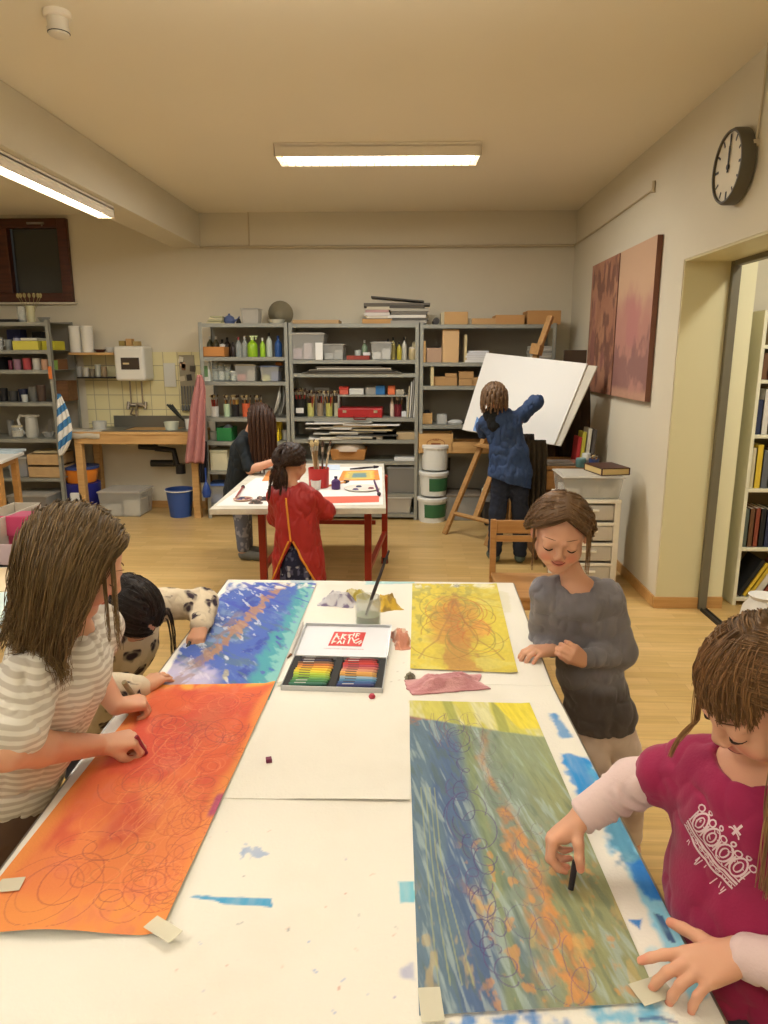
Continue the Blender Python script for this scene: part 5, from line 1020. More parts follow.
# ---- easel ----------------------------------------------------------------------------------------------------
M_easel = woodmat('beech_easel', (184,142,88), (158,118,70), rough=.5)
fl, fr = at(444.5,534,Z=0), at(486.5,546,Z=0); mid = (fl+fr)/2; nrm = V((-(fr-fl).y, (fr-fl).x, 0)).normalized()   # away from the viewer
ax_ = (fr-fl).normalized()
top = at(547, 320, Y=6.45); 
E_ = thing('easel', 'tall wooden studio easel holding the big white board', 'easel', (mid.x, mid.y, 0))
def el_(p): return V(p)-V((mid.x, mid.y, 0))
hp = mid+(top-mid)*.0
def bar(b, p, q, w, d): 
    p, q = el_(p), el_(q); z = (q-p).normalized(); x = ax_-z*ax_.dot(z); x.normalize(); y = z.cross(x); M_ = Matrix((x,y,z)).transposed(); b.box((p+q)/2, (w,d,(q-p).length), rot=M_)
legtop_l = at(481.5, 445, Y=fl.y-.06+.1); ul = (legtop_l-fl)
frame_n = ul.copy()
def up_pt(base, s): return base+ul*s
b = MB(); bar(b, fl, up_pt(fl,1.35), .05,.03); b.build('leg', M_easel, E_, bevel=.003)
b = MB(); bar(b, fr, up_pt(fr,1.35)+(-ax_)*.12, .05,.03); b.build('leg', M_easel, E_, bevel=.003)
b = MB(); bar(b, up_pt(fl,.23), up_pt(fr,.23), .03,.03); 
cb0, cb1 = el_(up_pt(fl,.24)), el_(up_pt(fr,.24)); b = MB(); b.tube([cb0, cb1], .02, seg=4); b.build('lower_crossbar', M_easel, E_)
tr0, tr1 = el_(up_pt(fl,1.0)-ax_*.06), el_(up_pt(fr,1.0)-ax_*.02); b = MB(); b.box((tr0+tr1)/2+V((0,-.03,0)), ((tr1-tr0).length,.09,.025), rot=(0,0,math.atan2(ax_.y,ax_.x))); b.build('ledge', M_easel, E_, bevel=.003)
mb_, mt_ = up_pt(mid,.25)+nrm*.02, at(551,316,Y=6.35)
b = MB(); bar(b, mb_, mt_, .055,.03); b.build('mast', M_easel, E_, bevel=.003); cl_ = mb_+(mt_-mb_)*.84
b = MB(); bar(b, cl_-nrm*.04-V((0,0,.05)), cl_-nrm*.04+V((.02,0,.04)), .1,.06); b.build('top_clamp', M_easel, E_, bevel=.004)
rear = at(474, 512, Z=.0); rr_ = V((mid.x,mid.y,0))+nrm*.55+ax_*.0
for s in (-.02,.03): b = MB(); bar(b, rr_+ax_*s, mb_+(mt_-mb_)*.5+ax_*s, .02,.025); b.build('rear_strut', M_easel, E_)
# white board on the easel: a real slab set on the ledge, leaning back
def bpt(px, py, d): # point on plane through mast, offset
    n = (nrm*.96+V((0,0,-.28))).normalized(); p0 = mb_+(mt_-mb_)*.55-nrm*.07; r = V(ray(px,py)); o_ = V((0,0,CAMH)); t_ = (p0-o_).dot(n)/r.dot(n); return o_+r*t_+n*d
bc = [(463,430),(555,445),(588,364),(487,353)]
ctr = sum((bpt(*p,0) for p in bc), V())/4
q8 = [bpt(*p,-.012)-ctr for p in bc]+[bpt(*p,.0)-ctr for p in bc]
o = MB().hull8(q8).build('drawing_board', mat('white_board_paper', (236,235,230), rough=.6), loc=ctr); tag(o, 'big white board standing tilted on the easel', 'board')
q8 = [bpt(*p,.004)-ctr for p in ((466,431),(560,446),(597,366),(492,354))]+[bpt(*p,.015)-ctr for p in ((466,431),(560,446),(597,366),(492,354))]
o = MB().hull8(q8).build('backing_board', M_of((206,200,184), .7), loc=ctr); tag(o, 'thicker backing board behind the white board, showing at its right edge', 'board')
q8 = [bpt(*p,-.016)-ctr for p in ((474,431),(482,433),(486,426),(478,417))]+[bpt(*p,-.013)-ctr for p in ((474,431),(482,433),(486,426),(478,417))]
o = MB().hull8(q8).build('paint_patch', M_of((120,160,214), .7), loc=ctr); tag(o, 'blue painted scrap at the lower left of the white board', 'paint')
print('BOARD', [tuple(round(v,2) for v in bpt(*p,0)) for p in bc], 'mast', mb_, mt_)
# ---- chair in front of the easel -------------------------------------------------------------------------------
M_chair = woodmat('lacquered_chair', (186,140,86), (158,112,64), rough=.35)
cp0 = at(494, 520, Y=3.78); CH = thing('wooden_chair', 'light brown wooden chair in front of the easel, its backrest towards the board', 'chair', (cp0.x+.2, 3.78, 0), R(0))
hb = cp0.z
for s in (-1,1):
    MB().hull8([(s*.2-.018,-.05,0),(s*.2+.018,-.05,0),(s*.2+.018,-.01,0),(s*.2-.018,-.01,0),(s*.2-.016,0,hb),(s*.2+.016,0,hb),(s*.2+.016,.03,hb),(s*.2-.016,.03,hb)]).build('leg', M_chair, CH, bevel=.004)
    MB().box((s*.18,-.42,.205),(.036,.036,.41)).build('leg', M_chair, CH, bevel=.004)
MB().box((0,.012,hb-.04),(.37,.018,.075)).build('backrest', M_chair, CH, bevel=.006); MB().box((0,.008,hb-.105),(.37,.022,.035)).build('back_rail', M_chair, CH, bevel=.004)
MB().box((0,-.23,.42),(.42,.42,.02)).build('seat', M_chair, CH, bevel=.006)
b = MB(); b.box((0,-.02,.385),(.37,.02,.05)); b.box((0,-.42,.385),(.34,.02,.05)); b.box((.19,-.22,.385),(.02,.38,.05)); b.box((-.19,-.22,.385),(.02,.38,.05)); b.build('seat_apron', M_chair, CH)
# ---- cabinet, plastic drawers and dark hanging cloths at the right --------------------------------------------------
x0, x1 = at(538,462,Y=5.55).x, 1.52; zt_ = at(560,466,Y=5.5).z
CB = thing('low_cabinet', 'low wooden cabinet with papers on top beside the right wall', 'cabinet', ((x0+x1)/2, 5.75, 0)); w_ = x1-x0
MB().box((0,0,zt_-.0125),(w_,.55,.025)).build('cabinet_top', M_chair, CB, bevel=.003); b = MB(); b.box((0,.26,zt_/2),(w_-.02,.02,zt_-.03)); 
for s in (-1,1): b.box((s*(w_/2-.012),0,zt_/2-.015),(.02,.53,zt_-.03))
b.build('carcass', M_darkwood, CB)
for k in range(2): o_ = MB().box((-.0+(k-.5)*w_*.48,-.262,zt_-.11),(w_*.46,.02,.15)).build('drawer', M_chair, CB, bevel=.003); MB().lathe([(0,0),(.012,.0),(.016,.02),(0,.024)],10,M=Matrix.Translation(((k-.5)*w_*.48,-.272,zt_-.11)) @ Matrix.Rotation(PI/2,4,'X')).build('knob', M_darkwood, o_)
zc_ = zt_+.001
def PC(px, Y, z=zc_): return (at(px,460,Y=Y).x, Y, z)
carton('book', 'flat grey book lying on the low cabinet', PC(553,5.6), .3,.22,.02,(130,124,116), cat='book'); carton('paper_pad', 'brown folder lying on the low cabinet', PC(570,5.65), .26,.24,.015,(150,104,84), cat='folder', rz=.2)
for i, (px, c, h, n_) in enumerate(((575,(180,50,50),.20,'red'),(579,(196,190,70),.24,'yellow'),(584,(210,206,190),.27,'white'),(589,(90,84,80),.26,'dark grey'))):
    o = carton('book', n_+' book standing upright on the low cabinet by the wall', PC(px,5.8), .028,.17,h,c, cat='book'); o.rotation_euler = (0,R(4),0)
jar('jar', 'small white lidded jar on the low cabinet', PC(586,5.5), .035,.1,(206,206,196),(226,226,220)); jar('jar', 'teal jar on the low cabinet beside the white one', PC(581,5.45), .04,.07,(90,130,130),(120,150,150)); cup('paint_cup', 'blue cup with brushes on the low cabinet', PC(594,5.42), .04,.07,(56,70,120), cat='cup')
brushes_in(PC(594,5.42), .035,.05,4,'short brush in the blue cup on the low cabinet','brushes in the blue cup', lmin=.09, lmax=.13)
o = MB().hull8([(-.05,0,0),(.13,0,0),(.13,.025,0),(-.05,.025,0),(.05,.0,.3),(.14,0,.24),(.14,.025,.24),(.05,.025,.3)]).build('wood_offcut', M_chair, loc=PC(556,5.1,at(553,488,Y=5.1).z-.18)); tag(o, 'slanted wooden chair back leaning between the cabinet and the drawers', 'wood')
MB().box((.0,.012,-.25),(.04,.03,.62)).build('upright_post', M_chair, o)
# plastic drawers
dx0, dx1 = at(563,500,Y=4.72).x, at(622,500,Y=4.72).x; dw = dx1-dx0; dz = at(590,500,Y=4.72).z
M_drawerfront = mat('translucent_drawer', (214,206,190), rough=.3, alpha=.75); M_drawerframe = mat('drawer_tower_frame', (226,220,204), rough=.45)
DT = thing('drawer_tower', 'white plastic tower of translucent drawers by the right wall', 'drawers', ((dx0+dx1)/2, 4.92, 0))
b = MB(); b.box((0,0,dz-.012),(dw,.4,.024)); b.box((0,0,.03),(dw,.4,.03))
nd = 4
for s in (-1,1):
    for yy in (-.183,.183): b.box((s*(dw/2-.022),yy,dz/2),(.04,.028,dz-.05))
    b.box((s*(dw/2-.0285),0,dz/2),(.006,.33,dz-.05))
for k in range(1,nd): b.box((0,-.185,.045+(dz-.07)*k/nd),(dw-.06,.02,.022))
b.build('frame', M_drawerframe, DT, bevel=.003)
for k in range(nd):
    h_ = (dz-.07)/nd; o_ = MB().box((0,-.01,.05+h_*(k+.5)),(dw-.085,.36,h_-.04)).build('drawer', M_drawerfront, DT, bevel=.008); MB().box((0,-.2,.05+h_*(k+.5)+.02),(.1,.02,.015)).build('pull', M_drawerframe, o_, bevel=.003)
    MB().box((.02,0,.05+h_*(k+.38)),(dw*.6,.3,h_*.3)).build('contents', M_of(((200,190,172),(176,166,150),(214,208,194),(160,150,138))[k], .7), o_)
tub('plastic_box', 'wide clear box full of papers on top of the drawer tower', ((dx0+dx1)/2, 4.9, dz+.001), dw+.01, .36, .16, M_clear, M_milky, fill=((206,200,190),(180,172,160),(214,210,200)))
pb = at(610,476,Y=4.95)
o = carton('wooden_case', 'dark edged flat wooden case on the clear box by the right wall', ((dx0+dx1)/2+.13, 4.9, dz+.163), .2,.26,.045,(206,180,120), rz=R(12)); b = MB()
for zz in (0,.045): b.box((0,0,zz),(.206,.266,.006)); 
for sx in (-1,1):
    for sy in (-1,1): b.box((sx*.1,sy*.13,.022),(.008,.008,.045))
b.build('edge_strips', M_of((70,40,30), .5), o)
# dark cloths hanging behind the board
for i, (xa_, xb_, ya_, yb_, Y_, c, n_) in enumerate(((524,546,438,520,5.46,(60,50,34),'olive brown'),(518,534,432,512,5.7,(44,32,26),'dark brown'),(548,590,385,462,6.1,(64,48,36),'brown'))):
    el, ez = edge([(xa_,ya_),(xa_-1,(ya_+yb_)/2),(xa_,yb_)], Y_); er, _ = edge([(xb_,ya_),(xb_+1,(ya_+yb_)/2),(xb_-2,yb_)], Y_); cloth_sheet('hanging_apron', el, er, ez, Y_, M_of(c, .95), n_+' apron hanging in the corner behind the white board', 'apron', folds=4, amp=.03)
el, ez = edge([(572,376),(568,410),(566,455),(566,500)], 6.9); er, _ = edge([(590,376),(590,410),(588,455),(586,500)], 6.9); 
o = MB().box((at(578,430,Y=6.9).x+.02, 6.95, 1.0),(.25,.05,1.3)).build('stored_panel', M_of((84,66,50), .8)); o.location = (-.12,-.3,0); tag(o, 'large brown panel leaning in the right corner behind the board', 'panel')
# ---- things on the right wall ------------------------------------------------------------------------------------
def canvas(label, y0, y1, z0, z1, seed, fn):
    nu, nv = 90, 120; u, v = np.meshgrid(np.linspace(0,1,nu+1), np.linspace(0,1,nv+1)); u = u.ravel(); v = v.ravel()
    Yc = y1-(y1-y0)*u; Zc = z0+(z1-z0)*v; me = bpy.data.meshes.new('canvas_face'); i, j = np.meshgrid(np.arange(nu), np.arange(nv)); k = (j*(nu+1)+i).ravel()
    me.from_pydata(np.column_stack([np.full(len(u), -.0005), Yc-y0, Zc-z0]).tolist(), [], np.column_stack([k,k+nu+1,k+nu+2,k+1]).tolist()); setcol(me, fn(u, v)); me.materials.append(vcmat('oil_canvas', rough=.55, bump=.3, bscale=120))
    b = MB(); b.box((.0175,(y1-y0)/2,(z1-z0)/2),(.035,y1-y0,z1-z0)); o = b.build('canvas_painting', M_of((120,80,64), .8), loc=(XR-.04, y0, z0)); f_ = bpy.data.objects.new('canvas_face', me); COL.objects.link(f_); f_.parent = o; return tag(o, label, 'painting')
def cv1(u, v):
    a = N2(u,v,5,4,61); b_ = N2(u,v,12,9,62); c = mix(np.tile(C_(166,116,92),(len(u),1)), C_(182,134,104), smooth01(a,.4,.6)); c = mix(c, C_(112,76,66), .8*smooth01(b_+.25*(np.exp(-((v-.35)**2)*12)+np.exp(-((v-.85)**2)*60)-.5),.5,.65)); return mix(c, C_(170,112,104), .5*smooth01(a-.1*u,.5,.6))
def cv2(u, v):
    a = N2(u,v,4,4,71); b_ = N2(u,v,10,10,72); c = mix(np.tile(C_(200,164,134),(len(u),1)), C_(182,132,118), smooth01(.75-v+.4*(a-.5),0,.25)); c = mix(c, C_(178,116,116), .6*smooth01(.25-np.hypot(u-.5,v-.5)+.3*(b_-.5),0,.1)); c = mix(c, C_(124,88,86), .7*smooth01(.2-np.abs(v-.2)+.5*(b_-.5),0,.12)); return mix(c, C_(194,150,124), .8*smooth01(.08-v+.05*(b_-.5),0,.05))
canvas('rust brown canvas, the farther of the two on the right wall', 5.63, 6.43, 1.30, 2.35, 1, cv1); canvas('salmon pink canvas, the nearer of the two on the right wall', 4.80, 5.60, 1.30, 2.35, 2, cv2)
cy_, cz_, cr_ = 3.765, 2.495, .172
CK = thing('wall_clock', 'round wall clock with a white face high on the right wall', 'clock', (XR, cy_, cz_)); Mx = Matrix.Rotation(-PI/2, 4, 'Y')
MB().lathe([(0,0),(cr_*.86,0),(cr_,.012),(cr_,.06),(cr_*.95,.075),(cr_*.9,.075),(cr_*.9,.06),(0,.06)], 48, M=Mx).build('case', mat('clock_case', (84,78,64), rough=.45), CK, smooth=True)
MB().lathe([(0,.061),(cr_*.9,.061),(cr_*.9,.063),(0,.063)], 48, M=Mx).build('dial', M_of((222,214,190), .5), CK)
for k in range(12):
    a = k*PI/6; L_ = .03 if k % 3 else .036; r_ = cr_*.86-L_/2; MB().box((-.0645, -math.sin(a)*r_*-1, math.cos(a)*r_), (.002,.009 if k % 3 else .012,L_), rot=(-a,0,0)).build('hour_mark', M_black, CK)
b = MB(); b.box((-.067,0,.035),(.002,.014,.12)); b.build('hour_hand', M_black, CK, bevel=.0005); b = MB(); b.box((-.069,-.006,.06),(.002,.009,.17), rot=(R(4),0,0)); b.build('minute_hand', M_black, CK); b = MB(); b.lathe([(0,.063),(.012,.063),(.012,.071),(0,.071)],14,M=Mx); b.build('hub', M_black, CK)
# ---- side room: bookcase, hanging bag -------------------------------------------------------------------------------
bx_, by_ = 2.30, 3.62
M_cream2 = mat('cream_bookcase', (232,228,200), rough=.5)
FYB = 4.47; bx0_, bx1_ = 2.125, 2.95; bh = at(762,310,Y=FYB).z
BK = thing('bookcase', 'cream bookcase full of books in the side room', 'bookcase', ((bx0_+bx1_)/2, FYB, 0)); bw = bx1_-bx0_
for s_ in (-1,1): MB().box((s_*(bw/2-.011),.14,bh/2),(.022,.28,bh)).build('side_panel', M_cream2, BK, bevel=.002)
lv = [at(755,y,Y=FYB).z for y in (598,548,489,435,380,345)]
for z in lv+[bh]: MB().box((0,.14,z-.011),(bw-.044,.28,.022)).build('shelf', M_cream2, BK, bevel=.002)
MB().box((0,.283,bh/2),(bw,.006,bh)).build('back_panel', M_of((150,130,90), .7), BK)
rg = random.Random(8); bc_ = {'black':(36,38,40),'grey green':(90,100,92),'cream':(206,196,160),'dark blue':(46,54,84),'brown':(110,76,50),'yellow':(222,190,60),'white':(220,216,206),'red brown':(140,70,50),'slate':(100,104,108),'olive':(130,124,80)}; bn = list(bc_)
words_ = 'first second third fourth fifth sixth seventh eighth ninth tenth eleventh twelfth thirteenth fourteenth fifteenth'.split()
for li, z in enumerate(lv[:5]):
    xx = bx0_+.03; k = 0; gap = (lv[li+1]-z)-.05
    while k < 12:
        tw = rg.uniform(.024,.045); h_ = min(gap, rg.uniform(.20,.28)); n_ = bn[(k*3+li) % len(bn)] if li else ['black','yellow','yellow','white','red brown'][k % 5]
        lean = R(30) if li == 0 else 0
        o = book('book', '%s book, %s from the left on the %s bookcase shelf' % (n_, words_[k], ('lowest','second','third','fourth','fifth')[li]), (0,0,0), h_, .2, tw, bc_[n_])
        Rm = Matrix.Rotation(lean,3,'Y') @ Matrix(((0,0,1),(0,1,0),(-1,0,0))); o.rotation_euler = Rm.to_euler()
        o.location = (xx+(h_*.5*math.sin(lean)), FYB+.12, z+.002+h_/2*math.cos(lean)+(tw*math.sin(lean))); xx += tw/math.cos(lean)+.003; k += 1
p = at(756,636,Z=0); o = MB().lathe([(.001,0),(.10,.01),(.125,.08),(.11,.17),(.075,.23),(.085,.25),(.0,.24)], 18).build('cloth_bag', mat('white_canvas_bag', (222,218,210), rough=.95, bump=.5, bscale=14), loc=(p.x+.02,p.y,.001), smooth=True); tag(o, 'white cloth bag standing on the floor just inside the doorway', 'bag')
# ---- left side: small table, box of things on another table ----------------------------------------------------------
q5 = [tuple(at(x,y,Z=.75)[:2]) for x, y in ((-60,463),(2,461),(24,452),(-40,452))]
M_pt = woodmat('pine_table_leg', (196,148,86), (176,128,70))
t5, c5 = quadtable('side_table', 'white topped table with pine legs at the left edge by the far shelving', q5, .75, .025, M_tabletop, M_pt, leg=.05, inset=.07)
flat_ = at(4,452,Z=.752); tag(MB().box((0,0,.01),(.3,.2,.02)).build('paper_pad', M_of((190,206,214), .7), loc=(flat_.x,flat_.y,.751)), 'pale blue pad on the white topped table at the left edge', 'paper')
q6 = [(-2.6,2.0),(-1.28,2.0),(-1.66,3.42),(-2.9,3.42)]
t6, c6 = quadtable('work_table', 'work table at the left edge behind the girl in the striped shirt', q6, .74, .03, M_tabletop, M_alu, leg=.04)
q7 = [tuple(at(x,y,Z=.745)[:2]) for x, y in ((-20,592),(12,590),(16,567),(-20,568))]
tag(MB().prism(q7, .741, .744).build('paper_sheet', M_of((226,206,170), .8)), 'cream streaked paper on the table at the left edge', 'paper')
q8_ = [tuple(at(x,y,Z=.745)[:2]) for x, y in ((-30,640),(8,630),(14,592),(-20,592))]
tag(MB().prism(q8_, .741, .744).build('paper_sheet', M_of((206,226,222), .8)), 'pale green paper nearest the striped shirt on the left table', 'paper')
pA, pB = at(-30,569,Y=2.75), at(26,569,Y=2.75); zb0 = .742; zb1 = at(0,545,Y=2.75).z
w_ = pB.x-pA.x
openbox('storage_box', 'mauve plastic box of odds and ends on the left table', ((pA.x+pB.x)/2, 2.98, zb0), w_, .45, zb1-zb0, (176,158,164), th=.012)
openbox('plastic_tray', 'whitish translucent tray standing in the mauve box', ((pA.x+pB.x)/2-.06, 2.95, zb0+.05), w_*.55, .36, zb1-zb0+.05, (222,206,210), m=M_milky)
o = MB().hull8([(-.09,-.06,0),(.09,-.06,0),(.09,.08,0),(-.09,.08,0),(-.10,-.05,.13),(.085,-.05,.13),(.07,.07,.13),(-.085,.07,.13)]).build('pencil_case', M_of((164,48,84), .6), bevel=.01); MB().hull8([(-.102,-.066,.05),(.06,-.066,.05),(.10,-.062,.13),(-.11,-.062,.13),(-.1,-.058,.05),(.06,-.058,.05),(.10,-.056,.133),(-.11,-.056,.133)]).build('flap', M_of((184,60,98), .6), o)
p = at(35,541,Y=2.90); o.location = (p.x-.0, 2.90, p.z-.01); tag(o, 'crimson pencil pouch standing in the mauve box', 'pouch')
p = at(34,542,Y=2.78); cup('lid_ring', 'small pale cup in the right corner of the mauve box', (p.x-.02, 2.83, zb1-.03), .03,.04,(206,200,206), cat='cup')
# =====================================================================================================
# PEOPLE: bodies and clothes are smooth-blended volumes meshed in one piece
# =====================================================================================================
import openvdb as vdb
from mathutils.bvhtree import BVHTree
def nv(a): a = np.asarray(a, float); return a/np.linalg.norm(a)
class Vol:
    """list of soft-blended solids, meshed in one go"""
    def __init__(s, vox=.003): s.vox = vox; s.p = []
    def cone(s, a, b, ra, rb, k=.012): s.p.append(('c', np.array(a, float), np.array(b, float), ra, rb, k, 1)); return s
    def econe(s, a, b, ra, rb, side, flat=.65, k=.02, sign=1):
        a = np.array(a, float); b = np.array(b, float); u = nv(b-a); S = np.array(side, float); S = nv(S-u*S.dot(u)); F = np.cross(u, S)
        s.p.append(('e', a, b, ra, rb, k, sign, S, F, u, flat)); return s
    def ell(s, c, r, Rm=None, k=.01, sign=1): s.p.append(('l', np.array(c, float), np.array(r, float), np.eye(3) if Rm is None else np.array(Rm, float), 0, k, sign)); return s
    def half(s, c, n, k=.004): s.p.append(('h', np.array(c, float), nv(n), 0, 0, k, -1)); return s      # cut away the side n points to
    def wedge(s, fn): s.p.append(('f', fn, None, 0, 0, .003, -1)); return s
    def bounds(s):
        lo = np.full(3, 1e9); hi = -lo
        for q in s.p:
            if q[6] < 0: continue
            if q[0] in 'ce': m = max(q[3], q[4])+.01; lo = np.minimum(lo, np.minimum(q[1], q[2])-m); hi = np.maximum(hi, np.maximum(q[1], q[2])+m)
            elif q[0] == 'l': m = q[2].max()+.01; lo = np.minimum(lo, q[1]-m); hi = np.maximum(hi, q[1]+m)
        return lo-4*s.vox, hi+4*s.vox
    def mesh(s):
        lo, hi = s.bounds(); n = np.ceil((hi-lo)/s.vox).astype(int)+1; G = np.full(n, .05, np.float32)
        axs = [lo[i]+np.arange(n[i])*s.vox for i in range(3)]
        for q in s.p:
            k = q[5]; full = q[0] in 'hf'
            if full: a, b = lo, hi
            elif q[0] in 'ce': m = max(q[3], q[4])+k+5*s.vox; a, b = np.minimum(q[1], q[2])-m, np.maximum(q[1], q[2])+m
            else: m = q[2].max()+k+5*s.vox; a, b = q[1]-m, q[1]+m
            i0 = np.clip(np.floor((a-lo)/s.vox).astype(int), 0, n-1); i1 = np.clip(np.ceil((b-lo)/s.vox).astype(int)+1, 1, n)
            if (i1 <= i0).any(): continue
            X = axs[0][i0[0]:i1[0], None, None]; Y = axs[1][None, i0[1]:i1[1], None]; Z = axs[2][None, None, i0[2]:i1[2]]
            if q[0] == 'c':
                A, B = q[1], q[2]; ba = B-A; L = ba.dot(ba)+1e-12
                t = np.clip(((X-A[0])*ba[0]+(Y-A[1])*ba[1]+(Z-A[2])*ba[2])/L, 0, 1)
                d = np.sqrt((X-A[0]-t*ba[0])**2+(Y-A[1]-t*ba[1])**2+(Z-A[2]-t*ba[2])**2)-(q[3]+(q[4]-q[3])*t)
            elif q[0] == 'e':
                A, B = q[1], q[2]; ba = B-A; L = ba.dot(ba)+1e-12; S, F, U, fl = q[7], q[8], q[9], q[10]
                t = np.clip(((X-A[0])*ba[0]+(Y-A[1])*ba[1]+(Z-A[2])*ba[2])/L, 0, 1)
                x, y, z = X-A[0]-t*ba[0], Y-A[1]-t*ba[1], Z-A[2]-t*ba[2]
                d = (np.sqrt((x*S[0]+y*S[1]+z*S[2])**2+((x*F[0]+y*F[1]+z*F[2])/fl)**2+((x*U[0]+y*U[1]+z*U[2])/fl)**2)-(q[3]+(q[4]-q[3])*t))*min(1, fl*1.15)
            elif q[0] == 'l':
                x, y, z = X-q[1][0], Y-q[1][1], Z-q[1][2]; M_ = q[3]; r = q[2]
                lx = x*M_[0,0]+y*M_[1,0]+z*M_[2,0]; ly = x*M_[0,1]+y*M_[1,1]+z*M_[2,1]; lz = x*M_[0,2]+y*M_[1,2]+z*M_[2,2]
                k0 = np.sqrt((lx/r[0])**2+(ly/r[1])**2+(lz/r[2])**2); k1 = np.sqrt((lx/r[0]**2)**2+(ly/r[1]**2)**2+(lz/r[2]**2)**2)+1e-9; d = k0*(k0-1)/k1
            elif q[0] == 'h': d = -((X-q[1][0])*q[2][0]+(Y-q[1][1])*q[2][1]+(Z-q[1][2])*q[2][2])   # negative on the removed side
            else: d = q[1](X, Y, Z)
            g = G[i0[0]:i1[0], i0[1]:i1[1], i0[2]:i1[2]]
            if q[6] > 0:
                h = np.maximum(k-np.abs(g-d), 0)/k; r_ = np.minimum(g, d)-h*h*k*.25
            else:
                e = -d; h = np.maximum(k-np.abs(g-e), 0)/k; r_ = np.maximum(g, e)+h*h*k*.25
            g[...] = r_
        w = 3*s.vox; np.clip(G, -w, w, out=G)
        gr = vdb.FloatGrid(w); gr.copyFromArray(G)
        pts, tri, quad = gr.convertToPolygons(isovalue=0.0, adaptivity=0.0)
        pts = pts.astype(np.float64)*s.vox+lo
        return pts, tri, quad
def np_mesh(name, pts, tri, quad):
    me = bpy.data.meshes.new(name); F = [quad[:, ::-1]] if len(quad) else []
    nq = len(quad); nt = len(tri); me.vertices.add(len(pts)); me.vertices.foreach_set('co', pts.ravel().astype(np.float32))
    idx = np.concatenate([quad[:, ::-1].ravel(), tri[:, ::-1].ravel()]) if nt else quad[:, ::-1].ravel()
    st = np.concatenate([np.arange(nq)*4, nq*4+np.arange(nt)*3]) if nt else np.arange(nq)*4
    me.loops.add(len(idx)); me.loops.foreach_set('vertex_index', idx.astype(np.int32)); me.polygons.add(nq+nt); me.polygons.foreach_set('loop_start', st.astype(np.int32)); me.update(calc_edges=True); me.validate()
    me.polygons.foreach_set('use_smooth', [True]*(nq+nt)); return me
def normals(me): n = np.empty(len(me.vertices)*3, np.float32); me.vertices.foreach_get('normal', n); return n.reshape(-1,3)
def relax(pts, quad, it=1, lam=.5):
    e = np.concatenate([quad[:, [0,1]], quad[:, [1,2]], quad[:, [2,3]], quad[:, [3,0]]]).astype(np.int64); n = len(pts)
    for _ in range(it):
        acc = np.zeros((n,3)); cnt = np.zeros(n)
        for k in range(3): acc[:,k] = np.bincount(e[:,0], pts[e[:,1],k], n)+np.bincount(e[:,1], pts[e[:,0],k], n)
        cnt = np.bincount(e[:,0], minlength=n)+np.bincount(e[:,1], minlength=n); m = cnt > 0; q = pts.copy(); q[m] = acc[m]/cnt[m,None]; pts = pts*(1-lam)+q*lam
    return pts
def solid(vol, name, m, parent=None, colfn=None, wrinkle=None, it=1):
    pts, tri, quad = vol.mesh(); pts = relax(pts, quad, it)
    me = np_mesh(name, pts, tri, quad); N = normals(me)
    if wrinkle is not None:
        pts = pts+N*wrinkle(pts, N)[:,None]; me.vertices.foreach_set('co', pts.ravel().astype(np.float32)); me.update(); 
    if colfn is not None: setcol(me, colfn(pts, N))
    me.materials.append(m); o = bpy.data.objects.new(name, me); COL.objects.link(o)
    if parent is not None: o.parent = parent
    return o
def folds(amp, sx, sy, sz, seed=0, mask=None):
    def f(p, n):
        a = fbm(p*np.array([sx,sy,sz]), seed, 3); b = fbm(p*np.array([sx,sy,sz])*.6+5, seed+3, 3)
        r_ = (1-np.abs(a*2-1)); c_ = 1-np.abs(fbm((p+n*.02)*np.array([sx,sy,sz])*1.9+9, seed+7, 2)*2-1); w = r_**3*.55+c_**5*.35+b*.35-.5; return amp*w*(1 if mask is None else mask(p))
    return f
M_skin = vcmat('skin', rough=.5, sub=.12, spec=.35, bump=.04, bscale=400)
M_lash = mat('eyelash', (52,34,26), rough=.8); M_brow = mat('eyebrow_hair', (112,78,52), rough=.9); M_mouth = mat('mouth_shadow', (120,48,46), rough=.6)
SK = (216,166,138)
def frame(f, up=(0,0,1)):
    f = nv(f); u = np.array(up, float); u = nv(u-f*u.dot(f)); x = np.cross(f, u); return np.column_stack([x, f, u])
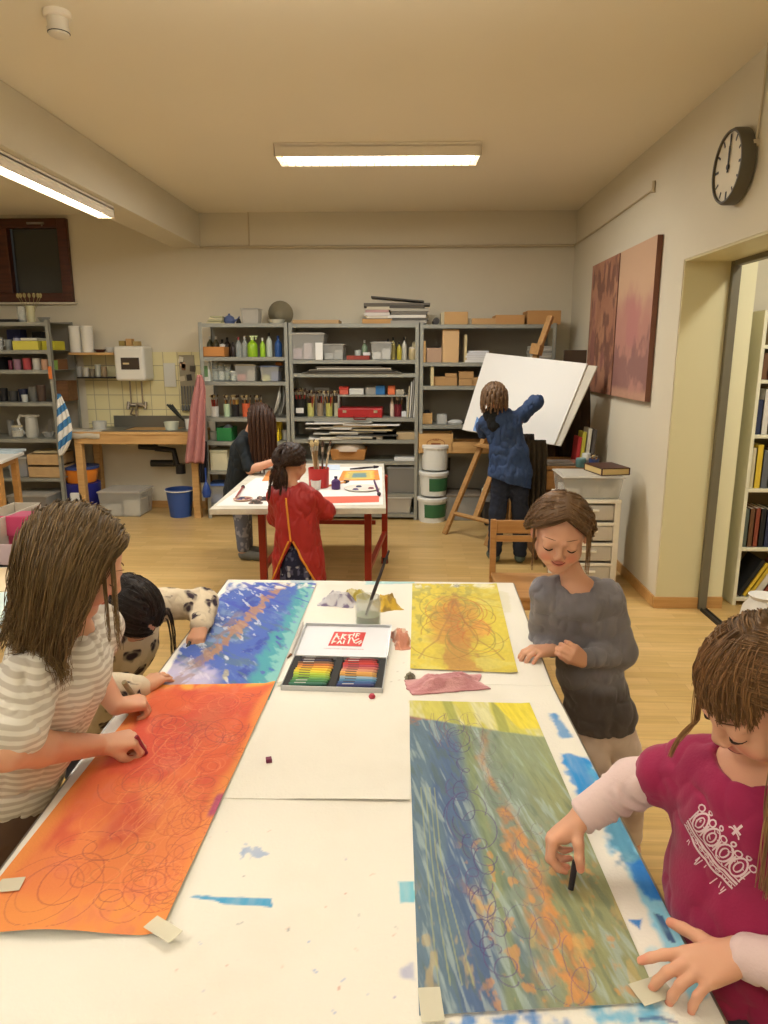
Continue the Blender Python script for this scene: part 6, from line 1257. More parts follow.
class Head:
    def __init__(s, c, f, up=(0,0,1), sc=1.0): s.c = np.array(c, float); s.R = frame(f, up); s.s = sc
    def w(s, *l): return s.c+s.R @ (np.array(l, float)*s.s)
    def loc(s, P): return ((P-s.c) @ s.R)/s.s
    def add(s, v):
        k = s.s
        def e(c, r, kk=.012, sign=1, rot=None): v.ell(s.w(*c), np.array(r)*k, s.R if rot is None else s.R @ np.array(rot), kk*k, sign)
        e((0,-.012,.028),(.070,.086,.074)); e((0,.024,-.016),(.058,.058,.069),.02)
        for m in (-1,1):
            e((m*.031,.049,-.032),(.0275,.029,.027),.018); v.cone(s.w(m*.047,.004,-.046), s.w(m*.010,.052,-.075), .017*k, .015*k, .02*k)
            e((m*.030,.0855,.002),(.0150,.010,.0105),.010,-1)
            e((m*.0305,.0705,.001),(.0148,.0130,.0125),.004)                       # lids over the eyeballs
            v.cone(s.w(m*.012,.081,.016), s.w(m*.046,.065,.018), .0052*k, .0042*k, .014*k)
            e((m*.0095,.088,-.0265),(.0062,.0075,.0058),.005)
            th = np.array(Matrix.Rotation(m*.35,3,'Z'))
            e((m*.0715,-.008,-.004),(.0065,.018,.028),.004,1,th); e((m*.0765,-.004,.0),(.004,.009,.016),.004,-1,th)
        e((0,.063,-.076),(.017,.014,.013),.016)
        v.cone(s.w(0,.080,.006), s.w(0,.0925,-.019), .0056*k, .0082*k, .010*k)
        e((0,.0785,-.0445),(.0195,.0085,.0050),.006); e((0,.0775,-.0520),(.0160,.0085,.0056),.005); e((0,.0895,-.0482),(.018,.004,.0012),.002,-1)
        for m in (-1,1): e((m*.0045,.0925,-.0315),(.0028,.004,.0025),.002,-1)
    def colors(s, P, c):
        L = s.loc(P); x, y, z = L[:,0], L[:,1], L[:,2]; near = (np.abs(x) < .09) & (np.abs(y) < .12) & (np.abs(z) < .12)
        lip = smooth01(1.25-np.sqrt((x/.0215)**2+((y-.082)/.012)**2+((z+.0482+.10*(x**2/.02))/.0095)**2), 0, .35)*near*(y > .06)
        c = mix(c, C_(202,118,106), .8*lip)
        for m in (-1,1): c = mix(c, C_(218,128,108), .5*smooth01(1-np.sqrt(((x-m*.034)/.026)**2+((z+.032)/.024)**2),0,.8)*near*(y > .03))
        c = mix(c, C_(214,130,110), .35*smooth01(1-np.sqrt((x/.014)**2+((z+.024)/.012)**2),0,.8)*(y > .085)*near)
        return mix(c, C_(206,124,108), .4*near*(np.abs(x) > .07))
    def features(s, parent, smile=0, sides=(-1,1), open_=0):
        k = s.s
        b = MB()
        for m in sides:
            pts = [s.w(m*(.030+.0145*t), .0843-.0125*abs(t)**2-.002*max(0,t), -.0045-.0035*(1-t*t)+.001) for t in np.linspace(-1,1,9)]; b.tube([tuple(p) for p in pts], [.0008*k]+[.0018*k]*7+[.0008*k], seg=5)
        b.build('eyelashes', M_lash, parent, smooth=True)
        b = MB()
        for m in sides:
            pts = [s.w(m*(.014+.032*t), .0850-.019*t*t-.003*t, .0265+.004*math.sin(t*PI*.8)-.006*t) for t in np.linspace(0,1,8)]; b.tube([tuple(p) for p in pts], [.0008*k,.0014*k,.0017*k,.0017*k,.0016*k,.0013*k,.0010*k,.0005*k], seg=5, flat=.5)
        b.build('eyebrows', M_brow, parent, smooth=True)
        pts = [s.w((.021+.004*(smile > 0))*t, .0868-(.010+.004*(smile > 0))*t*t, -.0482+smile*.006*t*t) for t in np.linspace(-1,1,11)]; b = MB(); b.tube([tuple(p) for p in pts], [.0003*k]+[(.0006+open_)*k]*9+[.0003*k], seg=6); b.build('mouth_line', M_mouth, parent, smooth=True)
def hand(v, w, fwd, back, thumb, curl=(35,45,30), spread=6, s=.82, curls=None, tcurl=25, tout=38, tdown=25, wr=.0185):
    """wrist w, direction to the fingers, back-of-hand normal; thumb = +1/-1 picks the side (fwd x back)"""
    w = np.array(w, float); F = nv(fwd); B = np.array(back, float); B = nv(B-F*B.dot(F)); S = np.cross(F, B)*thumb; k = s
    kn = []
    for i in range(4):      # knuckles: 0 index (thumb side) .. 3 little
        kn.append(w+F*(.078, .082, .078, .070)[i]*k+S*(.0245, .0082, -.0085, -.0245)[i]*k+B*(.002, .004, .002, -.002)[i]*k)
        v.cone(w+S*(.012, .004, -.004, -.011)[i]*k, kn[i], wr*k*.86, .0105*k, .010*k)
    v.cone(w+F*.02*k+S*.012*k-B*.006*k, w+F*.055*k+S*.018*k-B*.008*k, .014*k, .012*k, .012*k)
    v.cone(w+F*.03*k-S*.014*k-B*.006*k, w+F*.06*k-S*.018*k-B*.006*k, .012*k, .010*k, .012*k)
    Ls = ((.034,.021,.017),(.038,.023,.018),(.035,.021,.018),(.028,.017,.015)); rs = (.0092,.0094,.0090,.0080)
    tips = []
    for i in range(4):
        cu = curls[i] if curls else curl; p = kn[i]; a = 0; sp = R(spread*(1.2,.35,-.5,-1.5)[i]); r = rs[i]*k
        for j in range(3):
            a += R(cu[j]); d = (F*math.cos(sp)+S*math.sin(sp)); d = d*math.cos(a)-B*math.sin(a); q = p+d*Ls[i][j]*k
            v.cone(p, q, r, r*(.93,.92,.84)[j], .0035); p = q; r *= (.93,.92,.84)[j]
        tips.append(p)
    t0 = w+F*.022*k+S*.018*k-B*.004*k; to = R(tout); td = R(tdown)
    d = F*math.cos(to)+S*math.sin(to); d = nv(d*math.cos(td)-B*math.sin(td)); p = t0; r = .0125*k
    for j, L in enumerate((.034,.026,.020)):
        q = p+d*L*k; v.cone(p, q, r, r*.88, .006 if j == 0 else .004); p = q; r *= .88
        ax = B; d = nv(d*math.cos(R(tcurl))-S*math.sin(R(tcurl))*.8-B*math.sin(R(tcurl))*.3)
    tips.append(p)
    return tips
def arm(v, s, e, w, r=(.036,.030,.022), k=.012):
    s, e, w = map(np.array, (s, e, w)); v.cone(s, e, r[0], r[1], k); m = e+(w-e)*.3; v.cone(e, m, r[1], r[1]*.98, k); v.cone(m, w, r[1]*.98, r[2], k)
def leg(v, h, kn, an, toe, r=(.066,.044,.030), k=.02):
    h, kn, an, toe = map(np.array, (h, kn, an, toe)); v.cone(h, kn, r[0], r[1], k); c = kn+(an-kn)*.3; v.cone(kn, c, r[1], r[1]*1.02, k); v.cone(c, an, r[1]*1.02, r[2], k)
    v.cone(an, an+(toe-an)*.2-np.array([0,0,.015]), r[2]*1.05, .030, .015); v.cone(an-np.array([0,0,.03]), toe, .030, .022, .02)
# ---------------- hair -----------------------------------------------------------------------------------
M_hair = {}
def hairmat(nm, rough=.38):
    m = vcmat('hair_'+nm, rough=max(.5,rough), spec=.3); return m
def grow(h, roots, L, comb, grav=(0,0,-1), gpull=.35, steps=18, shell=1.10, target=None, tail=None, colliders=(), stiff=.6, seed=0, facey=None):
    """roots: (N,3) head-local unit-ish directions; comb(rootdir)->initial head-local direction; returns (N, steps, 3) world paths"""
    E = np.array([.072,.088,.076])*shell; C = np.array([0,-.012,.028])
    N_ = len(roots); p = C+roots/np.linalg.norm(roots/E, axis=1)[:,None]*1.0; d = comb(roots); d = d/np.linalg.norm(d, axis=1)[:,None]
    gl = h.R.T @ nv(grav); out = [p.copy()]; L = np.broadcast_to(L, N_); st = (L/steps)[:,None]
    passed = np.zeros(N_, bool)
    for i in range(steps-1):
        if target is not None:
            tgt = np.array(target); to = tgt-p; dist = np.linalg.norm(to, axis=1); passed |= dist < .022
            g = np.where(passed[:,None], (h.R.T @ nv(tail)), to/(dist[:,None]+1e-6)); pull = gpull
        else: g = np.broadcast_to(gl, p.shape); pull = gpull
        d = d*(1-pull)+g*pull; d /= np.linalg.norm(d, axis=1)[:,None]+1e-9
        q = p+d*st
        r = (q-C)/E; rn = np.linalg.norm(r, axis=1); m = rn < 1
        if m.any():
            q[m] = C+(q[m]-C)/rn[m,None]
            n = (r/E); n /= np.linalg.norm(n, axis=1)[:,None]+1e-9; dn = (d*n).sum(1); d[m] = d[m]-n[m]*dn[m,None]
        W = q@h.R.T*h.s+h.c
        for (a, b, ra) in colliders:
            a = np.array(a); b = np.array(b); ba = b-a; t = np.clip(((W-a)@ba)/(ba@ba), 0, 1); c = a+t[:,None]*ba; v_ = W-c; dd = np.linalg.norm(v_, axis=1); m = dd < ra
            W[m] = c[m]+v_[m]/dd[m,None]*ra
        q = (W-h.c)@h.R/h.s
        if facey is not None:
            lim = facey+.9*np.maximum(q[:,2]-.045, 0)+.9*np.maximum(-.13-q[:,2], 0); q[:,1] = np.where(np.abs(q[:,0]) < .12, np.minimum(q[:,1], np.maximum(lim, -.02)), q[:,1])
        nd = q-p; nl = np.linalg.norm(nd, axis=1)[:,None]; nd = nd/(nl+1e-9); d = d*(1-stiff)+nd*stiff; d /= np.linalg.norm(d, axis=1)[:,None]+1e-9; p = q; out.append(p.copy())
    P = np.stack(out, 1); return P@h.R.T*h.s+h.c
def hair(name, parent, G, h, col, kids_=18, rad=.0011, spread=.010, massr=.007, tip=.45, m=None, vox=.004, seed=1, mass=True, flyaway=.0):
    rg = np.random.default_rng(seed); NG, S_, _ = G.shape; n = NG*kids_
    t = np.linspace(0,1,S_); T = np.gradient(G, axis=1); T /= np.linalg.norm(T, axis=2)[...,None]+1e-9
    a = rg.normal(size=(NG,kids_,3)); a /= np.linalg.norm(a, axis=2)[...,None]; rr = rg.random((NG,kids_,1))**.5*spread
    off = (a*rr)[:,:,None,:]*(1-(1-tip)*t**2)[None,None,:,None]
    wav = np.sin(t*rg.uniform(4,11,(NG,kids_,1))+rg.uniform(0,6,(NG,kids_,1)))[...,None]*rg.normal(size=(NG,kids_,1,3))*(.0022+flyaway)*t[None,None,:,None]
    Pk = G[:,None]+off+wav; ln = rg.uniform(.82,1.0,(NG,kids_)); 
    P = Pk.reshape(n,S_,3); Tn = np.repeat(T, kids_, 0); ref = nv(rg.normal(size=3)); A = np.cross(Tn, ref); A /= np.linalg.norm(A, axis=2)[...,None]+1e-9; B = np.cross(Tn, A)
    rad_t = rad*(1-.6*t**2.5)*np.minimum(1, t*8+.5); R_ = rad_t[None,:,None]*rg.uniform(.7,1.3,(n,1,1))
    rings = [P+A*R_*math.cos(2*PI*j/3)+B*R_*math.sin(2*PI*j/3) for j in range(3)]; Vt = np.stack(rings, 2).reshape(-1,3)
    base = (np.arange(n)[:,None]*S_+np.arange(S_-1)[None])*3; base = base.ravel(); q = []
    for j in range(3): l = (j+1) % 3; q.append(np.column_stack([base+j, base+l, base+3+l, base+3+j]))
    quad = np.concatenate(q)[:, ::-1]; me = np_mesh(name, Vt, np.zeros((0,3),int), quad)
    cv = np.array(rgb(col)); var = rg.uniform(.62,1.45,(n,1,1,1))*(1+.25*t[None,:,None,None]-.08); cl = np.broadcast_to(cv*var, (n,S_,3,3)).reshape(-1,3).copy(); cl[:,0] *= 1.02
    setcol(me, np.clip(cl,0,1)); me.materials.append(m); o = bpy.data.objects.new(name, me); COL.objects.link(o); o.parent = parent
    if mass:
        v = Vol(vox)
        for g in G:
            for i in range(0, S_-2, 2): v.cone(g[i], g[min(i+2,S_-1)], massr*(1-.55*t[i]), massr*(1-.55*t[min(i+2,S_-1)]), .005)
        c_ = h.s; v.ell(h.w(0,-.014,.030), np.array([.0695,.0845,.0735])*c_, h.R, .006)
        v.ell(h.w(0,.075,-.030), np.array([.062,.060,.080])*c_, h.R, .006, -1)
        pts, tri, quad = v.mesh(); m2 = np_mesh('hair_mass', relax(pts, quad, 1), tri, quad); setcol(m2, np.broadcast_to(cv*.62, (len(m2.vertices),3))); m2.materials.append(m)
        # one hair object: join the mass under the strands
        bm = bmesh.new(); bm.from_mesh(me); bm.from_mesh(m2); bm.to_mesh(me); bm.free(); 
    return o
def scalp(n, keep, seed=0):
    """evenly spread head-local directions kept by keep(x, y, z)"""
    i = np.arange(n)+.5; ph = np.arccos(1-2*i/n); th = PI*(1+5**.5)*i; d = np.column_stack([np.cos(th)*np.sin(ph), np.sin(th)*np.sin(ph), np.cos(ph)]); return d[keep(d[:,0], d[:,1], d[:,2])]
def decal(surface, name, m, parent, lines, origin, ux, uy, nrm, width, lift=.0006):
    """print drawn as flat ribbons laid on a surface; lines: [(pts, w)] in metres of the (ux, uy) plane"""
    me = surface.data; vs = np.empty(len(me.vertices)*3, np.float32); me.vertices.foreach_get('co', vs)
    bv = BVHTree.FromPolygons([tuple(v) for v in vs.reshape(-1,3)], [tuple(p.vertices) for p in me.polygons])
    origin, ux, uy, nrm = map(V, (origin, ux, uy, nrm)); b = MB()
    for pts, w in lines:
        pp = []
        for (x, y), (x2, y2) in zip(pts[:-1], pts[1:]):
            m_ = max(1, int(math.hypot(x2-x, y2-y)/.003)); pp += [(x+(x2-x)*i/m_, y+(y2-y)*i/m_) for i in range(m_)]
        pp.append(pts[-1]); L_ = []; R2 = []; ok = True
        for i, (x, y) in enumerate(pp):
            x0, y0 = pp[max(0,i-1)]; x1, y1 = pp[min(len(pp)-1,i+1)]; dx, dy = x1-x0, y1-y0; l = math.hypot(dx,dy)+1e-9; nx, ny = -dy/l*w*width, dx/l*w*width; r2 = []
            for sg in (-1,1):
                o_ = origin+ux*(x+sg*nx)+uy*(y+sg*ny)+nrm*.2; h_ = bv.ray_cast(o_, -nrm); 
                if h_[0] is None: ok = False; break
                r2.append(h_[0]+h_[1].normalized()*(lift if h_[1].dot(nrm) > 0 else -lift))
            if not ok: break
            L_.append(r2[0]); R2.append(r2[1])
        if not ok: continue
        n = len(L_); b.add(L_+R2, [(i,i+1,n+i+1,n+i) for i in range(n-1)])
    return b.build(name, m, parent, smooth=True)
def skincol(heads=(), base=SK, hands=()):
    def f(P, N):
        c = np.tile(C_(*base), (len(P),1)); c = mix(c, C_(206,146,118), .35*fbm(P*22, 5, 3))
        for h in heads: c = h.colors(P, c)
        for t in hands: c = mix(c, C_(214,132,112), .5*smooth01(.016-np.linalg.norm(P-t, axis=1), 0, .010))
        return c
    return f
# ---------------- girl in the striped shirt (left, near) ---------------------------------------------------
A_ = lambda px, py, Y: np.array(at(px, py, Y=Y))
def person(name, label, loc, cat='person'): return thing(name, label, cat, loc)
def rebase(root):
    """children meshes are modelled in room coordinates; keep them in place under the root at the feet"""
    for c in kids(root): c.location = -V(root.location)
hA = Head(A_(76,563,1.27), (.80,.34,-.50), sc=.97)
gA = person('person', 'girl in a grey and white striped shirt leaning over the orange painting', (-.86,1.22,0))
v = Vol(.0027); hA.add(v)
nA = np.array([-.665,1.26,1.085]); chA = np.array([-.685,1.26,1.00]); waA = np.array([-.755,1.25,.87]); peA = np.array([-.81,1.23,.77]); sdA = np.array([.12,-1,0])
v.cone(hA.w(0,-.028,-.055), nA, .034, .038, .02); v.econe(nA-[.01,0,.035], waA, .095, .085, sdA, .68, .03); v.econe(waA, peA, .085, .105, sdA, .75, .03)
sRA = np.array([-.675,1.135,1.035]); eRA = A_(6,750,1.035); wRA = np.array(at(100,745,Z=.803))
sLA = np.array([-.66,1.38,1.035]); eLA = np.array([-.76,1.52,.90]); wLA = A_(116,706,1.47)
for s_, e_, w_ in ((sRA,eRA,wRA),(sLA,eLA,wLA)): arm(v, s_, e_, w_, (.036,.033,.0215))
t1 = hand(v, wRA, A_(150,735,1.36)-wRA, (0,-.25,1), 1, curl=(62,68,42), spread=2, s=.84, tout=30, tdown=35, tcurl=30)
t2 = hand(v, wLA, A_(150,700,1.53)-wLA, (0,-.1,1), -1, curl=(58,70,45), spread=2, s=.82, tout=30, tdown=35, tcurl=30)
for s_ in (-1,1): leg(v, peA+[-.01,s_*.055,-.03], [-.82,1.24+s_*.065,.37], [-.87,1.24+s_*.07,.07], [-.76,1.24+s_*.09,.03], (.075,.048,.033))
solid(v, 'body', M_skin, gA, skincol([hA], hands=[])); hA.features(gA)
# striped shirt
def stripes(name, d, per, c1, c2, dist=.6):
    m = mat(name, c1, rough=.9, sheen=.15); nt = m.node_tree; b = nt.nodes['Principled BSDF']; L = nt.links
    tc = nt.nodes.new('ShaderNodeTexCoord'); dp = nt.nodes.new('ShaderNodeVectorMath'); dp.operation = 'DOT_PRODUCT'; dn = nv(d); dp.inputs[1].default_value = dn
    n = nt.nodes.new('ShaderNodeTexNoise'); n.inputs['Scale'].default_value = 9; ad = nt.nodes.new('ShaderNodeMath'); ad.operation = 'MULTIPLY_ADD'; ad.inputs[1].default_value = .012*dist; L.new(tc.outputs['Object'], n.inputs['Vector']); L.new(n.outputs[0], ad.inputs[0])
    L.new(tc.outputs['Object'], dp.inputs[0]); L.new(dp.outputs['Value'], ad.inputs[2])
    mu = nt.nodes.new('ShaderNodeMath'); mu.operation = 'MULTIPLY'; mu.inputs[1].default_value = 2*PI/per; si = nt.nodes.new('ShaderNodeMath'); si.operation = 'SINE'; L.new(ad.outputs[0], mu.inputs[0]); L.new(mu.outputs[0], si.inputs[0])
    r = nt.nodes.new('ShaderNodeMapRange'); r.inputs[1].default_value = -.25; r.inputs[2].default_value = .25; mx = nt.nodes.new('ShaderNodeMix'); mx.data_type = 'RGBA'; mx.inputs[6].default_value = (*rgb(c1),1); mx.inputs[7].default_value = (*rgb(c2),1)
    L.new(si.outputs[0], r.inputs[0]); L.new(r.outputs[0], mx.inputs[0]); L.new(mx.outputs[2], b.inputs['Base Color']); return m
M_str = stripes('striped_jersey', (.30,.05,1), .0138, (218,214,204), (188,180,168))
v = Vol(.0035)
v.econe(nA-[.02,0,.045], chA, .118, .118, sdA, .70, .03); v.econe(chA, waA, .118, .112, sdA, .84, .03); v.econe(waA, peA, .112, .118, sdA, .86, .03); v.econe(peA, peA+[-.01,0,-.06], .118, .122, sdA, .86, .02)
for s_, e_ in ((sRA,eRA),(sLA,eLA)): d_ = nv(e_-s_); v.cone(s_, s_+d_*.095, .052, .056, .03); v.half
v.cone(nA-[.01,0,.03], sRA+[0,0,.004], .045, .042, .03); v.cone(nA-[.01,0,.03], sLA+[0,0,.004], .045, .042, .03)
v.ell(nA+[.012,0,.035], (.058,.062,.055), None, .01, -1); v.half(peA+[0,0,-.04], (-.05,0,-1), .006)
o = solid(v, 'shirt', M_str, gA, wrinkle=folds(.016, 10, 14, 9, 3), it=2)
M_trou = mat('brown_trousers', (96,74,60), rough=.9, noise=.15, nscale=9)
v = Vol(.005); v.econe(peA+[0,0,.03], peA-[0,0,.06], .115, .12, sdA, .8, .03)
for s_ in (-1,1): v.cone(peA+[-.01,s_*.055,-.03], [-.82,1.24+s_*.065,.37], .085, .06, .02); v.cone([-.82,1.24+s_*.065,.37], [-.87,1.24+s_*.07,.10], .06, .045, .02)
solid(v, 'trousers', M_trou, gA, wrinkle=folds(.008, 9, 9, 14, 8))
v = Vol(.005)
for s_ in (-1,1): v.cone([-.875,1.24+s_*.07,.045], [-.75,1.24+s_*.09,.032], .036, .030, .02)
solid(v, 'slippers', mat('purple_slipper', (120,90,120), rough=.9), gA)
# hair: parted, falling to the shoulders
keep = lambda x, y, z: (z > -.55) & ~((y > .40) & (z < .30)) & ~((np.abs(x) < .55) & (y > .6) & (z < .55))
rt = scalp(250, keep); comb = lambda r: np.column_stack([np.sign(r[:,0]+1e-3)*.9, -.25+0*r[:,1], .1+0*r[:,2]])-r*.2
colA = [(nA-[.02,0,.03], chA, .115), (sRA, sRA+[0,0,-.05], .06), (sLA, sLA+[0,0,-.05], .06)]
L_ = .225+.05*np.abs(np.sin(np.arange(len(rt))*1.7))-.05*(rt[:,2] < 0)
G = grow(hA, rt, L_+.02*rt[:,1], comb, grav=(-.24,0,-1), gpull=.28, steps=18, shell=1.12, colliders=colA, facey=.038)
HA = hairmat('light_brown', .36); hair('hair', gA, G, hA, (108,88,58), kids_=30, rad=.0011, spread=.014, massr=.007, m=HA, seed=3, flyaway=.006)
sd_ = scalp(900, lambda x, y, z: (x > .45) & (y > .40) & (y < .70) & (z > .25) & (z < .55)); G = grow(hA, sd_, .20, lambda r: np.column_stack([np.sign(r[:,0])*.8, .15+0*r[:,1], -.5+0*r[:,2]]), gpull=.4, steps=16, shell=1.10, colliders=colA)
hair('face_lock', gA, G[::3], hA, (124,102,68), kids_=12, rad=.0009, spread=.007, m=HA, seed=14, mass=False, flyaway=.002)
b = MB(); p = t1[0]; b.tube([tuple(wRA+[.07,.02,.01]), tuple(wRA+[.085,.028,-.035])], .0048); o = b.build('wax_crayon', M_of((140,40,60), .5), smooth=True); tag(o, 'dark red crayon held in the near fist of the girl in stripes', 'crayon')
p0_ = A_(124,682,1.52); p1_ = A_(136,700,1.55); o = MB().tube([tuple(p0_), tuple(p1_), tuple(p1_+(p1_-p0_)*.4)], [.0065,.0065,.003], seg=10).build('wax_crayon', M_of((150,140,110), .5), smooth=True); tag(o, 'thick grey olive pencil held in the far hand of the girl in stripes', 'pencil')
rebase(gA)
# ---------------- girl in the heart sweater (left, far) -----------------------------------------------------
hB = Head(A_(130,611,1.86), (.30,.12,-.94), up=(.72,-.55,.3), sc=.98)
gB = person('person', 'dark haired girl in a cream sweater with dark hearts bending over the blue painting', (-1.02,1.95,0))
v = Vol(.0032); hB.add(v)
nB = np.array([-.80,1.92,.865]); chB = np.array([-.84,1.93,.78]); peB = np.array([-1.00,1.97,.52]); sdB = np.array([.35,-1,0])
v.cone(hB.w(0,-.03,-.05), nB, .033, .036, .02); v.econe(nB, chB, .09, .095, sdB, .7, .03); v.econe(chB, peB, .09, .10, sdB, .75, .03)
sLB = np.array([-.78,2.03,.85]); eLB = A_(203,604,2.13); wLB = A_(201,626,2.01)
sRB = np.array([-.84,1.80,.84]); eRB = np.array([-.86,1.60,.80]); wRB = A_(142,689,1.62)
arm(v, sLB, eLB, wLB, (.034,.030,.020)); arm(v, sRB, eRB, wRB, (.034,.029,.020))
t3 = hand(v, wLB, (.0,-1.0,-.34), (0,-.35,1), 1, curl=(38,46,28), spread=5, s=.80, tout=30, tdown=30)
t4 = hand(v, wRB, A_(168,670,1.72)-wRB, (-.1,-.1,1), -1, curl=(22,26,18), spread=9, s=.80, tout=30)
for s_ in (-1,1): leg(v, peB+[0,s_*.055,-.02], [-.97,1.97+s_*.07,.28], [-1.06,1.97+s_*.07,.07], [-.95,1.97+s_*.08,.03], (.072,.046,.031))
solid(v, 'body', M_skin, gB, skincol([hB], base=(206,156,126))); hB.features(gB)
def heartcol(P, N):
    c = np.tile(C_(214,200,176), (len(P),1)); per = .062
    S_ = nv(np.cross((0,0,1), (.75,-.5,.3))); 
    for ax in range(3):     # hearts printed along each main direction of the cloth
        w_ = np.abs(N[:,ax]) >= np.abs(N).max(1)-1e-6
        a = P[:, (1,0,0)[ax]]; b_ = P[:, (2,2,1)[ax]]; row = np.floor(b_/per); u = (a/per+.5*(row % 2)) % 1-.5; q = (b_/per) % 1-.5; u = u*4.0+.3*np.sin(row*7+np.floor(a/per)*3); q = q*4.0+.2
        ht = (u**2+q**2-1)**3-u**2*q**3; m_ = smooth01(-ht, -.25, .25)*w_*(np.abs(u) < 1.4)*(np.abs(q) < 1.4); c = mix(c, C_(62,50,60), m_)
    return c
v = Vol(.0034); v.econe(nB-[.02,0,.03], chB, .115, .125, sdB, .7, .03); v.econe(chB, peB, .12, .125, sdB, .8, .03)
def sleeve(v, s, e, w, r=(.050,.046,.034), end=.0): 
    s, e, w = map(np.array, (s,e,w)); d = nv(w-e); v.cone(s, e, r[0], r[1], .02); v.cone(e, w-d*end, r[1], r[2], .016)
sleeve(v, sLB, eLB, wLB, (.052,.050,.036), .012); sleeve(v, sRB, eRB, wRB, (.050,.042,.034), .012); v.cone(nB, sLB, .05,.045,.03); v.cone(nB, sRB, .05,.045,.03)
v.ell(nB+[.02,-.01,.035], (.055,.055,.05), None, .01, -1)
solid(v, 'sweater', vcmat('knitted_cream', rough=.95, bump=.2, bscale=250), gB, heartcol, wrinkle=folds(.010, 14, 14, 14, 5), it=2)
v = Vol(.003)
for w_, e_ in ((wLB,eLB),(wRB,eRB)): d_ = nv(w_-e_); v.cone(w_-d_*.028, w_-d_*.008, .0335, .031, .006)
solid(v, 'cuffs', mat('ribbed_cuff', (206,192,168), rough=.95), gB)
v = Vol(.005); v.econe(peB+[0,0,.02], peB-[0,0,.05], .11,.115, sdB, .8,.03)
for s_ in (-1,1): v.cone(peB+[0,s_*.055,-.02], [-.97,1.97+s_*.07,.28], .08,.055,.02); v.cone([-.97,1.97+s_*.07,.28], [-1.06,1.97+s_*.07,.06], .055,.042,.02)
solid(v, 'trousers', mat('dark_trousers', (44,46,58), rough=.9), gB)
rt = scalp(190, lambda x, y, z: (z > -.45) & ~((y > .5) & (z < .45))); comb = lambda r: np.column_stack([np.sign(r[:,0]+1e-3)*.6, -.7+0*r[:,1], -.2+0*r[:,2]])
G = grow(hB, rt, .20, comb, target=(0.03,-.092,-.05), tail=(-.5,.3,-.5), steps=16, shell=1.05, gpull=.5)
hair('hair', gB, G, hB, (44,36,34), kids_=24, rad=.0011, spread=.008, massr=.005, m=hairmat('black_brown', .3), seed=5)
G = grow(hB, scalp(400, lambda x, y, z: (x < -.5) & (y > .35) & (z > .1) & (z < .5))[:3], .2, lambda r: np.column_stack([r[:,0]*1.0, .2+0*r[:,1], -.6+0*r[:,2]]), gpull=.25, steps=14, shell=1.2)
hair('loose_lock', gB, G, hB, (44,36,34), kids_=10, rad=.0010, spread=.004, m=hairmat('black_brown'), seed=6, mass=False)
o = MB().tube([tuple(wLB+[-.012,-.075,-.020]), tuple(wLB+[-.02,-.105,-.040])], .005).build('wax_crayon', M_black, smooth=True); tag(o, 'black crayon held over the blue painting by the girl in the heart sweater', 'crayon')
rebase(gB)
# ---------------- girl in the grey top (right, middle) --------------------------------------------------------
hC = Head(A_(560,533,1.87), (-.17,-.93,-.30), up=(.05,0,1), sc=.98)
gC = person('person', 'smiling girl in a grey long sleeved top standing at the right side of the tables', (.63,1.98,0))
v = Vol(.003); hC.add(v)
nC = A_(577,585,1.925); chC = A_(581,622,1.95); waC = A_(589,668,1.97); peC = A_(600,712,1.98); sdC = np.array([1,-.25,0.])
v.cone(hC.w(0,-.028,-.055), nC, .031, .034, .02); v.econe(nC-[0,0,.035], waC, .078, .070, sdC, .66, .03); v.econe(waC, peC, .070, .082, sdC, .72, .03)
sRC = A_(545,591,1.95); eRC = A_(541,640,2.02); wRC = A_(552,650,1.90); sLC = A_(607,597,1.92); eLC = A_(620,652,1.93); wLC = A_(583,660,1.83)
arm(v, sRC, eRC, wRC, (.031,.027,.019)); arm(v, sLC, eLC, wLC, (.032,.028,.019))
t5_ = hand(v, wRC, at(531,651,Z=.79)-V(wRC), (-.3,-.25,1), 1, curl=(30,34,22), spread=7, s=.78, tout=25, tdown=40)
t6_ = hand(v, wLC, A_(553,640,1.74)-wLC, (-.25,-.9,.5), -1, curl=(48,58,36), spread=4, s=.78, tout=22, tdown=30)
kC = [A_(613,772,1.97), A_(640,770,2.03)]; aC = [np.array([.60,1.93,.07]), np.array([.72,2.02,.07])]; toC = [np.array([.56,1.83,.03]), np.array([.70,1.91,.03])]; hpC = [peC+[-.042,.01,-.03], peC+[.042,-.0,-.03]]
kC = [np.array([.57,1.93,.36]), np.array([.69,1.99,.36])]
for a_, b_, c_, d_ in zip(hpC, kC, aC, toC): leg(v, a_, b_, c_, d_, (.048,.036,.026))
solid(v, 'body', M_skin, gC, skincol([hC], base=(218,168,140), hands=t5_[:4]+t6_[:4])); hC.features(gC, smile=2.2, open_=.0009)
def ccol(P, N):
    c = np.tile(C_(128,126,134), (len(P),1)); c = mix(c, C_(112,110,116), .6*smooth01(fbm(P*9, 3, 3), .45, .6))
    f = N[:,1] < -.1; L = (P-chC)
    fl = fbm(np.column_stack([P[:,0]*26, P[:,2]*26, P[:,1]*5]), 11, 4); m_ = f*smooth01(.085-np.hypot(L[:,0]-.02, (L[:,2]+.02)*.9), 0, .05)
    c = mix(c, C_(60,58,64), .8*m_*smooth01(fl,.52,.6)); c = mix(c, C_(146,144,150), .5*m_*smooth01(.44-fl,0,.05))
    return mix(c, C_(78,70,68), .85*smooth01(waC[2]-.02-P[:,2]+.02*(fbm(P*12,4,3)-.5), 0, .05)*(np.abs((P-waC)@nv(sdC)) < .16))
v = Vol(.0034); v.econe(nC-[0,0,.05], chC, .098,.096, sdC, .68,.03); v.econe(chC, waC, .096,.090, sdC,.74,.03); v.econe(waC, peC, .090,.104, sdC,.76,.03); v.econe(peC, peC-[0,0,.05], .104,.108, sdC,.76,.02)
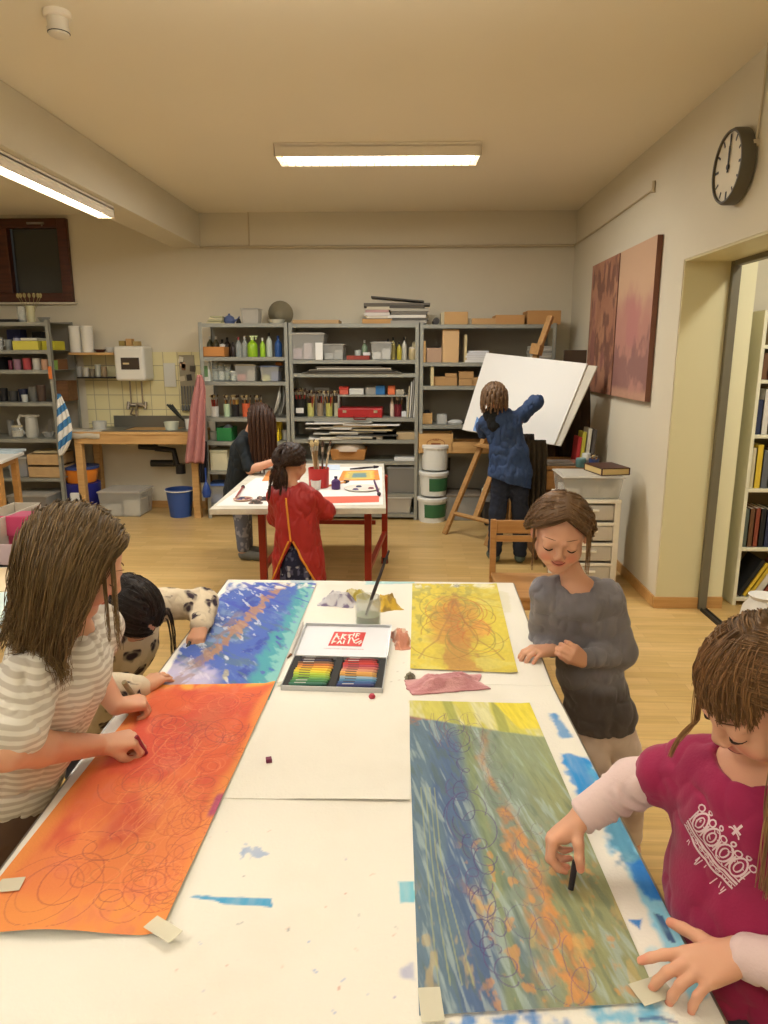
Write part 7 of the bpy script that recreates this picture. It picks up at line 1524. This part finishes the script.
sleeve(v, sRC, eRC, wRC, (.043,.038,.028), .012); sleeve(v, sLC, eLC, wLC, (.046,.044,.029), .012); v.cone(nC-[0,0,.02], sRC, .042,.040,.03); v.cone(nC-[0,0,.02], sLC, .042,.040,.03)
v.ell(nC+[-.005,-.02,.035], (.052,.050,.05), None, .01, -1); v.half(peC-[0,0,.045], (.1,0,-1), .006)
solid(v, 'top', vcmat('grey_jersey', rough=.95, bump=.15, bscale=200, sheen=.2), gC, ccol, wrinkle=folds(.014, 16, 12, 11, 9), it=2)
def legcol(P, N): c = np.tile(C_(222,206,198), (len(P),1)); return mix(c, C_(186,164,154), .8*smooth01(fbm(P*7, 8, 3), .45, .6))
v = Vol(.0045); v.econe(peC+[0,0,.02], peC-[0,0,.06], .080,.088, sdC,.72,.03)
for a_, b_, c_ in zip(hpC, kC, aC): v.cone(a_, b_, .060,.050,.02); v.cone(b_, c_+[0,0,.02], .050,.038,.02)
solid(v, 'leggings', vcmat('soft_leggings', rough=.95), gC, legcol, wrinkle=folds(.006, 12, 12, 12, 2))
v = Vol(.005)
for a_, b_ in zip(aC, toC): v.cone(a_-[0,0,.025], b_, .036,.028,.02)
solid(v, 'socks', mat('pale_socks', (206,200,194), rough=.95), gC)
# hair tied back with a centre part and loose strands at the sides
rt = scalp(230, lambda x, y, z: (z > -.5) & ~((y > .50) & (z < .50)) & ~((y > .25) & (z < .25)) & ~((y > .10) & (z < -.0)))
rt = np.vstack([rt]+[np.array([[-.10+sg*.05, y_, math.sqrt(max(.05,1-y_*y_))] for y_ in np.linspace(-.1,.80,30)]) for sg in (-1,1)])
comb = lambda r: np.column_stack([np.sign(r[:,0]+.10)*1.0, .10+.45*(r[:,1] > .35), -.30+0*r[:,2]])
G = grow(hC, rt, .22, comb, target=(0.02,-.095,-.02), tail=(.2,.5,-.85), steps=20, shell=1.075, gpull=.30)
HC_ = hairmat('mid_brown', .34); hair('hair', gC, G, hC, (116,88,60), kids_=28, rad=.0010, spread=.008, massr=.005, m=HC_, seed=7)
sd_ = scalp(900, lambda x, y, z: (np.abs(x) > .60) & (y > .30) & (y < .55) & (z > .30) & (z < .55)); G = grow(hC, sd_, .16, lambda r: np.column_stack([np.sign(r[:,0])*.9, .05+0*r[:,1], -.5+0*r[:,2]]), gpull=.5, steps=14, shell=1.06)
for q_, sg in ((3,-1),(4,1)): hair('loose_lock', gC, G[sd_[:,0]*sg > 0][::2], hC, (122,94,64), kids_=8, rad=.0008, spread=.003, m=HC_, seed=8+q_, mass=False)
rebase(gC)
# ---------------- girl in the magenta shirt (right, near) -------------------------------------------------------
hD = Head(A_(766,692,.90), (-.80,-.12,-.58), up=(-.25,-.15,1), sc=.96)
gD = person('person', 'girl in a magenta shirt with a printed crown drawing on the green painting', (.68,.88,0))
v = Vol(.0027); hD.add(v)
sdD = np.array([.52,-.80,0])
nD = hD.c+np.array([.02,.03,-.135]); chD = nD+[.005,.0,-.09]; waD = nD+[.0,-.01,-.22]; peD = nD+[.04,-.02,-.36]
v.cone(hD.w(0,-.028,-.055), nD, .033, .036, .02); v.econe(nD-[0,0,.03], waD, .092,.084, sdD,.66,.03); v.econe(waD, peD, .084,.10, sdD,.75,.03)
sRD = A_(694,770,1.00); eRD = A_(634,783,1.05); wRD = at(583,816,Z=.86); wRD = np.array(wRD); sLD = nD+np.array([.085,-.10,-.045]); eLD = np.array([.60,.70,.86]); wLD = np.array(at(741,955,Z=.815))
arm(v, sRD, eRD, wRD, (.034,.028,.020)); arm(v, sLD, eLD, wLD, (.034,.029,.021))
t7 = hand(v, wRD, np.array(at(553,838,Z=.825))-wRD, (-.05,.35,1), -1, curls=((42,50,30),(50,56,34),(56,60,36),(60,60,36)), spread=4, s=.80, tout=45, tdown=40, tcurl=22)
t8 = hand(v, wLD, np.array(at(668,975,Z=.800))-wLD, (.05,-.1,1), 1, curls=((2,10,6),(20,24,14),(26,26,16),(34,26,18)), spread=9, s=.86, tout=56, tdown=0, tcurl=4)
for s_ in (-1,1): leg(v, peD+[.02*s_,s_*.05,-.02], peD+[.0,s_*.06,-.30], [.70,.90+s_*.06,.07], [.60,.86+s_*.07,.03], (.068,.045,.031))
solid(v, 'body', M_skin, gD, skincol([hD], hands=t7+t8)); hD.features(gD)
M_mag = mat('magenta_jersey', (150,26,76), rough=.85, bump=.1, bscale=220, sheen=.15)
v = Vol(.0034); v.econe(nD-[0,0,.045], chD, .118,.118, sdD,.70,.03); v.econe(chD, waD, .118,.118, sdD,.78,.03); v.econe(waD, peD, .118,.135, sdD,.80,.03); v.econe(peD, peD-[0,0,.08], .135,.14, sdD,.8,.02)
for s_, e_ in ((sRD,eRD),(sLD,eLD)): d_ = nv(e_-s_); v.cone(s_-d_*.01, s_+d_*.050, .046,.050,.02); v.cone(nD-[0,0,.025], s_, .045,.042,.03)
v.ell(nD+[-.02,-.01,.035], (.050,.050,.05), None, .01, -1)
shD = solid(v, 'shirt', M_mag, gD, wrinkle=folds(.010, 12, 12, 10, 13), it=2)
M_psl = mat('pale_pink_jersey', (216,192,190), rough=.9, bump=.15, bscale=200, sheen=.2)
v = Vol(.0032)
for s_, e_, w_ in ((sRD,eRD,wRD),(sLD,eLD,wLD)):
    d_ = nv(w_-e_); v.cone(s_, e_, .039,.037,.02); v.cone(e_, w_-d_*.012, .037,.030,.016)
def wr_(p, n):
    a = np.zeros(len(p))
    for s_, e_, w_ in ((sRD,eRD,wRD),(sLD,eLD,wLD)):
        for q0, q1 in ((s_,e_),(e_,w_)):
            t_ = (p-q0)@(q1-q0)/((q1-q0)@(q1-q0)); dd = np.linalg.norm(p-q0-np.clip(t_,0,1)[:,None]*(q1-q0), axis=1); a = np.where(dd < .06, .0036*np.sin(t_*np.linalg.norm(q1-q0)*260+3*np.sin(p[:,2]*60)+2*np.sin(p[:,0]*50))*smooth01(fbm(p*20,5,2),.4,.6), a)
    return a
solid(v, 'sleeves', M_psl, gD, wrinkle=wr_, it=2)
v = Vol(.005); v.econe(peD+[0,0,.03], peD-[0,0,.06], .11,.115, sdD,.8,.03)
for s_ in (-1,1): v.cone(peD+[.02*s_,s_*.05,-.02], peD+[.0,s_*.06,-.30], .08,.055,.02); v.cone(peD+[.0,s_*.06,-.30], [.70,.90+s_*.06,.06], .055,.042,.02)
solid(v, 'trousers', mat('dark_trousers', (44,46,58), rough=.9), gD)
# crown print on the chest
F_ = nv(np.cross(sdD, (0,0,1))); F_ = F_ if F_[0] < 0 else -F_
og = A_(708,850,.86); ux = -nv(np.cross(F_, (0,0,1))); ux = ux if ux.dot(sdD) > 0 else -ux; 
rx = np.array([ux[0],ux[1],0]); uxx = nv(rx*.88+np.array([0,0,-.47])); uyy = nv(np.cross(F_, uxx)); uyy = uyy if uyy[2] > 0 else -uyy
ln = []
def arc(cx, cy, rx_, ry_, a0, a1, w, n=16): ln.append(([(cx+rx_*math.cos(R(a0+(a1-a0)*i/n)), cy+ry_*math.sin(R(a0+(a1-a0)*i/n))) for i in range(n+1)], w))
for k, w in ((-.040,2.2),(-.033,1.2),(-.028,2.4),(-.022,1.0)): ln.append(([(-.048,k+.004),(-.02,k-.001),(.02,k-.001),(.048,k+.004)], w))
for k in range(9): arc(-.042+.0105*k, -.0345, .003,.003, 0,360, .7, 8)
for cx in (-.034,-.0115,.0115,.034): arc(cx, -.004, .0095,.017, -90,270, 1.6); arc(cx, -.004, .0045,.010, 0,360, 1.2); arc(cx, .018, .003,.003, 0,360, 1.3, 8)
for cx in (-.046,-.023,0,.023,.046): ln.append(([(cx,-.02),(cx,.006)], 1.2)); arc(cx, .012, .0045,.0045, 0,360, 1.2, 8)
ln.append(([(-.005,.036),(.009,.036)], 2)); ln.append(([(.002,.026),(.002,.047)], 2)); arc(.002,.028,.009,.005,0,180,1.3)
rg = random.Random(6)
for k in range(26): x = rg.uniform(-.045,.045); y = rg.uniform(-.020,.012); ln.append(([(x,y),(x+rg.uniform(-.006,.006),y+rg.uniform(-.005,.005))], .9))
for k in range(10): x = rg.uniform(-.03,.05); ln.append(([(x,-.046),(x+rg.uniform(-.004,.004),-.046-rg.uniform(.006,.02))], .8))
decal(shD, 'crown_print', mat('silver_print', (222,196,204), rough=.7), shD, ln, og, uxx, uyy, F_, .00085)
# hair with a fringe and long strands
rt = scalp(300, lambda x, y, z: (z > -.5) & ~((y > .40) & (z < .45)) & ~((y > .2) & (z < .05))); HD_ = hairmat('golden_brown', .32)
comb = lambda r: np.column_stack([np.sign(r[:,0]+.02)*.9, -.25+0*r[:,1], .0*r[:,2]])
colD = [(nD-[0,0,.03], waD, .12), (nD, sRD, .055), (nD, sLD, .055)]
G1 = grow(hD, rt, .30, comb, target=(.03,-.085,-.075), tail=hD.R @ np.array([0,0,-1]) if False else (.35,.35,-1), steps=20, shell=1.04, colliders=colD)
hair('hair', gD, G1, hD, (118,88,56), kids_=28, rad=.0011, spread=.009, massr=.005, m=HD_, seed=9)
for sg, Ln, sd2 in ((-1,.30,51),(1,.22,52)):
    rl = scalp(900, lambda x, y, z: (x*sg > .62) & (y > .28) & (y < .50) & (z > .25) & (z < .50)); Gl = grow(hD, rl, Ln, lambda r: np.column_stack([np.sign(r[:,0])*.9, .05+0*r[:,1], -.5+0*r[:,2]]), gpull=.45, steps=18, shell=1.07, colliders=colD)
    hair('face_lock', gD, Gl[::2], hD, (140,108,72), kids_=12, rad=.0009, spread=.006, m=HD_, seed=sd2, mass=False)
rf = scalp(700, lambda x, y, z: (y > .0) & (np.abs(x) < .66) & (z > .62)); 
G2 = grow(hD, rf, .074+.0*rf[:,0], lambda r: np.column_stack([r[:,0]*.5, 1+0*r[:,1], -.1+0*r[:,2]]), grav=hD.R @ np.array([0,.25,-1]), gpull=.28, steps=14, shell=1.075)
hair('fringe', gD, G2, hD, (112,82,52), kids_=20, rad=.0010, spread=.006, m=HD_, seed=10, mass=False)
tp = (t7[0]+t7[4])/2; o = MB().tube([tuple(tp+[.004,.004,.014]), tuple(tp+[-.003,-.006,-.030])], [.0052,.0048]).build('wax_crayon', M_of((40,34,44), .5), smooth=True); tag(o, 'dark crayon held above the green painting by the girl in magenta', 'crayon')
rebase(gD)
# ---------------- girl in the red smock at the far table ---------------------------------------------------------
hE = Head(A_(292,463,3.78), (.42,.88,-.22), sc=.98)
gE = person('person', 'girl with a ponytail in a red smock with orange piping, seen from behind', (-.52,3.80,0))
nE = A_(292,488,3.76); chE = A_(296,506,3.76); waE = A_(298,535,3.76); peE = A_(299,560,3.76); sdE = np.array([1,-.30,0.])
v = Vol(.0045); hE.add(v); v.cone(hE.w(0,-.028,-.055), nE, .031,.034,.02); v.econe(nE-[0,0,.03], waE, .085,.075, sdE,.66,.03); v.econe(waE, peE, .075,.09, sdE,.75,.03)
sLE = nE+[-.095,.03,-.045]; eLE = nE+[-.12,.14,-.20]; wLE = nE+[-.05,.26,-.225]; sRE = nE+[.105,-.03,-.045]; eRE = A_(326,511,3.80); wRE = A_(316,502,3.98)
arm(v, sLE, eLE, wLE, (.031,.026,.019)); arm(v, sRE, eRE, wRE, (.031,.026,.019)); hand(v, wLE, (.3,1,-.15), (0,0,1), 1, s=.75); hand(v, wRE, (-.3,1,-.1), (0,0,1), -1, s=.75)
for s_ in (-1,1): leg(v, peE+[s_*.05,0,-.02], [peE[0]+s_*.055,3.77,.30], [peE[0]+s_*.06,3.78,.07], [peE[0]+s_*.07,3.90,.03], (.06,.04,.028))
solid(v, 'body', M_skin, gE, skincol([hE])); hE.features(gE)
ctr = peE[0]
v = Vol(.005); v.econe(nE-[0,0,.05], chE, .118,.120, sdE,.72,.03); v.econe(chE, peE, .125,.145, sdE,.80,.03); v.econe(peE, peE-[0,0,.20], .145,.165, sdE,.80,.03)
v.cone(sLE, eLE, .050,.052,.025); v.cone(eLE, wLE-nv(wLE-eLE)*.03, .052,.036,.02); v.cone(sRE, eRE, .052,.056,.025); v.cone(eRE, wRE-nv(wRE-eRE)*.03, .056,.038,.02); v.cone(nE-[0,0,.02], sLE,.044,.042,.03); v.cone(nE-[0,0,.02], sRE,.044,.042,.03)
v.ell(nE+[0,0,.035], (.052,.052,.045), None, .01, -1)
zsp = A_(293,541,3.66)[2]; xsp = A_(291,541,3.66)[0]
v.wedge(lambda X, Y, Z: np.maximum(np.abs(X-xsp-.25*(zsp-Z)*.2)*1.0-np.maximum(zsp-Z, -.01)*.46, (Y-3.72))*.9+0*(X+Y+Z))
v.half(peE-[0,0,.19], (0,0,-1), .006)
shE = solid(v, 'smock', mat('red_smock_cloth', (162,36,34), rough=.55, bump=.1, bscale=60), gE, wrinkle=folds(.022, 12, 12, 6, 21), it=2)
v = Vol(.005); v.econe(waE, peE, .095,.115, sdE,.80,.03); v.econe(peE, peE-[0,0,.24], .115,.135, sdE,.80,.03)
def flor(P, N):
    c = np.tile(C_(34,36,60), (len(P),1)); f = fbm(P*np.array([38,38,38]), 4, 2); return mix(mix(c, C_(176,176,190), .85*smooth01(f,.62,.68)), C_(110,110,140), .5*smooth01(fbm(P*60,9,2),.6,.66))
solid(v, 'skirt', vcmat('floral_skirt', rough=.9), gE, flor, wrinkle=folds(.01, 14, 14, 5, 4))
zt_s, zb_s = nE[2]-.01, peE[2]-.18
L1_ = [([(0,0),(0,zsp-zt_s)], 1), ([(0,zsp-zt_s)]+[(-.46*t-.0, zsp-zt_s-t) for t in np.linspace(.01, zsp-zb_s, 8)], 1), ([(0,zsp-zt_s)]+[(.46*t+.05*t, zsp-zt_s-t) for t in np.linspace(.01, zsp-zb_s, 8)], 1)]
b = MB()
me = shE.data; vs = np.empty(len(me.vertices)*3, np.float32); me.vertices.foreach_get('co', vs); bv = BVHTree.FromPolygons([tuple(q) for q in vs.reshape(-1,3)], [tuple(p.vertices) for p in me.polygons])
def back_pt(x, z):
    h_ = bv.ray_cast(V((x, 3.2, z)), V((0,1,0))); return h_[0]+V((0,-.003,0)) if h_[0] is not None and h_[0].y < 3.85 else None
top_x = nE[0]-.02
for pts in ([(top_x+(xsp-top_x)*t, zt_s-.03+(zsp-zt_s+.03)*t) for t in np.linspace(0,1,22)], [(xsp-.012-.46*t, zsp-t) for t in np.linspace(0,zsp-zb_s-.005,26)], [(xsp+.012+.51*t, zsp-t) for t in np.linspace(0,zsp-zb_s-.005,26)]):
    q = [back_pt(*p) for p in pts]; q = [p for p in q if p is not None]
    if len(q) > 2: b.tube(q, .0055, seg=6)
b.build('orange_piping', M_of((222,150,50), .6), shE, smooth=True)
rt = scalp(120, lambda x, y, z: (z > -.5) & ~((y > .5) & (z < .5))); G = grow(hE, rt, .24, lambda r: np.column_stack([np.sign(r[:,0]+.01)*.6, -.8+0*r[:,1], 0*r[:,2]]), target=(.0,-.098,-.02), tail=(-.12,-.10,-1), steps=16, shell=1.04)
hair('hair', gE, G, hE, (62,42,32), kids_=24, rad=.0014, spread=.013, massr=.011, m=hairmat('dark_brown', .4), seed=21)
p = hE.w(0,-.106,-.03); MB().lathe([(.018,-.006),(.024,0),(.018,.006)], 16, close=False).build('hair_tie', M_of((190,170,150), .6), gE).location = p
gE_tie = [c for c in kids(gE) if c.name.startswith('hair_tie')][0]
tie_loc = V(p); rebase(gE); gE_tie.location = tie_loc-V(gE.location)
# ---------------- girl in the dark smock -----------------------------------------------------------------------------
hF = Head(A_(260,419,5.25), (.80,.10,-.58), sc=1.02)
gF = person('person', 'long haired girl in a dark smock at the left of the red legged table', (-1.30,5.46,0))
nF = A_(249,435,5.30); chF = A_(244,452,5.36); waF = A_(240,474,5.42); peF = A_(239,490,5.46); sdF = np.array([.25,-1,0.])
v = Vol(.0055); hF.add(v); v.cone(hF.w(0,-.028,-.055), nF, .034,.036,.02); v.econe(nF-[0,0,.03], waF, .09,.085, sdF,.66,.03); v.econe(waF, peF, .085,.10, sdF,.75,.03)
sRF = nF+[-.02,-.12,-.05]; eRF = A_(250,470,5.12); wRF = A_(276,461,5.05); sLF = nF+[.02,.12,-.05]; eLF = A_(262,462,5.45); wLF = A_(282,459,5.30)
arm(v, sRF, eRF, wRF, (.034,.032,.024)); arm(v, sLF, eLF, wLF, (.034,.030,.022)); hand(v, wRF, (1,.1,-.2), (0,-.1,1), 1, s=.85); hand(v, wLF, (1,-.1,-.2), (0,0,1), -1, s=.85)
for s_ in (-1,1): leg(v, peF+[0,s_*.055,-.02], [peF[0]+.02,5.46+s_*.06,.38], [-1.325,5.47+s_*.07,.07], [-1.20,5.45+s_*.07,.03], (.07,.046,.033))
solid(v, 'body', M_skin, gF, skincol([hF])); hF.features(gF)
M_dk = mat('dark_smock_cloth', (26,34,40), rough=.85)
v = Vol(.006); v.econe(nF-[0,0,.05], chF, .125,.13, sdF,.75,.03); v.econe(chF, peF, .13,.145, sdF,.82,.03); v.econe(peF, peF-[.02,0,.14], .145,.15, sdF,.82,.03); v.half(peF-[0,0,.13], (0,0,-1), .006)
v.cone(sRF, eRF-nv(eRF-sRF)*.02, .055,.052,.025); v.cone(sLF, eLF-nv(eLF-sLF)*.02, .055,.05,.025); v.cone(nF-[0,0,.02], sRF,.05,.05,.03); v.cone(nF-[0,0,.02], sLF,.05,.05,.03)
solid(v, 'smock', M_dk, gF, wrinkle=folds(.02, 10, 10, 6, 31))
v = Vol(.006)
for s_ in (-1,1): v.cone(peF+[0,s_*.055,-.02], [peF[0]+.02,5.46+s_*.06,.38], .080,.060,.02); v.cone([peF[0]+.02,5.46+s_*.06,.38], [-1.325,5.47+s_*.07,.10], .060,.048,.02)
def leo(P, N): c = np.tile(C_(104,108,124), (len(P),1)); return mix(c, C_(170,170,180), .7*smooth01(fbm(P*34,4,2),.55,.62))
solid(v, 'leggings', vcmat('patterned_leggings', rough=.9), gF, leo)
v = Vol(.006)
for s_ in (-1,1): v.cone([-1.325,5.47+s_*.07,.045], [-1.20,5.45+s_*.07,.034], .042,.034,.02)
solid(v, 'slippers', M_of((110,110,104), .9), gF)
rt = scalp(110, lambda x, y, z: (z > -.5) & ~((y > .5) & (z < .5))); G = grow(hF, rt, .42, lambda r: np.column_stack([np.sign(r[:,0]+.01)*.8, .1+0*r[:,1], 0*r[:,2]]), gpull=.35, steps=18, shell=1.1, colliders=[(nF-[0,0,.05], chF, .13)])
hair('hair', gF, G, hF, (72,48,34), kids_=18, rad=.0018, spread=.013, massr=.009, m=hairmat('dark_brown'), seed=31, vox=.006)
rebase(gF)
# ---------------- child in the blue smock at the easel ------------------------------------------------------------------
YK = 5.40
hK = Head(A_(494,397,YK), (-.12,.95,-.12), sc=1.0)
gK = person('person', 'child in a long dark blue smock drawing on the board, seen from behind', (.76,YK,0))
nK = A_(499,416,YK); chK = A_(505,430,YK); waK = A_(509,452,YK); peK = A_(510,468,YK); sdK = np.array([1,-.1,0.])
v = Vol(.0055); hK.add(v); v.cone(hK.w(0,-.028,-.055), nK, .034,.036,.02); v.econe(nK-[0,0,.03], waK, .09,.085, sdK,.66,.03); v.econe(waK, peK, .085,.10, sdK,.75,.03)
sRK = nK+[.115,0,-.03]; eRK = A_(536,402,YK+.08); wRK = A_(524,418,YK+.27); sLK = nK+[-.10,.02,-.05]; eLK = A_(484,432,YK+.14); wLK = A_(480,426,YK+.34)
arm(v, sRK, eRK, wRK, (.034,.03,.022)); arm(v, sLK, eLK, wLK, (.034,.03,.022)); hand(v, wRK, (-.2,1,-.1), (.4,-.3,1), -1, s=.85); hand(v, wLK, (-.1,1,.1), (-.4,-.3,1), 1, s=.85)
for s_, ax in ((-1,-.01),(1,.02)): leg(v, peK+[s_*.055,0,-.02], [peK[0]+s_*.075+ax,YK,.40], [peK[0]+s_*.085+ax,YK,.07], [peK[0]+s_*.10+ax,YK+.13,.03], (.07,.048,.035))
solid(v, 'body', M_skin, gK, skincol([hK])); hK.features(gK)
M_bl = mat('blue_smock_cloth', (44,66,104), rough=.75, bump=.1, bscale=50)
v = Vol(.0055); v.econe(nK-[0,0,.04], chK, .130,.135, sdK,.72,.03); v.econe(chK, waK, .135,.145, sdK,.8,.03); v.econe(waK, peK-[0,0,.03], .148,.165, sdK,.8,.03); v.econe(peK-[0,0,.03], peK-[.0,0,.16], .165,.17, sdK,.8,.03)
v.cone(sRK, eRK, .055,.056,.025); v.cone(eRK, wRK, .056,.04,.02); v.cone(sLK, eLK, .055,.05,.025); v.cone(eLK, wLK, .05,.04,.02); v.cone(nK-[0,0,.0], sRK,.05,.05,.03); v.cone(nK, sLK,.05,.05,.03)
v.half(peK-[.0,0,.11], (-.30,0,-1), .006)
solid(v, 'smock', M_bl, gK, wrinkle=folds(.022, 12, 12, 7, 41), it=2)
v = Vol(.005); v.econe(nK+[-.05,-.02,.02], nK+[-.03,-.05,-.07], .075,.06, sdK,.8,.03); v.ell(hK.c+[0,.01,.0], (.078,.09,.085), None, .01, -1)
solid(v, 'hood', mat('black_hood', (24,26,28), rough=.95), gK, wrinkle=folds(.014, 20, 20, 20, 5))
v = Vol(.006)
for s_, ax in ((-1,-.01),(1,.02)): v.cone(peK+[s_*.055,0,-.02], [peK[0]+s_*.075+ax,YK,.40], .082,.066,.02); v.cone([peK[0]+s_*.075+ax,YK,.40], [peK[0]+s_*.085+ax,YK,.09], .066,.055,.02)
solid(v, 'jeans', mat('dark_jeans', (32,38,54), rough=.9), gK, wrinkle=folds(.012, 10, 10, 16, 6))
v = Vol(.006)
for s_, ax in ((-1,-.01),(1,.02)): v.cone([peK[0]+s_*.085+ax,YK,.045], [peK[0]+s_*.10+ax,YK+.13,.035], .044,.036,.02)
solid(v, 'shoes', mat('grey_green_shoes', (84,96,88), rough=.8), gK)
rt = scalp(120, lambda x, y, z: (z > -.65) & ~((y > .5) & (z < .45))); G = grow(hK, rt, .12, lambda r: np.column_stack([r[:,0], r[:,1]-.1, .1+0*r[:,2]]), gpull=.4, steps=14, shell=1.10)
hair('hair', gK, G, hK, (124,96,70), kids_=18, rad=.0016, spread=.010, massr=.009, m=hairmat('boy_brown', .45), seed=41, vox=.005)
rebase(gK)
